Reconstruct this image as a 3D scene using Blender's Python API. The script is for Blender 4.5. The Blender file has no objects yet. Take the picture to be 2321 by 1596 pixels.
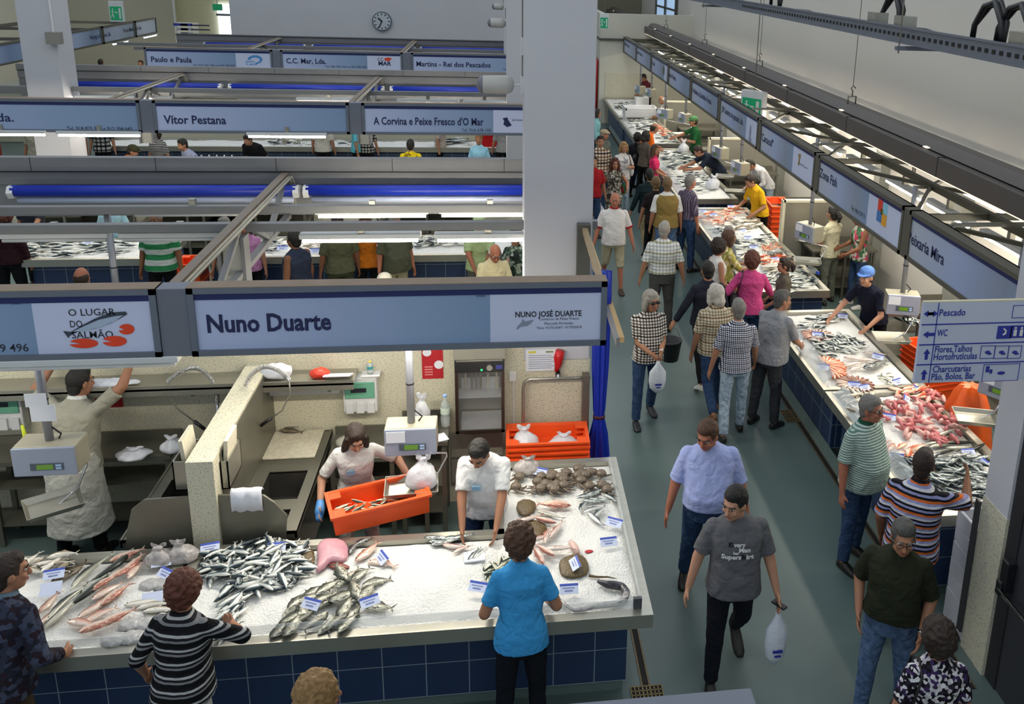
import bpy, math, random
import numpy as np
from mathutils import Vector, Matrix, Quaternion
SC = bpy.context.scene
COL = SC.collection
PI = math.pi
# ---------------------------------------------------------------- camera
IW, IH = 2321, 1596
FPX, CX, CY, HC = 2035.915, IW/2+280.6317, IH/2-314.2034, 5.35
YAW, PITCH, ROLL = 0.15559052, 0.26886507, 0.03598384
def _cam_rot(yaw, pitch, roll):
    cy, sy, cp, sp, cr, sr = math.cos(yaw), math.sin(yaw), math.cos(pitch), math.sin(pitch), math.cos(roll), math.sin(roll)
    A = np.array([[cy, -sy, 0], [sy, cy, 0], [0, 0, 1]]); B = np.array([[1, 0, 0], [0, 0, -1], [0, 1, 0]])
    P = np.array([[1, 0, 0], [0, cp, -sp], [0, sp, cp]]); Q = np.array([[cr, -sr, 0], [sr, cr, 0], [0, 0, 1]])
    return Q @ P @ B @ A
CM = _cam_rot(YAW, PITCH, ROLL)
cam_d = bpy.data.cameras.new('camera'); cam = bpy.data.objects.new('camera', cam_d); COL.objects.link(cam)
SC.camera = cam
cam_d.sensor_fit = 'HORIZONTAL'; cam_d.sensor_width = 36.0; cam_d.lens = 36.0*FPX/IW
cam_d.shift_x = -(CX-IW/2)/IW; cam_d.shift_y = (CY-IH/2)/IW
cam_d.clip_start = 0.05; cam_d.clip_end = 200
_m = Matrix(((CM[0][0], -CM[1][0], -CM[2][0]), (CM[0][1], -CM[1][1], -CM[2][1]), (CM[0][2], -CM[1][2], -CM[2][2]))).to_4x4()
_m.translation = (0, 0, HC); cam.matrix_world = _m
# ---------------------------------------------------------------- world, light, exposure
wd = bpy.data.worlds.new('world'); SC.world = wd; wd.use_nodes = True
wd.node_tree.nodes['Background'].inputs[0].default_value = (0.80, 0.90, 1.0, 1)
wd.node_tree.nodes['Background'].inputs[1].default_value = 0.50
SC.view_settings.view_transform = 'Standard'; SC.view_settings.look = 'None'
SC.view_settings.gamma = 1.0; SC.view_settings.exposure = 0.25; SC.view_settings.use_curve_mapping = False
def area_light(name, loc, size, energy, color=(1, 1, 1), rot=(0, 0, 0)):
    l = bpy.data.lights.new(name, 'AREA'); l.shape = 'RECTANGLE'; l.size, l.size_y = size; l.energy = energy; l.color = color
    o = bpy.data.objects.new(name, l); o.location = loc; o.rotation_euler = rot; COL.objects.link(o); return o
# added soft fill lights, unseen, high above the aisle and above the stall rows
area_light('fill_light_over_aisle', (2.4, 14, 9.5), (2.5, 34), 330, (0.90, 0.95, 1.0))
area_light('fill_light_over_stalls', (-6, 16, 9.5), (8, 26), 330, (0.90, 0.95, 1.0))
def ray(x, y): return CM.T @ np.array([x-CX, y-CY, FPX])
def Pz(x, y, z):
    w = ray(x, y); t = (z-HC)/w[2]; return Vector((w[0]*t, w[1]*t, z))
def PY(x, y, Y):
    w = ray(x, y); t = Y/w[1]; return Vector((w[0]*t, Y, HC+w[2]*t))
def PX(x, y, X):
    w = ray(x, y); t = X/w[0]; return Vector((X, w[1]*t, HC+w[2]*t))
# ---------------------------------------------------------------- materials
MATS = {}
def rgb(h):
    h = h.lstrip('#'); c = [int(h[i:i+2], 16)/255 for i in (0, 2, 4)]
    return tuple((v/12.92 if v <= .04045 else ((v+.055)/1.055)**2.4) for v in c)
def newmat(name):
    m = bpy.data.materials.new(name); m.use_nodes = True
    nt = m.node_tree; b = nt.nodes['Principled BSDF']
    return m, nt, b
def N(nt, t, **k):
    n = nt.nodes.new(t)
    for a, v in k.items():
        if a in n.inputs: n.inputs[a].default_value = v
        else: setattr(n, a, v)
    return n
def mat(name, col, rough=.6, metal=0., var=0.08, vs=6., bump=0., bs=40., emit=0., alpha=1., trans=0., spec=.5, stretch=None):
    key = name
    if key in MATS: return MATS[key]
    c = rgb(col) if isinstance(col, str) else col
    m, nt, b = newmat(name); L = nt.links
    b.inputs['Roughness'].default_value = rough; b.inputs['Metallic'].default_value = metal
    b.inputs['Specular IOR Level'].default_value = spec
    tc = N(nt, 'ShaderNodeTexCoord')
    src = tc.outputs['Object']
    if stretch:
        mp = N(nt, 'ShaderNodeMapping'); mp.inputs['Scale'].default_value = stretch; L.new(src, mp.inputs[0]); src = mp.outputs[0]
    if var > 0:
        no = N(nt, 'ShaderNodeTexNoise'); no.inputs['Scale'].default_value = vs; no.inputs['Detail'].default_value = 4
        L.new(src, no.inputs['Vector'])
        mx = N(nt, 'ShaderNodeMix', data_type='RGBA')
        mx.inputs[6].default_value = tuple(max(0, v*(1-var*1.6)) for v in c)+(1,); mx.inputs[7].default_value = tuple(min(1, v*(1+var*1.6)) for v in c)+(1,)
        L.new(no.outputs['Fac'], mx.inputs[0]); L.new(mx.outputs[2], b.inputs['Base Color'])
    else: b.inputs['Base Color'].default_value = c+(1,)
    if bump > 0:
        n2 = N(nt, 'ShaderNodeTexNoise'); n2.inputs['Scale'].default_value = bs; n2.inputs['Detail'].default_value = 3
        L.new(src, n2.inputs['Vector'])
        bp = N(nt, 'ShaderNodeBump'); bp.inputs['Strength'].default_value = bump; bp.inputs['Distance'].default_value = .02
        L.new(n2.outputs['Fac'], bp.inputs['Height']); L.new(bp.outputs[0], b.inputs['Normal'])
    if emit > 0:
        b.inputs['Emission Color'].default_value = c+(1,); b.inputs['Emission Strength'].default_value = emit
    if alpha < 1: b.inputs['Alpha'].default_value = alpha
    if trans > 0: b.inputs['Transmission Weight'].default_value = trans
    MATS[key] = m; return m
def ramp(nt, fac, stops, interp='CONSTANT'):
    r = N(nt, 'ShaderNodeValToRGB'); cr = r.color_ramp; cr.interpolation = interp
    while len(cr.elements) < len(stops): cr.elements.new(.5)
    for e, (p, c) in zip(cr.elements, stops):
        e.position = p; e.color = (rgb(c) if isinstance(c, str) else c)+(1,)
    nt.links.new(fac, r.inputs[0]); return r.outputs[0]
def axis_wave(nt, src, ax, period, off=0.):
    s = N(nt, 'ShaderNodeSeparateXYZ'); nt.links.new(src, s.inputs[0])
    m = N(nt, 'ShaderNodeMath', operation='MULTIPLY_ADD'); m.inputs[1].default_value = 1/period; m.inputs[2].default_value = off+50
    nt.links.new(s.outputs[ax], m.inputs[0])
    f = N(nt, 'ShaderNodeMath', operation='FRACT'); nt.links.new(m.outputs[0], f.inputs[0]); return f.outputs[0]
def mixc(nt, a, b, fac, blend='MIX'):
    x = N(nt, 'ShaderNodeMix', data_type='RGBA', blend_type=blend)
    for i, v in ((6, a), (7, b)):
        if isinstance(v, (str, tuple)): x.inputs[i].default_value = (rgb(v) if isinstance(v, str) else v)+(1,)
        else: nt.links.new(v, x.inputs[i])
    if isinstance(fac, (int, float)): x.inputs[0].default_value = fac
    else: nt.links.new(fac, x.inputs[0])
    return x.outputs[2]
def cloth(name, kind, cols, period=.06, rough=.85):
    """clothes: plain, h (horizontal stripes), v (vertical stripes), check, blotch"""
    if name in MATS: return MATS[name]
    m, nt, b = newmat(name); L = nt.links
    b.inputs['Roughness'].default_value = rough; b.inputs['Specular IOR Level'].default_value = .2
    tc = N(nt, 'ShaderNodeTexCoord'); src = tc.outputs['Object']
    n = len(cols)
    if kind == 'plain':
        c = rgb(cols[0]); out = None
        no = N(nt, 'ShaderNodeTexNoise'); no.inputs['Scale'].default_value = 9; L.new(src, no.inputs['Vector'])
        out = mixc(nt, tuple(v*.86 for v in c), tuple(min(1, v*1.12) for v in c), no.outputs['Fac'])
    elif kind in 'hv':
        out = ramp(nt, axis_wave(nt, src, 2 if kind == 'h' else 0, period), [(i/n, c) for i, c in enumerate(cols)])
    elif kind == 'check':
        a = ramp(nt, axis_wave(nt, src, 2, period), [(0, '#ffffff'), (.62, cols[1])])
        v = ramp(nt, axis_wave(nt, src, 0, period), [(0, '#ffffff'), (.62, cols[1])])
        y = ramp(nt, axis_wave(nt, src, 2, period*3, .3), [(0, '#ffffff'), (.86, cols[2] if n > 2 else cols[1])])
        out = mixc(nt, mixc(nt, a, v, 1., 'MULTIPLY'), y, 1., 'MULTIPLY'); out = mixc(nt, out, cols[0], 1., 'MULTIPLY')
    else:
        vo = N(nt, 'ShaderNodeTexVoronoi'); vo.inputs['Scale'].default_value = 1/period; L.new(src, vo.inputs['Vector'])
        sp = N(nt, 'ShaderNodeSeparateColor'); L.new(vo.outputs['Color'], sp.inputs[0])
        out = ramp(nt, sp.outputs[0], [(i/n, c) for i, c in enumerate(cols)])
    L.new(out, b.inputs['Base Color'])
    n2 = N(nt, 'ShaderNodeTexNoise'); n2.inputs['Scale'].default_value = 11; n2.inputs['Detail'].default_value = 2; n2.inputs['Distortion'].default_value = .6; L.new(src, n2.inputs['Vector'])
    bp = N(nt, 'ShaderNodeBump'); bp.inputs['Strength'].default_value = .55; bp.inputs['Distance'].default_value = .05
    L.new(n2.outputs['Fac'], bp.inputs['Height']); L.new(bp.outputs[0], b.inputs['Normal'])
    MATS[name] = m; return m
# ---------------------------------------------------------------- mesh builder
class MB:
    def __init__(s): s.v = []; s.f = []; s.mi = []; s.cur = 0
    def add(s, vs, fs):
        o = len(s.v); s.v += [tuple(v) for v in vs]
        for f in fs: s.f.append(tuple(i+o for i in f)); s.mi.append(s.cur)
        return s
    def hexa(s, p):  # 8 points: bottom 4 ccw, top 4
        return s.add(p, [(3, 2, 1, 0), (4, 5, 6, 7), (0, 1, 5, 4), (1, 2, 6, 5), (2, 3, 7, 6), (3, 0, 4, 7)])
    def box(s, x0, x1, y0, y1, z0, z1):
        return s.hexa([(x0, y0, z0), (x1, y0, z0), (x1, y1, z0), (x0, y1, z0), (x0, y0, z1), (x1, y0, z1), (x1, y1, z1), (x0, y1, z1)])
    def obox(s, c, size, rz=0., rx=0., ry=0.):
        R = Matrix.Rotation(rz, 3, 'Z') @ Matrix.Rotation(ry, 3, 'Y') @ Matrix.Rotation(rx, 3, 'X'); c = Vector(c); a, b, d = (q/2 for q in size)
        return s.hexa([c+R@Vector(q) for q in ((-a, -b, -d), (a, -b, -d), (a, b, -d), (-a, b, -d), (-a, -b, d), (a, -b, d), (a, b, d), (-a, b, d))])
    def bar(s, p, q, w, h):  # rectangular bar between two points
        p, q = Vector(p), Vector(q); d = (q-p).normalized(); up = Vector((0, 0, 1))
        if abs(d.z) > .95: up = Vector((0, 1, 0))
        r = d.cross(up).normalized()*(w/2); u = r.cross(d).normalized()*(h/2)
        return s.hexa([p-r-u, p+r-u, q+r-u, q-r-u, p-r+u, p+r+u, q+r+u, q-r+u])
    def tube(s, pts, r, n=8, cap=True):
        pts = [Vector(p) for p in pts]; rs = r if isinstance(r, (list, tuple)) else [r]*len(pts)
        rings = []; prev = None
        for i, p in enumerate(pts):
            d = (pts[min(i+1, len(pts)-1)]-pts[max(i-1, 0)]).normalized()
            if prev is None:
                a = Vector((0, 0, 1)) if abs(d.z) < .9 else Vector((1, 0, 0)); u = d.cross(a).normalized()
            else:
                u = (prev-d*prev.dot(d)); u = u.normalized() if u.length > 1e-6 else d.orthogonal().normalized()
            prev = u; w = d.cross(u)
            rings.append([p+(u*math.cos(2*PI*k/n)+w*math.sin(2*PI*k/n))*rs[i] for k in range(n)])
        return s.loft(rings, cap)
    def loft(s, rings, cap=True, close=True):
        n = len(rings[0]); vs = [v for r in rings for v in r]; fs = []
        for i in range(len(rings)-1):
            for k in range(n if close else n-1):
                a = i*n+k; b = i*n+(k+1) % n; fs.append((a, b, b+n, a+n))
        if cap: fs.append(tuple(range(n-1, -1, -1))); fs.append(tuple((len(rings)-1)*n+k for k in range(n)))
        return s.add(vs, fs)
    def cyl(s, p, q, r, n=16, r2=None): return s.tube([p, q], [r, r if r2 is None else r2], n)
    def ball(s, c, r, n=12, m=8, R=None):
        if isinstance(r, (int, float)): r = (r, r, r)
        c = Vector(c); rings = []
        for j in range(1, m):
            t = PI*j/m
            ring = []
            for k in range(n):
                q = Vector((math.sin(t)*math.cos(2*PI*k/n)*r[0], math.sin(t)*math.sin(2*PI*k/n)*r[1], -math.cos(t)*r[2]))
                ring.append(c+(R@q if R else q))
            rings.append(ring)
        z = Vector((0, 0, r[2])); z = R@z if R else z
        o = len(s.v); s.loft(rings, cap=False); e = len(s.v)
        s.v += [tuple(c-z), tuple(c+z)]
        for k in range(n):
            s.f.append((o+(k+1) % n, o+k, e)); s.mi.append(s.cur)
            a = o+(m-2)*n; s.f.append((a+k, a+(k+1) % n, e+1)); s.mi.append(s.cur)
        return s
    def prism(s, poly, z0, z1):  # polygon in xy
        n = len(poly); return s.loft([[(x, y, z0) for x, y in poly], [(x, y, z1) for x, y in poly]])
    def quad(s, a, b, c, d): return s.add([a, b, c, d], [(0, 1, 2, 3)])
    def slab(s, a, b, c, d, t):  # thin plate from four points, thickness along normal
        a, b, c, d = map(Vector, (a, b, c, d)); n = (b-a).cross(d-a).normalized()*t
        return s.hexa([a-n, b-n, c-n, d-n, a, b, c, d])
    def build(s, name, m=None, parent=None, smooth=False, loc=None, bevel=0., remesh=0., sm=0, disp=None, wloc=None):
        me = bpy.data.meshes.new(name)
        off = Vector((0, 0, 0))
        if parent is not None:
            r = parent
            while r is not None: off += r.location if not r.get('_rot') else Vector((0, 0, 0)); r = r.parent
        if wloc is not None: off = off+Vector(wloc); loc = wloc
        me.from_pydata([tuple(Vector(v)-off) for v in s.v], [], s.f)
        ms = m if isinstance(m, (list, tuple)) else [m]
        for q in ms: me.materials.append(q)
        if len(ms) > 1: me.polygons.foreach_set('material_index', s.mi)
        if smooth: me.polygons.foreach_set('use_smooth', [True]*len(me.polygons))
        me.update()
        o = bpy.data.objects.new(name, me); COL.objects.link(o)
        if loc is not None: o.location = loc
        if parent is not None: o.parent = parent
        if bevel > 0:
            md = o.modifiers.new('b', 'BEVEL'); md.width = bevel; md.segments = 2; md.limit_method = 'ANGLE'
        if remesh > 0:
            md = o.modifiers.new('r', 'REMESH'); md.mode = 'VOXEL'; md.voxel_size = remesh; md.use_smooth_shade = True
            if sm: md = o.modifiers.new('s', 'SMOOTH'); md.factor = .5; md.iterations = sm
        if disp:
            t = bpy.data.textures.get('dt%g' % disp[1]) or bpy.data.textures.new('dt%g' % disp[1], 'CLOUDS'); t.noise_scale = disp[1]; t.noise_depth = 1
            md = o.modifiers.new('d', 'DISPLACE'); md.texture = t; md.strength = disp[0]; md.mid_level = .5; md.texture_coords = 'LOCAL'
        return o
def tag(o, label=None, cat=None, group=None, kind=None):
    if label: o['label'] = label
    if cat: o['category'] = cat
    if group: o['group'] = group
    if kind: o['kind'] = kind
    return o
def thing(name, label, cat, loc=(0, 0, 0), group=None, rz=0.):
    o = bpy.data.objects.new(name, None); COL.objects.link(o); o.location = loc; o.rotation_euler = (0, 0, rz); o.empty_display_size = .05
    if rz: o['_rot'] = 1
    return tag(o, label, cat, group)
def copy_tree(o, parent=None):
    c = o.copy(); COL.objects.link(c)
    if parent is not None: c.parent = parent
    for ch in o.children:
        copy_tree(ch, c)
    return c
ORD = ['first', 'second', 'third', 'fourth', 'fifth', 'sixth', 'seventh', 'eighth', 'ninth', 'tenth', 'eleventh', 'twelfth', 'thirteenth', 'fourteenth', 'fifteenth', 'sixteenth']
TEXTS = []
def text(s, parent, p0, right, up, w=None, h=.1, m=None, bold=0., name='lettering', out=.003, wrap=None):
    """lettering fixed on a surface: p0 lower left corner, right / up unit vectors, total width w and cap height h"""
    cu = bpy.data.curves.new('t', 'FONT'); cu.body = s; cu.offset = bold; cu.extrude = 0.; cu.resolution_u = 2
    o = bpy.data.objects.new(name, cu); COL.objects.link(o)
    TEXTS.append((o, parent, Vector(p0), Vector(right), Vector(up), w, h, m, out, wrap)); return o
def finish_texts():
    bpy.context.view_layer.update(); dg = bpy.context.evaluated_depsgraph_get()
    for o, parent, p0, rt, up, w, h, m, out, wrap in TEXTS:
        me = bpy.data.meshes.new_from_object(o.evaluated_get(dg)); n = rt.cross(up).normalized()
        co = np.array([v.co[:] for v in me.vertices]) if len(me.vertices) else np.zeros((0, 3))
        if not len(co): bpy.data.objects.remove(o); continue
        x0, x1 = co[:, 0].min(), co[:, 0].max(); k = h/.70; kx = (w/(x1-x0)) if w else k
        off = Vector((0, 0, 0)); r = parent
        while r is not None: off += r.location if not r.get('_rot') else Vector((0, 0, 0)); r = r.parent
        for v in me.vertices:
            v.co = p0+rt*((v.co.x-x0)*kx)+up*(v.co.y*k)+n*out-off
            if wrap: ww, d_, f_ = wrap; v.co.y = f_+d_*max(0, 1-abs(v.co.x/ww)**2.5)**.4
        me.materials.clear(); me.materials.append(m); nm = o.name.split('.')[0]
        bpy.data.objects.remove(o)
        q = bpy.data.objects.new(nm, me); COL.objects.link(q); q.parent = parent
def struct(name, mb, m, **k):
    o = mb.build(name, m, **k); o['kind'] = 'structure'; return o
# common materials
steel = mat('brushed_steel', '#a9a79c', .34, .75, .10, 3., stretch=(1, 12, 1), bump=.03)
steel_dark = mat('dull_steel', '#7d7b70', .42, .7, .12, 3.)
chrome = mat('chrome', '#d8d8d8', .12, 1., .0)
grey_paint = mat('grey_paint', '#6f7480', .55, .1, .05)
grey_beam = mat('grey_beam_paint', '#77787a', .5, .1, .06)
dark_beam = mat('dark_beam_paint', '#57564f', .5, .1, .06)
white_paint = mat('white_wall_paint', '#c3c3c8', .8, 0, .03, 1.5, bump=.03, bs=60)
cream_paint = mat('cream_wall_paint', '#cfcdbf', .8, 0, .03, 1.2, bump=.02)
black_pl = mat('black_plastic', '#15151a', .45, 0, .1)
white_pl = mat('white_plastic', '#d9dadb', .45, 0, .04)
paper = mat('white_paper', '#dfe2ea', .8, 0, .03)
bagm = mat('translucent_bag_plastic', '#e6e8ee', .35, 0, .08, 14., bump=.4, bs=18., trans=.25)
orange_pl = mat('orange_crate_plastic', '#f0561c', .5, 0, .10, 5.)
blue_tarp = mat('blue_tarpaulin', '#1430a8', .35, 0, .12, 2.)
navy_ink = mat('navy_print', '#1b2450', .6, 0, 0)
black_ink = mat('dark_print', '#22252f', .6, 0, 0)
tube_on = mat('lit_fluorescent_tube', '#fff4e0', .4, 0, 0, emit=44.)
tube_off = mat('white_enamel', '#cfd2d2', .35, 0, .03)
glass = mat('clear_glass', '#e6efec', .05, 0, 0, alpha=.25, spec=.8)
# ================================================================ people
SKIN = {'tan': '#a3745a', 'fair': '#b98a70', 'dark': '#7f543c', 'red': '#a86c55'}
def skin_mat(k): return mat('skin_'+k, SKIN[k], .55, 0, .07, 12., spec=.3)
def hair_mat(k):
    c = dict(black='#16130f', dark='#2a1d15', brown='#4d3322', auburn='#572b1c', blond='#8f6f45', darkblond='#6b5335', grey='#77736d', white='#b9b3a8', greywhite='#9b968c', salt='#4c4a47')[k]
    return mat('hair_'+k, c, .65, 0, .28, 38., bump=.6, bs=70., stretch=(1, 1, .35))
def capsule(m, p, q, r0, r1=None, n=10, flat=False):
    r1 = r0 if r1 is None else r1
    m.tube([p, q], [r0, r1], n)
    m.ball(p, r0*.995, n, 6)
    if not flat: m.ball(q, r1*.995, n, 6)
def ringpts(c, R, w, d, n=18, e=.85):
    out = []
    for k in range(n):
        a = 2*PI*k/n; x, y = math.cos(a), math.sin(a)
        out.append(c+R@Vector((math.copysign(abs(x)**e, x)*w, math.copysign(abs(y)**e, y)*d, 0)))
    return out
def ik(s, h, l1, l2, hint):
    d = h-s; L = d.length
    if L > (l1+l2)*.995: h = s+d*((l1+l2)*.995/L); d = h-s; L = d.length
    a = (l1*l1-l2*l2+L*L)/(2*L); k = math.sqrt(max(0, l1*l1-a*a)); u = d/L
    n = hint-u*hint.dot(u); n = n.normalized() if n.length > 1e-5 else Vector((0, -1, 0))
    return s+u*a+n*k, h
def person(label, head=None, at=None, h=1.72, face=0., z=0., fem=False, lean=0., side=0., look=0., nod=0., tilt=0., arms=None, legs=None, build=1., belly=0.,
           skin='tan', hair=('short', 'dark'), top=('shirt', None), sleeve=.45, bottom=('trousers', None), shoes='#1d1a18', extras=(), det=1, group=None):
    """face: 0 looks away from the camera (+Y), 90 to the right (+X), 180 towards the camera. Local frame: +y forward, +x the person's right."""
    s = h/1.75; V = Vector; arms = arms or {}; legs = legs or {}
    ph = math.radians(lean); sd = math.radians(side)
    # ---- skeleton
    leg = {}
    for sg, key in ((1, 'R'), (-1, 'L')):
        a, b = [math.radians(x) for x in legs.get(key, (3*sg, 4))[:2]]; sp = legs.get(key, (0, 0, 0))[2] if len(legs.get(key, ())) > 2 else 0
        hip = V((sg*.088, 0, .92)); ux = V((sg*.03+sg*sp, 0, 0))
        kn = hip+V((0, math.sin(a), -math.cos(a)))*.43+ux; an = kn+V((0, math.sin(a-b), -math.cos(a-b)))*.42+ux*.6
        leg[key] = [hip, kn, an]
    dz = .075-min(leg['R'][2].z, leg['L'][2].z)
    for k in leg: leg[k] = [p+V((0, 0, dz)) for p in leg[k]]
    pel = V((0, 0, .92+dz))
    def upv(a, b): return V((math.sin(b), math.sin(a)*math.cos(b), math.cos(a)*math.cos(b)))
    u1, u2 = upv(ph*.65, sd*.6), upv(ph, sd)
    def frame(u): f = V((0, 1, 0))-u*u.y; f.normalize(); r = f.cross(u); return Matrix((r, f, u)).transposed()
    R0, R1, R2 = frame(V((0, 0, 1))), frame(u1), frame(u2)
    waist = pel+u1*.17; chest = waist+u2*.17; shc = chest+u2*.155; nb = shc+u2*.055
    sw = (.148 if fem else .166)*build**.5
    sh = {'R': shc+R2@V((sw, -.01, -.038)), 'L': shc+R2@V((-sw, -.01, -.038))}
    hy, hp = math.radians(look), math.radians(nod)
    Rh = (frame(upv(ph*.55, sd*.4)) @ Matrix.Rotation(-hy, 3, 'Z') @ Matrix.Rotation(-hp, 3, 'X') @ Matrix.Rotation(math.radians(tilt), 3, 'Y'))
    hc = nb+Rh@V((0, .035, .138))
    arm = {}
    for sg, k in ((1, 'R'), (-1, 'L')):
        tgt = arms.get(k, (sg*.30, .03, .72))
        hint = V((sg*.5, -1, -.25))
        if len(tgt) > 3: hint = V(tgt[3:6])
        el, wr = ik(sh[k], V(tgt[:3]), .285, .25, hint); arm[k] = [sh[k], el, wr]
    # ---- placement
    th = math.radians(face)
    Rw = Matrix.Rotation(-th, 3, 'Z')
    topz = z+(hc+Rh@V((0, -.01, .125))).z*s
    if head is not None:
        P = Pz(head[0], head[1], topz); off = Rw@(hc*s); loc = V((P.x-off.x, P.y-off.y, z))
    else: loc = V((at[0], at[1], z))
    vox = (.0085, .011, .016)[det-1] if det > 0 else .0065
    nn = 12 if det < 2 else 9
    bw = build
    # ---- body: one continuous surface
    m = MB()
    m.loft([ringpts(c, R, w*bw, d*bw) for c, R, w, d in ((pel-V((0, 0, .09)), R0, .10, .08), (pel, R0, .145, .105), (waist, R1, .115, .085), (chest, R2, .13, .09), (shc-u2*.02, R2, .12, .07), (nb, R2, .06, .055))])
    for k in 'RL':
        a = arm[k]; capsule(m, a[0], a[1], .047*bw, .040*bw, nn); capsule(m, a[1], a[2], .041*bw, .026, nn)
        lg = leg[k]; capsule(m, lg[0], lg[1], .075*bw, .052, nn); capsule(m, lg[1], lg[2], .052, .035, nn)
        d = (a[2]-a[1]).normalized()
        tw = V(arms.get(k+'p', (0, 0, 0))); inn = V((-1 if k == 'R' else 1, .15, 0)) if tw.length == 0 else tw
        pn = inn-d*inn.dot(d); pn.normalize()              # palm normal
        sdv = d.cross(pn)*(1 if k == 'R' else -1)         # towards the thumb
        if sdv.y < 0 and tw.length == 0: sdv = -sdv
        hd = arms.get(k+'d'); dh = (d*.7+V(hd)).normalized() if hd else d
        w = a[2]; pc = w+dh*.045
        m.loft([ringpts(w+dh*.0-d*.01, Matrix((sdv, pn, dh)).transposed(), .027, .020, 10), ringpts(w+dh*.05, Matrix((sdv, pn, dh)).transposed(), .040, .016, 10), ringpts(w+dh*.092, Matrix((sdv, pn, dh)).transposed(), .038, .013, 10)])
        if det <= 2:
            cr = arms.get(k+'c', .35)
            for i, (o, L) in enumerate(((.030, .070), (.0105, .078), (-.009, .072), (-.028, .056))):
                b0 = w+dh*.082+sdv*o; sp = sdv*(o*.28)
                d1 = (dh+pn*cr*.5+sp).normalized(); d2 = (dh+pn*cr*1.8+sp).normalized(); d3 = (dh+pn*cr*3.2+sp).normalized()
                p1 = b0+d1*L*.45; p2 = p1+d2*L*.32; p3 = p2+d3*L*.25
                m.tube([b0, p1, p2, p3], [.0095, .009, .0082, .0068], 7); m.ball(p3, .0066, 6, 4)
            b0 = w+dh*.025+sdv*.026; p1 = b0+(dh*.6+sdv*.75+pn*.3).normalized()*.034; p2 = p1+(dh*.9+sdv*.35+pn*.35).normalized()*.028
            m.tube([b0, p1, p2], [.013, .011, .008], 7); m.ball(p2, .008, 6, 4)
    capsule(m, nb-u2*.03, hc+Rh@V((0, -.012, -.06)), .055, .051, nn)
    HS = 1.06; Rh = Rh*HS; H = lambda x, y, zz: hc+Rh@V((x, y, zz))
    m.ball(H(0, -.012, .018), (.073, .092, .105), 16, 10, Rh); m.ball(H(0, .028, -.05), (.056, .060, .070), 12, 8, Rh); m.ball(H(0, .055, -.092), (.028, .026, .020), 10, 6, Rh)
    m.tube([H(0, .085, .008), H(0, .104, -.030)], [.009, .014], 8); m.ball(H(0, .101, -.032), (.017, .015, .012), 8, 6, Rh)
    m.ball(H(0, .078, .030), (.046, .014, .010), 10, 6, Rh); m.ball(H(0, .079, -.066), (.024, .012, .011), 8, 6, Rh)
    for q in (1, -1): m.ball(H(q*.076, -.004, -.012), (.010, .020, .032), 8, 6, Rh); m.ball(H(q*.038, .068, -.03), (.020, .016, .018), 8, 6, Rh)
    root = m_scaled(m, s).build('person', skin_mat(skin), remesh=vox, sm=2)
    root.location = loc; root.rotation_euler = (0, 0, -th); root['_rot'] = 1
    tag(root, label, 'person', group)
    def part(mm, name, mt, vx=None, smn=3, disp=None, smooth=True, **k):
        o = m_scaled(mm, s).build(name, mt, remesh=vx or 0, sm=smn if vx else 0, disp=disp, smooth=smooth, **k); o.parent = root; return o
    # ---- eyes and mouth
    if det <= 2:
        for q in (1, -1):
            e = MB().ball(H(q*.031, .074, .006), (.014, .011, .008), 10, 6, Rh); e = part(e, 'eye', mat('eye_white', '#b8aca0', .3, 0, 0))
            i = MB().ball(H(q*.031, .083, .006), (.007, .005, .007), 8, 6, Rh); part(i, 'iris', mat('eye_iris', '#1c120c', .2, 0, 0)).parent = e
            part(MB().tube([H(q*.014, .091, .026), H(q*.034, .089, .031), H(q*.052, .073, .025)], .0042, 6), 'eyebrow', hair_mat('dark' if hair[1] in ('black', 'dark', 'brown', 'auburn') else 'grey'))
        part(MB().ball(H(0, .086, -.062), (.024, .008, .006), 10, 6, Rh), 'mouth', mat('lips', '#8a4038', .5, 0, 0))
    # ---- hair
    st, hcx = hair[:2]
    hm = MB(); hmat = hair_mat(hcx) if hcx else None; dsp = (.008, .02); hv = .009 if det < 2 else .013
    if st in ('short', 'bob', 'long', 'pony', 'curly', 'tall'):
        k = {'short': 1., 'tall': 1.06, 'bob': 1.10, 'long': 1.09, 'pony': 1.03, 'curly': 1.30}[st]
        hm.ball(H(0, -.022, .028), (.083*k, .092*k, .098*k), 16, 10, Rh); hm.ball(H(0, .022, .078), (.062*k, .055, .050*k), 12, 8, Rh)
        hm.ball(H(0, -.050, -.035), (.066*k, .052*k, .072), 12, 8, Rh)
        if st == 'bob' or st == 'long':
            zz = -.12 if st == 'bob' else -.23
            for q in (1, -1):
                hm.tube([H(q*.062, .03, .06), H(q*.082, .012, -.02), H(q*.085, -.005, zz*.7), H(q*.075, -.015, zz)], [.030, .032, .036, .022], 10)
            hm.tube([H(0, -.06, 0), H(0, -.085, zz*.6), H(0, -.085, zz)], [.07, .075, .05], 12)
            dsp = (.012, .03)
        if st == 'pony':
            hm.ball(H(0, -.115, .02), (.04, .04, .04), 10, 6); hm.tube([H(0, -.12, .03), H(0, -.16, -.02), H(0, -.15, -.12)], [.035, .045, .02], 10); dsp = (.02, .03)
        if st == 'curly': dsp = (.035, .028)
    elif st == 'ring':
        hm.ball(H(0, -.026, .002), (.086, .086, .080), 16, 10, Rh); hm.ball(H(0, -.055, -.04), (.062, .045, .06), 12, 8, Rh)
    elif st in ('cap', 'flatcap'):
        hm.ball(H(0, -.035, -.01), (.083, .080, .075), 16, 10, Rh); hm.ball(H(0, -.05, -.04), (.064, .045, .06), 12, 8, Rh)
    if st != 'bald': part(hm, 'hair', hmat, hv, 2, dsp)
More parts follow.
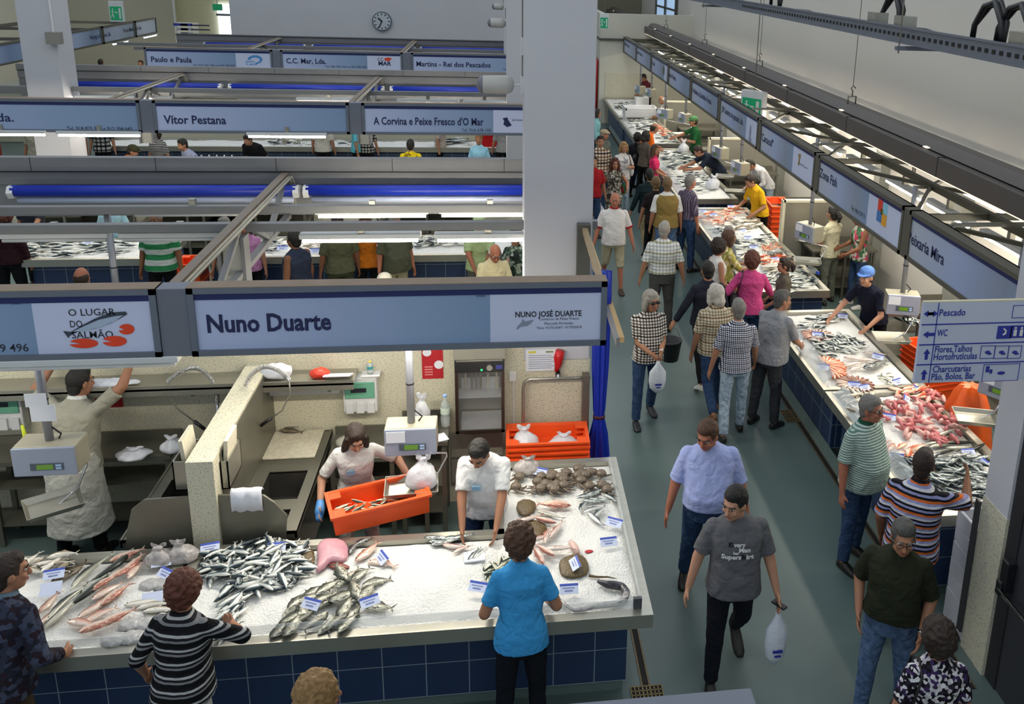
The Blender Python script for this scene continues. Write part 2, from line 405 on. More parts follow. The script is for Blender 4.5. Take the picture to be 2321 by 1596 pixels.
    if st in ('cap', 'flatcap'):
        cm = MB(); fl = .8 if st == 'flatcap' else 1
        cm.ball(H(0, -.012, .055), (.090, .108, .080*fl), 16, 10, Rh)
        pts = []
        for i in range(9):
            a = PI*(i/8); pts.append((math.cos(a)*.078, math.sin(a)*.085+.065))
        bk = -1 if 'back' in extras else 1
        cm.loft([[H(x, y*bk, zq+(-.10*max(0, y-.07))) for x, y in pts] for zq in (.045, .056)])
        part(cm, 'cap', cloth('capcloth_'+str(hair[2] if len(hair) > 2 else 'x'), 'plain', [hair[2] if len(hair) > 2 else '#c9c4b4']), .009, 2)
    # ---- upper clothing
    kind, tm = top
    tb = bw*(1.0 if not fem else .93); bl = belly
    tmt = tm
    hemz = .07 if kind != 'tucked' else .10
    m = MB()
    hip_w = .180 if fem else .172
    rr = []
    hemc = pel-V((0, 0, .06)) if kind not in ('tucked',) else pel+V((0, 0, .05))
    rr += [(hemc, R0, (hip_w+.022)*tb, (.150+bl*.4)*tb, bl*.5)] if kind != 'dress' else [(pel-V((0, 0, .42)), R0, .25*tb, .20*tb, 0), (pel-V((0, 0, .2)), R0, .22*tb, .17*tb, 0)]
    rr += [(pel+V((0, 0, .06)), R0, (hip_w+.008)*tb, (.138+bl*.7)*tb, bl*.8), (waist, R1, (.152 if fem else .165)*tb+bl*.2, (.118+bl)*tb, bl), (chest-u2*.03, R2, .170*tb, (.132+bl*.4)*tb, bl*.3+(.02 if fem else 0)), (chest+u2*.06, R2, .182*tb, (.128 if not fem else .135)*tb, .012 if fem else 0), (shc-u2*.035, R2, .172*tb, .100*tb, 0), (shc+u2*.012, R2, .128*tb, .086*tb, 0), (shc+u2*.04, R2, .082*tb, .070*tb, 0), (nb+u2*.016, R2, .064, .062, 0)]
    m.loft([ringpts(c+R@V((0, f, 0)), R, w, d, 22, .8) for c, R, w, d, f in rr])
    for k in 'RL':
        a = arm[k]; r0 = .056*tb; r1 = .052*tb
        if kind == 'tank': continue
        m.ball(a[0]-R2@V(((.018 if k == 'R' else -.018), 0, .004)), .056*tb, nn, 8)
        if sleeve <= .5:
            q = a[0].lerp(a[1], sleeve*2*.95); capsule(m, a[0], q, r0, .060*tb, nn+2, flat=True)
        else:
            capsule(m, a[0], a[1], r0, r1, nn); q = a[1].lerp(a[2], (sleeve-.5)*2*.96); capsule(m, a[1], q, r1, .043, nn, flat=True)
    part(m, {'dress': 'dress', 'tank': 'tank_top'}.get(kind, 'shirt'), tmt, vox*1.15, 3, (.009, .09))
    # ---- lower clothing
    bk, bm = bottom; m = MB()
    if bk in ('trousers', 'shorts', 'jeans'):
        m.loft([ringpts(c, R, w*bw, d*bw, 18) for c, R, w, d in ((pel-V((0, 0, .12)), R0, .14, .11), (pel, R0, (.170 if fem else .160), .120), (pel+V((0, 0, .09)), R0, .152, .112))])
        for k in 'RL':
            l = leg[k]; hp_ = l[0]+V((0, -.012, .0))
            capsule(m, hp_, l[1], .094*bw, .068*bw**.5, nn)
            if bk == 'shorts':
                q = l[1].lerp(l[2], .08); capsule(m, l[1], q, .075, .075, nn, flat=True)
            else: capsule(m, l[1], l[1].lerp(l[2], .97), .067*bw**.5, .058, nn, flat=True)
        part(m, bk, bm, vox*1.2, 3, (.014, .10))
    elif bk == 'skirt':
        m.loft([ringpts(c, R0, w, d, 22) for c, w, d in ((pel-V((0, 0, .48)), .24, .20), (pel-V((0, 0, .2)), .21, .17), (pel+V((0, 0, .1)), .16, .12))]); part(m, 'skirt', bm, vox*1.2, 3, (.014, .1))
    # ---- shoes
    smt = mat('shoe_'+shoes, shoes, .5, 0, .1)
    for k in 'RL':
        l = leg[k]; d = (l[2]-l[1]).normalized(); an = l[2]
        fz = min(an.z-.075, .12); pt = -fz*1.0   # a raised heel tips the toe down
        m = MB(); c0 = an+V((0, 0, -.045))
        A = lambda y, zz: V((an.x+(.01 if k == 'R' else -.01)*y/.1, an.y+y, max(.001, an.z-.075+zz-(max(0, y)*.0 if fz < .02 else max(0, y)*fz*5))))
        m.loft([[A(y, 0)+V((x, 0, zz)) for x, zz in ((-w, 0), (w, 0), (w*.95, hh*.6), (w*.5, hh), (-w*.5, hh), (-w*.95, hh*.6))] for y, w, hh in ((-.062, .028, .06), (-.03, .036, .085), (.03, .042, .085), (.09, .048, .06), (.15, .046, .045), (.185, .026, .03))])
        part(m, 'shoe', smt, smooth=False, bevel=.012)
    # ---- extras
    for ex in extras:
        if ex == 'sunglasses' or ex == 'glasses':
            g = MB(); gm = black_pl if ex == 'sunglasses' else mat('thin_glasses', '#2b2724', .4)
            if ex == 'sunglasses':
                for q in (1, -1): g.ball(H(q*.033, .094, .006), (.030, .010, .018), 12, 6, Rh)
            else:
                for q in (1, -1): g.tube([H(q*.033+.024*math.cos(a), .099, .004+.016*math.sin(a)) for a in [2*PI*i/10 for i in range(11)]], .0022, 5)
            g.tube([H(-.01, .1, .01), H(.01, .1, .01)], .003, 5)
            for q in (1, -1): g.tube([H(q*.06, .09, .01), H(q*.082, .0, .006)], .003, 5)
            part(g, ex, gm)
        elif ex == 'headglasses':
            g = MB()
            for q in (1, -1): g.ball(H(q*.033, .055, .115), (.028, .014, .014), 12, 6, Rh)
            part(g, 'sunglasses', black_pl)
        elif ex == 'belt': part(MB().loft([ringpts(pel+V((0, 0, zz)), R0, .168*bw, (.125+bl*.3)*bw, 20) for zz in (.055, .09)], cap=False), 'belt', mat('brown_leather', '#4a1d14', .5))
        elif ex == 'watch':
            a = arm['L']; p = a[1].lerp(a[2], .93); d = (a[2]-a[1]).normalized(); part(MB().tube([p-d*.009, p+d*.009], .036, 12), 'wristwatch', chrome)
        elif ex == 'badge':
            c = chest+R2@V((.05, .155+bl*.4, .03)); part(MB().hexa([c+R2@V(q) for q in ((-.035, 0, -.05), (.035, 0, -.05), (.035, .004, -.05), (-.035, .004, -.05), (-.035, 0, .0), (.035, 0, .0), (.035, .004, .0), (-.035, .004, .0))]), 'name_badge', mat('pale_blue_badge', '#8fc0dd', .4), smooth=False)
        elif isinstance(ex, tuple) and ex[0] == 'collar':
            part(MB().loft([ringpts(nb+u2*zz+R2@V((0, .004, 0)), R2, w, w*.95, 16) for zz, w in ((.0, .078), (.028, .066), (.03, .058), (.0, .068))], cap=False), 'collar', cloth('collar_'+ex[1], 'plain', [ex[1]]))
        elif isinstance(ex, tuple) and ex[0] == 'vest':
            v = MB(); v.loft([ringpts(c+R@V((0, f, 0)), R, w+.012, d+.012, 22, .8) for c, R, w, d, f in rr[:-2]]+[ringpts(shc+u2*.02, R2, .13*tb, .10*tb, 22, .8)]); part(v, 'vest', ex[1], vox*1.15, 3)
        elif isinstance(ex, tuple) and ex[0] == 'apron':
            v = MB(); lo, hi = ex[2], ex[3]
            v.loft([ringpts(pel+V((0, 0, zz)), R0, w*bw, d*bw, 24) for zz, w, d in ((-lo, .23, .20), (-lo*.5, .205, .175), (0, .19, .15), (hi, .172, .13))]); part(v, 'apron', ex[1], vox*1.3, 2, (.02, .13))
        elif isinstance(ex, tuple) and ex[0] == 'bib':
            v = MB(); f = .015
            v.loft([[c+R@V((x*w, math.sqrt(max(0, 1-(x*.9)**2))*d+f+t_, 0)) for x in (-.9, -.5, 0, .5, .9)]+[c+R@V((x*w, math.sqrt(max(0, 1-(x*.9)**2))*d+f+t_+.006, 0)) for x in (.9, .5, 0, -.5, -.9)] for c, R, w, d, t_ in ((pel-V((0, 0, .45)), R0, .2, .2, 0), (pel, R0, .18, .15, 0), (waist, R1, .165, .135+bl, 0), (chest+u2*.06, R2, .12, .14, 0))]); part(v, 'apron', ex[1])
        elif isinstance(ex, tuple) and ex[0] == 'band':   # coloured sleeve hem
            for k in 'RL':
                a = arm[k]; q = a[0].lerp(a[1], sleeve*1.9); d = (a[1]-a[0]).normalized(); part(MB().tube([q-d*.022, q+d*.004], .066*tb, 14), 'sleeve_band', cloth('band_'+ex[1], 'plain', [ex[1]]))
        elif isinstance(ex, tuple) and ex[0] == 'glove':
            a = arm[ex[1]]; d = (a[2]-a[1]).normalized(); v = MB(); v.ball(a[2]+d*.06, (.045, .045, .05), 10, 8); capsule(v, a[2]-d*.03, a[2]+d*.05, .036, .046); v.ball(a[2]+d*.11, .036, 10, 8); part(v, 'rubber_glove', mat('blue_rubber', '#4f8fd0', .4), .01, 2)
        elif isinstance(ex, tuple) and ex[0] == 'bagstrap':
            k = ex[1]; sg = 1 if k == 'R' else -1; c = shc+R2@V((sg*.12, 0, .062)); part(MB().tube([c+R2@V((sg*.06, .10, -.30)), c+R2@V((sg*.01, .09, -.06)), c, c+R2@V((sg*.01, -.10, -.06)), c+R2@V((sg*.07, -.12, -.32))], .009, 6), 'bag_strap', mat('dark_leather', '#1a1514', .5))
            v = MB(); b = c+R2@V((sg*.10, -.05, -.45)); v.ball(b, (.06, .15, .13), 12, 8); part(v, 'shoulder_bag', ex[2], .014, 2)
    info = dict(root=root, loc=loc, th=th, s=s)
    info['w'] = lambda p: loc+Matrix.Rotation(-th, 3, 'Z')@(Vector(p)*s)
    info['hand'] = {k: info['w'](arm[k][2]+(arm[k][2]-arm[k][1]).normalized()*.09) for k in 'RL'}
    return info
def m_scaled(m, s):
    m.v = [(a*s, b*s, c*s) for a, b, c in m.v]; return m
# ================================================================ floor and walls
def floor_mat():
    m, nt, b = newmat('teal_resin_floor'); L = nt.links
    tc = N(nt, 'ShaderNodeTexCoord'); n1 = N(nt, 'ShaderNodeTexNoise'); n1.inputs['Scale'].default_value = .8; n1.inputs['Detail'].default_value = 6
    n2 = N(nt, 'ShaderNodeTexNoise'); n2.inputs['Scale'].default_value = 60.; n2.inputs['Detail'].default_value = 2
    L.new(tc.outputs['Object'], n1.inputs['Vector']); L.new(tc.outputs['Object'], n2.inputs['Vector'])
    c = mixc(nt, '#465856', '#60716e', n1.outputs['Fac']); c = mixc(nt, c, '#3f4f4c', ramp(nt, n2.outputs['Fac'], [(0, '#000000'), (.62, '#404040')], 'LINEAR'))
    L.new(c, b.inputs['Base Color']); b.inputs['Roughness'].default_value = .38
    bp = N(nt, 'ShaderNodeBump'); bp.inputs['Strength'].default_value = .08; L.new(n2.outputs['Fac'], bp.inputs['Height']); L.new(bp.outputs[0], b.inputs['Normal'])
    return m
struct('floor', MB().box(-22, 14, -2, 44, -.1, 0), floor_mat())
def terrazzo():
    m, nt, b = newmat('speckled_wall_panel'); L = nt.links
    tc = N(nt, 'ShaderNodeTexCoord'); v = N(nt, 'ShaderNodeTexNoise'); v.inputs['Scale'].default_value = 75.; v.inputs['Detail'].default_value = 1.; L.new(tc.outputs['Object'], v.inputs['Vector'])
    c = ramp(nt, v.outputs['Fac'], [(0, '#7f8790'), (.36, '#a9a89a'), (.42, '#cfcab2'), (1., '#d6d2bd')], 'LINEAR')
    L.new(c, b.inputs['Base Color']); b.inputs['Roughness'].default_value = .5; return m
speckle = terrazzo()
def tile_mat():
    m, nt, b = newmat('navy_wall_tiles'); L = nt.links
    src = N(nt, 'ShaderNodeNewGeometry').outputs['Position']
    fx = axis_wave(nt, src, 0, .309, .799); fy = axis_wave(nt, src, 1, .309, .5); fz = axis_wave(nt, src, 2, .29, .655)
    geo = N(nt, 'ShaderNodeNewGeometry'); sp = N(nt, 'ShaderNodeSeparateXYZ'); L.new(geo.outputs['Normal'], sp.inputs[0])
    ab = N(nt, 'ShaderNodeMath', operation='ABSOLUTE'); L.new(sp.outputs[0], ab.inputs[0])
    g = lambda f: ramp(nt, f, [(0, '#ffffff'), (.022, '#000000')])
    side = mixc(nt, g(fx), g(fy), ab.outputs[0]); line = mixc(nt, side, g(fz), 1., 'LIGHTEN')
    no = N(nt, 'ShaderNodeTexNoise'); no.inputs['Scale'].default_value = 3.; L.new(src, no.inputs['Vector'])
    c = mixc(nt, mixc(nt, '#1e3050', '#2a4064', no.outputs['Fac']), '#8a98a4', line); L.new(c, b.inputs['Base Color'])
    b.inputs['Roughness'].default_value = .4; return m
tiles = tile_mat()
# main back walls
struct('wall_back', MB().box(-8.52, .9, 31., 31.3, 0, 9), white_paint)                 # wall with the clock
struct('wall_back_left', MB().box(-22, -12.2, 37., 37.3, 0, 9), mat('beige_wall', '#bdb9a8', .85, 0, .03, 1.))  # plain beige wall colour with slight variation
struct('wall_alcove', MB().box(-13, -8.3, 38., 38.2, 0, 9).box(-8.52, -8.32, 31.3, 38, 0, 9), mat('yellowish_wall', '#d8d3b2', .85, 0, .03))
struct('wall_left', MB().box(-16.2, -16., 6, 38, 0, 9), cream_paint)
struct('wall_far_right', MB().box(3.6, 6.6, 31.0, 31.3, 0, 3.75).box(3.42, 3.6, 31.0, 37, 0, 3.75), cream_paint)
struct('trim_far_right', MB().box(3.38, 3.62, 30.95, 37, 2.86, 2.93).box(3.6, 6.6, 30.93, 31.0, 2.86, 2.93), dark_beam)
struct('wall_dado_far_right', MB().box(3.62, 6.6, 30.97, 31.0, 0, 1.75), speckle)
struct('wall_corridor_end', MB().box(-2, 12, 42.5, 42.7, 0, 9), mat('brown_wall', '#8a8672', .9, 0, .05))  # corridor end wall in one even grey brown
struct('wall_right', MB().box(6.6, 6.8, 5.0, 44, 0, 9), mat('warm_white_wall', '#cdc9c0', .85, 0, .03, .6))
# right pillar beside the dark door and the wall the door hangs in
rp = MB().box(3.77, 4.25, 5.43, 5.76, 1.42, 9)
struct('column_right', rp, white_paint)
struct('column_right_cladding', MB().box(3.765, 4.25, 5.425, 5.765, 0, 1.42), speckle)
struct('wall_right_front', MB().box(3.86, 4.1, -2, 5.425, 0, 9), speckle)
# columns of the stall rows
def column(x0, x1, y0, y1, nm):
    struct(nm, MB().box(x0, x1, y0, y1, 1.55, 9), white_paint, bevel=.01)
    struct(nm+'_cladding', MB().box(x0-.004, x1+.004, y0-.004, y1+.004, 0, 1.55), speckle)
column(.225, .875, 8.22, 8.85, 'column_near')
column(.13, .80, 16.9, 17.5, 'column_middle')
column(-8.08, -7.50, 16.9, 17.5, 'column_left')
column(.13, .80, 25.6, 26.2, 'column_far')
# alcove window of daylight
sky_pane = mat('daylight_pane', '#e8f1ff', .5, 0, 0, emit=2.2)
w = thing('window_1', 'bright window opening at the end of the alcove', 'window', PY(500, 75, 37.95)); w['kind'] = 'structure'
a, b_ = PY(498, 78, 37.9), PY(526, 10, 37.9)
MB().box(a.x, b_.x, 37.86, 37.98, a.z-.3, b_.z).build('pane', sky_pane, w)
MB().box(a.x-.05, b_.x+.05, 37.84, 37.9, PY(510, 36, 37.9).z, PY(510, 31, 37.9).z).build('window_frame', grey_paint, w)
# window high in the right wall
a, b_ = PY(1487, 62, 30.9), PY(1531, 0, 30.9)
w = thing('window_2', 'tall louvred window high on the far wall', 'window', (6.55, 36, 3.0)); w['kind'] = 'structure'
xa, xb = PX(1487, 58, 6.55), PX(1530, 58, 6.55)
MB().box(6.56, 6.6, xb.y, xa.y, 3.1, 4.9).build('pane', mat('blue_daylight_louvre', '#a9c6e6', .5, 0, .15, 9., emit=.55), w)
fr = MB().box(6.5, 6.6, xb.y-.15, xb.y, 3.0, 4.9).box(6.5, 6.6, xa.y, xa.y+.15, 3.0, 4.9).box(6.5, 6.6, xb.y, xa.y, 3.0, 3.1)
for z in (3.75, 4.4): fr.box(6.49, 6.59, xb.y, xa.y, z, z+.07)
fr.box(6.49, 6.59, (xa.y+xb.y)/2-.06, (xa.y+xb.y)/2+.06, 3.1, 4.9); fr.build('window_frame', dark_beam, w)
# dark metal door with panic bar in the right front wall
d = thing('door_1', 'dark grey metal door with a panic bar', 'door', (3.84, 4.4, 0)); d['kind'] = 'structure'
MB().box(3.80, 3.86, 3.35, 5.28, .01, 2.3).build('door_panel', mat('charcoal_door_paint', '#3a3b40', .5, .2, .05), d)
MB().box(3.79, 3.87, 5.28, 5.42, 0, 2.4).build('door_frame', mat('black_door_frame', '#26262a', .5, 0, .05), d)
h0 = PX(2276, 1318, 3.74)
MB().obox((3.765, h0.y, h0.z+.05), (.09, .08, .26)).obox((3.72, h0.y, h0.z-.05), (.06, .06, .12)).build('panic_latch', black_pl, d, bevel=.012)
MB().tube([(3.70, h0.y, h0.z-.06), (3.70, 3.6, h0.z-.06)], .016).build('panic_bar', chrome, d, smooth=True)
# ================================================================ floor drains
def drain(x, y0, y1, label):
    t = thing('floor_drain', label, 'drain', (x, y0, 0), None)
    MB().box(x-.022, x+.022, y0, y1, .0005, .004).build('slot', mat('drain_slot', '#14100c', .8, 0, 0), t)
    m = MB().box(x-.036, x-.022, y0, y1, .0005, .007).box(x+.022, x+.036, y0, y1, .0005, .007)
    m.build('rim', mat('rusty_steel_rim', '#6d6048', .5, .5, .2), t); return t
drain(3.625, 5.3, 30, 'long narrow floor drain along the right hand fish counters')
drain(1.09, 5.32, 7.2, 'narrow floor drain beside the end of the near tiled counter')
def grate(px, py, w, l, label):
    p = Pz(px, py, 0); t = thing('drain_grate', label, 'drain grate', p)
    MB().box(p.x-w/2, p.x+w/2, p.y-l/2, p.y+l/2, .001, .006).build('pan', mat('drain_slot', '', 0), t)
    g = MB()
    for i in range(9): x = p.x-w/2+w*i/8; g.box(x-.004, x+.004, p.y-l/2, p.y+l/2, .004, .012)
    for i in range(5): y = p.y-l/2+l*i/4; g.box(p.x-w/2, p.x+w/2, y-.004, y+.004, .004, .012)
    g.build('grid', mat('brass_grate', '#8a7a55', .5, .6, .2), t)
grate(1468, 1577, .24, .17, 'square brass drain grate at the near end of the left floor drain')
grate(1795, 944, .22, .3, 'drain grate on the floor behind the man in the plain grey shirt')
# cove strips at the foot of the right counters
# ================================================================ sign rows
SIGN_Z0, SIGN_Z1 = 2.48, 3.01
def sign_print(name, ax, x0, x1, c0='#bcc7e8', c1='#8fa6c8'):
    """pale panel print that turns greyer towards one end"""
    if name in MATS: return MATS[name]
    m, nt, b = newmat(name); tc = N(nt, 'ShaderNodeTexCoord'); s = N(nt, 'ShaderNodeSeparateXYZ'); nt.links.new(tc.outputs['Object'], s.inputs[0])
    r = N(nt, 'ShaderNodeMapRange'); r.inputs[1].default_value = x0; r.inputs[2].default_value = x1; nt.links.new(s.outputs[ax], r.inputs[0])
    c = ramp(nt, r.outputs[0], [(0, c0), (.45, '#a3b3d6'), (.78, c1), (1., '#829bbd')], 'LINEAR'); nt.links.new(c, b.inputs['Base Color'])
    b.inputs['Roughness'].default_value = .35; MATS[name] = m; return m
logo_white = mat('white_sign_panel', '#cbd3ee', .35, 0, .01)
navy_strip = mat('navy_sign_strip', '#1a2560', .4, 0, 0)
frame_m = mat('sign_frame_paint', '#6c7480', .45, .2, .04)
roof_dust = mat('dusty_frame_top', '#8a7868', .8, 0, .12)
KX, KY, KZ = Vector((1, 0, 0)), Vector((0, 1, 0)), Vector((0, 0, 1))
def sign_x(Y, x0, x1, label, logo_from=None, z0=SIGN_Z0, z1=SIGN_Z1, depth=.14):
    """sign facing -Y between x0 and x1; returns the thing"""
    t = thing('stall_sign', label, 'sign', ((x0+x1)/2, Y+depth/2, z0))
    e = .045
    f = MB().box(x0, x1, Y, Y+depth, z0, z0+e).box(x0, x1, Y, Y+depth, z1-e, z1).box(x0, x0+e, Y, Y+depth, z0, z1).box(x1-e, x1, Y, Y+depth, z0, z1).box(x0, x1, Y+depth-.02, Y+depth, z0, z1)
    f.build('sign_frame', frame_m, t)
    MB().box(x0, x1, Y, Y+depth, z1, z1+.006).build('frame_top', roof_dust, t)
    lf = logo_from if logo_from is not None else x1-e
    L = t.location.x
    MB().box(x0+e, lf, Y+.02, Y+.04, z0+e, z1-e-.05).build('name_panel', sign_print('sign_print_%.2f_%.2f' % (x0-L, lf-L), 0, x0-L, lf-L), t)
    if logo_from is not None: MB().box(lf, x1-e, Y+.019, Y+.04, z0+e, z1-e-.05).build('logo_panel', logo_white, t)
    MB().box(x0+e, x1-e, Y+.015, Y+.04, z1-e-.05, z1-e).build('top_strip', navy_strip, t)
    return t
def tx(s, t, Y, px0, py, px1, h, m=None, bold=.012):
    """lettering on a sign facing -Y: from pixel px0 to px1 on baseline py"""
    a, b = PY(px0, py, Y), PY(px1, py, Y)
    return text(s, t, (a.x, Y, a.z), KX, KZ, w=b.x-a.x, h=h, m=m or navy_ink, bold=bold)
def post_x(x0, x1, Y, label, z0=SIGN_Z0, z1=SIGN_Z1):
    tag(MB().box(x0, x1, Y+.012, Y+.16, z0, z1-.004).build('sign_joint_panel', grey_paint, bevel=.004), label, 'panel')
# --- near row
Y1 = 6.45
sx = lambda px, Y, py=720: PY(px, py, Y).x
t = sign_x(Y1, -5.9, sx(357, Y1), 'stall sign O LUGAR DO SALMÃO with a salmon and red fish steaks', sx(72, Y1))
tx('O LUGAR', t, Y1+.019, 156, 716, 262, .052, black_ink, .004); tx('DO', t, Y1+.019, 160, 742, 188, .052, black_ink, .004); tx('SALMÃO', t, Y1+.019, 164, 767, 258, .052, black_ink, .004)
tx('39 496', t, Y1+.02, -12, 798, 66, .06, black_ink, .002); tx('sinaliz', t, Y1+.02, 25, 690, 48, .02, black_ink, .0)
# salmon drawing: printed figure, thin shapes on the panel
def figure(t, Y, pts, m, nm='printed_figure', out=.004):
    P = [PY(x, y, Y) for x, y in pts]; v = [(p.x, Y-out, p.z) for p in P]
    MB().add(v, [tuple(range(len(v)))[::-1]]).build(nm, m, t)
figure(t, Y1+.019, [(143, 750), (160, 752), (190, 735), (215, 722), (250, 708), (285, 706), (289, 712), (272, 722), (250, 733), (215, 745), (180, 750), (160, 760), (155, 766)], mat('salmon_print_dark', '#3b4250', .5), 'salmon_back', .003)
figure(t, Y1+.019, [(165, 751), (195, 737), (225, 724), (262, 716), (280, 714), (262, 727), (225, 742), (185, 750)], mat('salmon_print_pale', '#a9b9cf', .5), 'salmon_belly', .006)
red_print = mat('red_steak_print', '#e8431e', .5)
for cx, cy, rx, ry in ((190, 778, 33, 11), (260, 773, 28, 12), (287, 746, 18, 12)):
    pts = []
    for k in range(20):
        a = math.radians(200+k*17.2); pts.append((cx+rx*math.cos(a), cy+ry*math.sin(a)))
    pts.append((cx-rx*.2, cy+ry*.1)); figure(t, Y1+.019, pts, red_print, 'fish_steak')
post_x(sx(358, Y1), sx(426, Y1), Y1, 'grey joint panel between the two near stall signs')
t = sign_x(Y1, sx(427, Y1), sx(1375, Y1), 'large stall sign reading Nuno Duarte at the front of the near stall', sx(1111, Y1))
tx('Nuno Duarte', t, Y1+.02, 471, 753, 752, .135, None, .03)
tx('NUNO JOSÉ DUARTE', t, Y1+.019, 1168, 719, 1318, .045, black_ink, .02); tx('Comércio de Peixe Fresco', t, Y1+.019, 1222, 726, 1312, .02, black_ink, .0)
tx('Mercado Portimão', t, Y1+.019, 1234, 736, 1299, .02, black_ink, .0); tx('Tlms: 917313547 / 917355018', t, Y1+.019, 1216, 746, 1318, .02, black_ink, .0)
tx('sinaliz', t, Y1+.02, 1080, 673, 1100, .02, black_ink, 0)
figure(t, Y1+.019, [(1170, 746), (1174, 738), (1182, 731), (1184, 722), (1190, 729), (1210, 724), (1204, 732), (1195, 738), (1180, 740), (1174, 746)], mat('pale_grey_print', '#8d95ac', .5), 'shark_drawing')
# --- second row
Y2 = 15.28
s2 = lambda px: PY(px, 270, Y2).x
t = sign_x(Y2, -10.1, s2(318), 'stall sign ending da. with phone numbers, left of the Vítor Pestana sign')
tx('da.', t, Y2+.02, -6, 275, 32, .13); tx('Tel. 918 825 542 e 912 394 643', t, Y2+.02, 152, 295, 300, .06, black_ink, 0)
post_x(s2(318.5), s2(348), Y2, 'grey joint panel left of the Vítor Pestana sign')
t = sign_x(Y2, s2(348.5), s2(791), 'stall sign reading Vítor Pestana in the second row')
tx('Vítor Pestana', t, Y2+.02, 372, 280, 513, .135, None, .02)
post_x(s2(791.5), s2(820), Y2, 'grey joint panel right of the Vítor Pestana sign')
t = sign_x(Y2, s2(820.5), 1.0, "stall sign reading A Corvina e Peixe Fresco d'O Mar", s2(1118))
tx("A Corvina e Peixe Fresco d'O Mar", t, Y2+.02, 847, 282, 1096, .125, None, .02); tx('Tel. 914 678 105', t, Y2+.02, 1046, 298, 1113, .05, black_ink, 0)
figure(t, Y2+.019, [(1139, 268), (1150, 266), (1152, 272), (1160, 284), (1150, 288), (1141, 282), (1143, 274)], navy_ink, 'fish_drawing')
tx('João Gomes da Silva', t, Y2+.019, 1160, 274, 1200, .04, black_ink, 0)
# --- third row
Y3 = 23.8
s3 = lambda px: PY(px, 135, Y3).x
t = sign_x(Y3, s3(328), s3(617), 'stall sign reading Paulo e Paula in the third row', s3(534))
tx('Paulo e Paula', t, Y3+.02, 343, 140, 435, .13, None, .02); tx('Tel. 917 241 383 ou 919 740 923', t, Y3+.02, 438, 150, 533, .055, black_ink, 0)
blue_print = mat('sky_blue_print', '#4a8fd0', .5)
tx('paulo', t, Y3+.019, 557, 141, 577, .05, blue_print, .02); tx('e paula', t, Y3+.019, 558, 147, 583, .05, blue_print, .02)
pts = [(578+17*math.cos(a), 135+10*math.sin(a)) for a in [math.radians(180+k*22) for k in range(13)]]; figure(t, Y3+.019, pts+[(578+11*math.cos(a), 136+6*math.sin(a)) for a in [math.radians(444-k*22) for k in range(13)]], blue_print, 'wave_logo')
post_x(s3(617.5), s3(636), Y3, 'grey joint panel between the Paulo e Paula and the C.C. Mar signs')
t = sign_x(Y3, s3(636.5), s3(912), 'stall sign reading C.C. Mar, Lda. in the third row', s3(832))
tx('C.C. Mar, Lda.', t, Y3+.02, 649, 143, 739, .125, None, .02); tx('Tel. 960 390 533 ou 967 945 005', t, Y3+.02, 737, 153, 831, .055, black_ink, 0)
tx('MAR', t, Y3+.019, 858, 148, 887, .1, navy_ink, .03); tx('C.C.', t, Y3+.019, 856, 138, 870, .08, black_ink, .01)
figure(t, Y3+.019, [(870, 133), (880, 130), (888, 132), (884, 138), (874, 138)], red_print, 'red_shrimp_logo')
post_x(s3(912.5), s3(932), Y3, 'grey joint panel between the C.C. Mar and the Martins signs')
t = sign_x(Y3, s3(932.5), 1.0, 'stall sign reading Martins - Rei dos Pescados in the third row')
tx('Martins - Rei dos Pescados', t, Y3+.02, 944, 150, 1112, .125, None, .02); tx('Tel. 917', t, Y3+.02, 1140, 159, 1160, .05, black_ink, 0)
# --- back panels of each stall island (the far signs seen from behind) with roller blinds
def back_row(Y, x0, x1, rolls, which, zt=3.16, dz=0.):
    f = MB().box(x0, x1, Y, Y+.1, 3.015, zt).box(x0, x1, Y+.03, Y+.12, 2.86, 3.0).box(x0, x1, Y+.05, Y+.14, 2.5, 2.86)
    t = thing('fascia_board', 'long grey fascia board behind the %s' % which, 'fascia board', (x0, Y, 2.5))
    f.build('board', grey_beam, t); MB().box(x0, x1, Y+.02, Y+.06, 2.995, 3.015).build('groove', mat('dark_groove', '#3b3a38', .7), t)
    x = x0+1
    j = MB()
    while x < x1: j.box(x-.004, x+.004, Y-.002, Y+.02, 3.015, zt); x += 1.25
    j.build('joint', mat('dark_groove', ''), t)
    for a, b in rolls:
        r = thing('roller_blind', 'rolled up blue tarpaulin blind %s, %s' % ('of the '+which, 'at the far left' if b < -5 else 'left of the middle truss' if b < -1.5 else 'right of the middle truss'), 'blind', ((a+b)/2, Y-.16, 2.72))
        MB().tube([(a, Y-.16, 2.765+dz), (b, Y-.16, 2.765+dz)], .062, 16).build('tarpaulin_roll', blue_tarp, r, smooth=True)
        MB().tube([(a+.05, Y-.16, 2.66+dz), (b-.03, Y-.16, 2.66+dz)], .036, 12).build('bottom_rail', mat('pale_blind_rail', '#aab4cc', .35, .1, .05), r, smooth=True)
        for e in (a, b):
            MB().cyl((e-.03, Y-.16, 2.755+dz), (e+.03, Y-.16, 2.755+dz), .075, 6).box(e-.015, e+.015, Y-.16, Y+.06, 2.735+dz, 2.775+dz).build('end_bracket', white_pl, r)
back_row(10.2, -7.2, .98, [(-7.1, -6.3), (sx(28, 10.05, 430), sx(672, 10.05, 430)), (sx(695, 10.05, 430), .9)], 'near stall island', dz=.07)
back_row(18.95, -9.2, .9, [(PY(155, 200, 18.8).x, PY(500, 205, 18.8).x), (PY(523, 200, 18.8).x, PY(868, 205, 18.8).x), (PY(888, 200, 18.8).x, .85)], 'second stall island', 3.12)
back_row(27.65, PY(400, 85, 27.7).x, .9, [(PY(465, 100, 27.5).x, PY(690, 105, 27.5).x), (PY(710, 105, 27.5).x, PY(940, 110, 27.5).x), (PY(955, 110, 27.5).x, .85)], 'third stall island', 3.04)
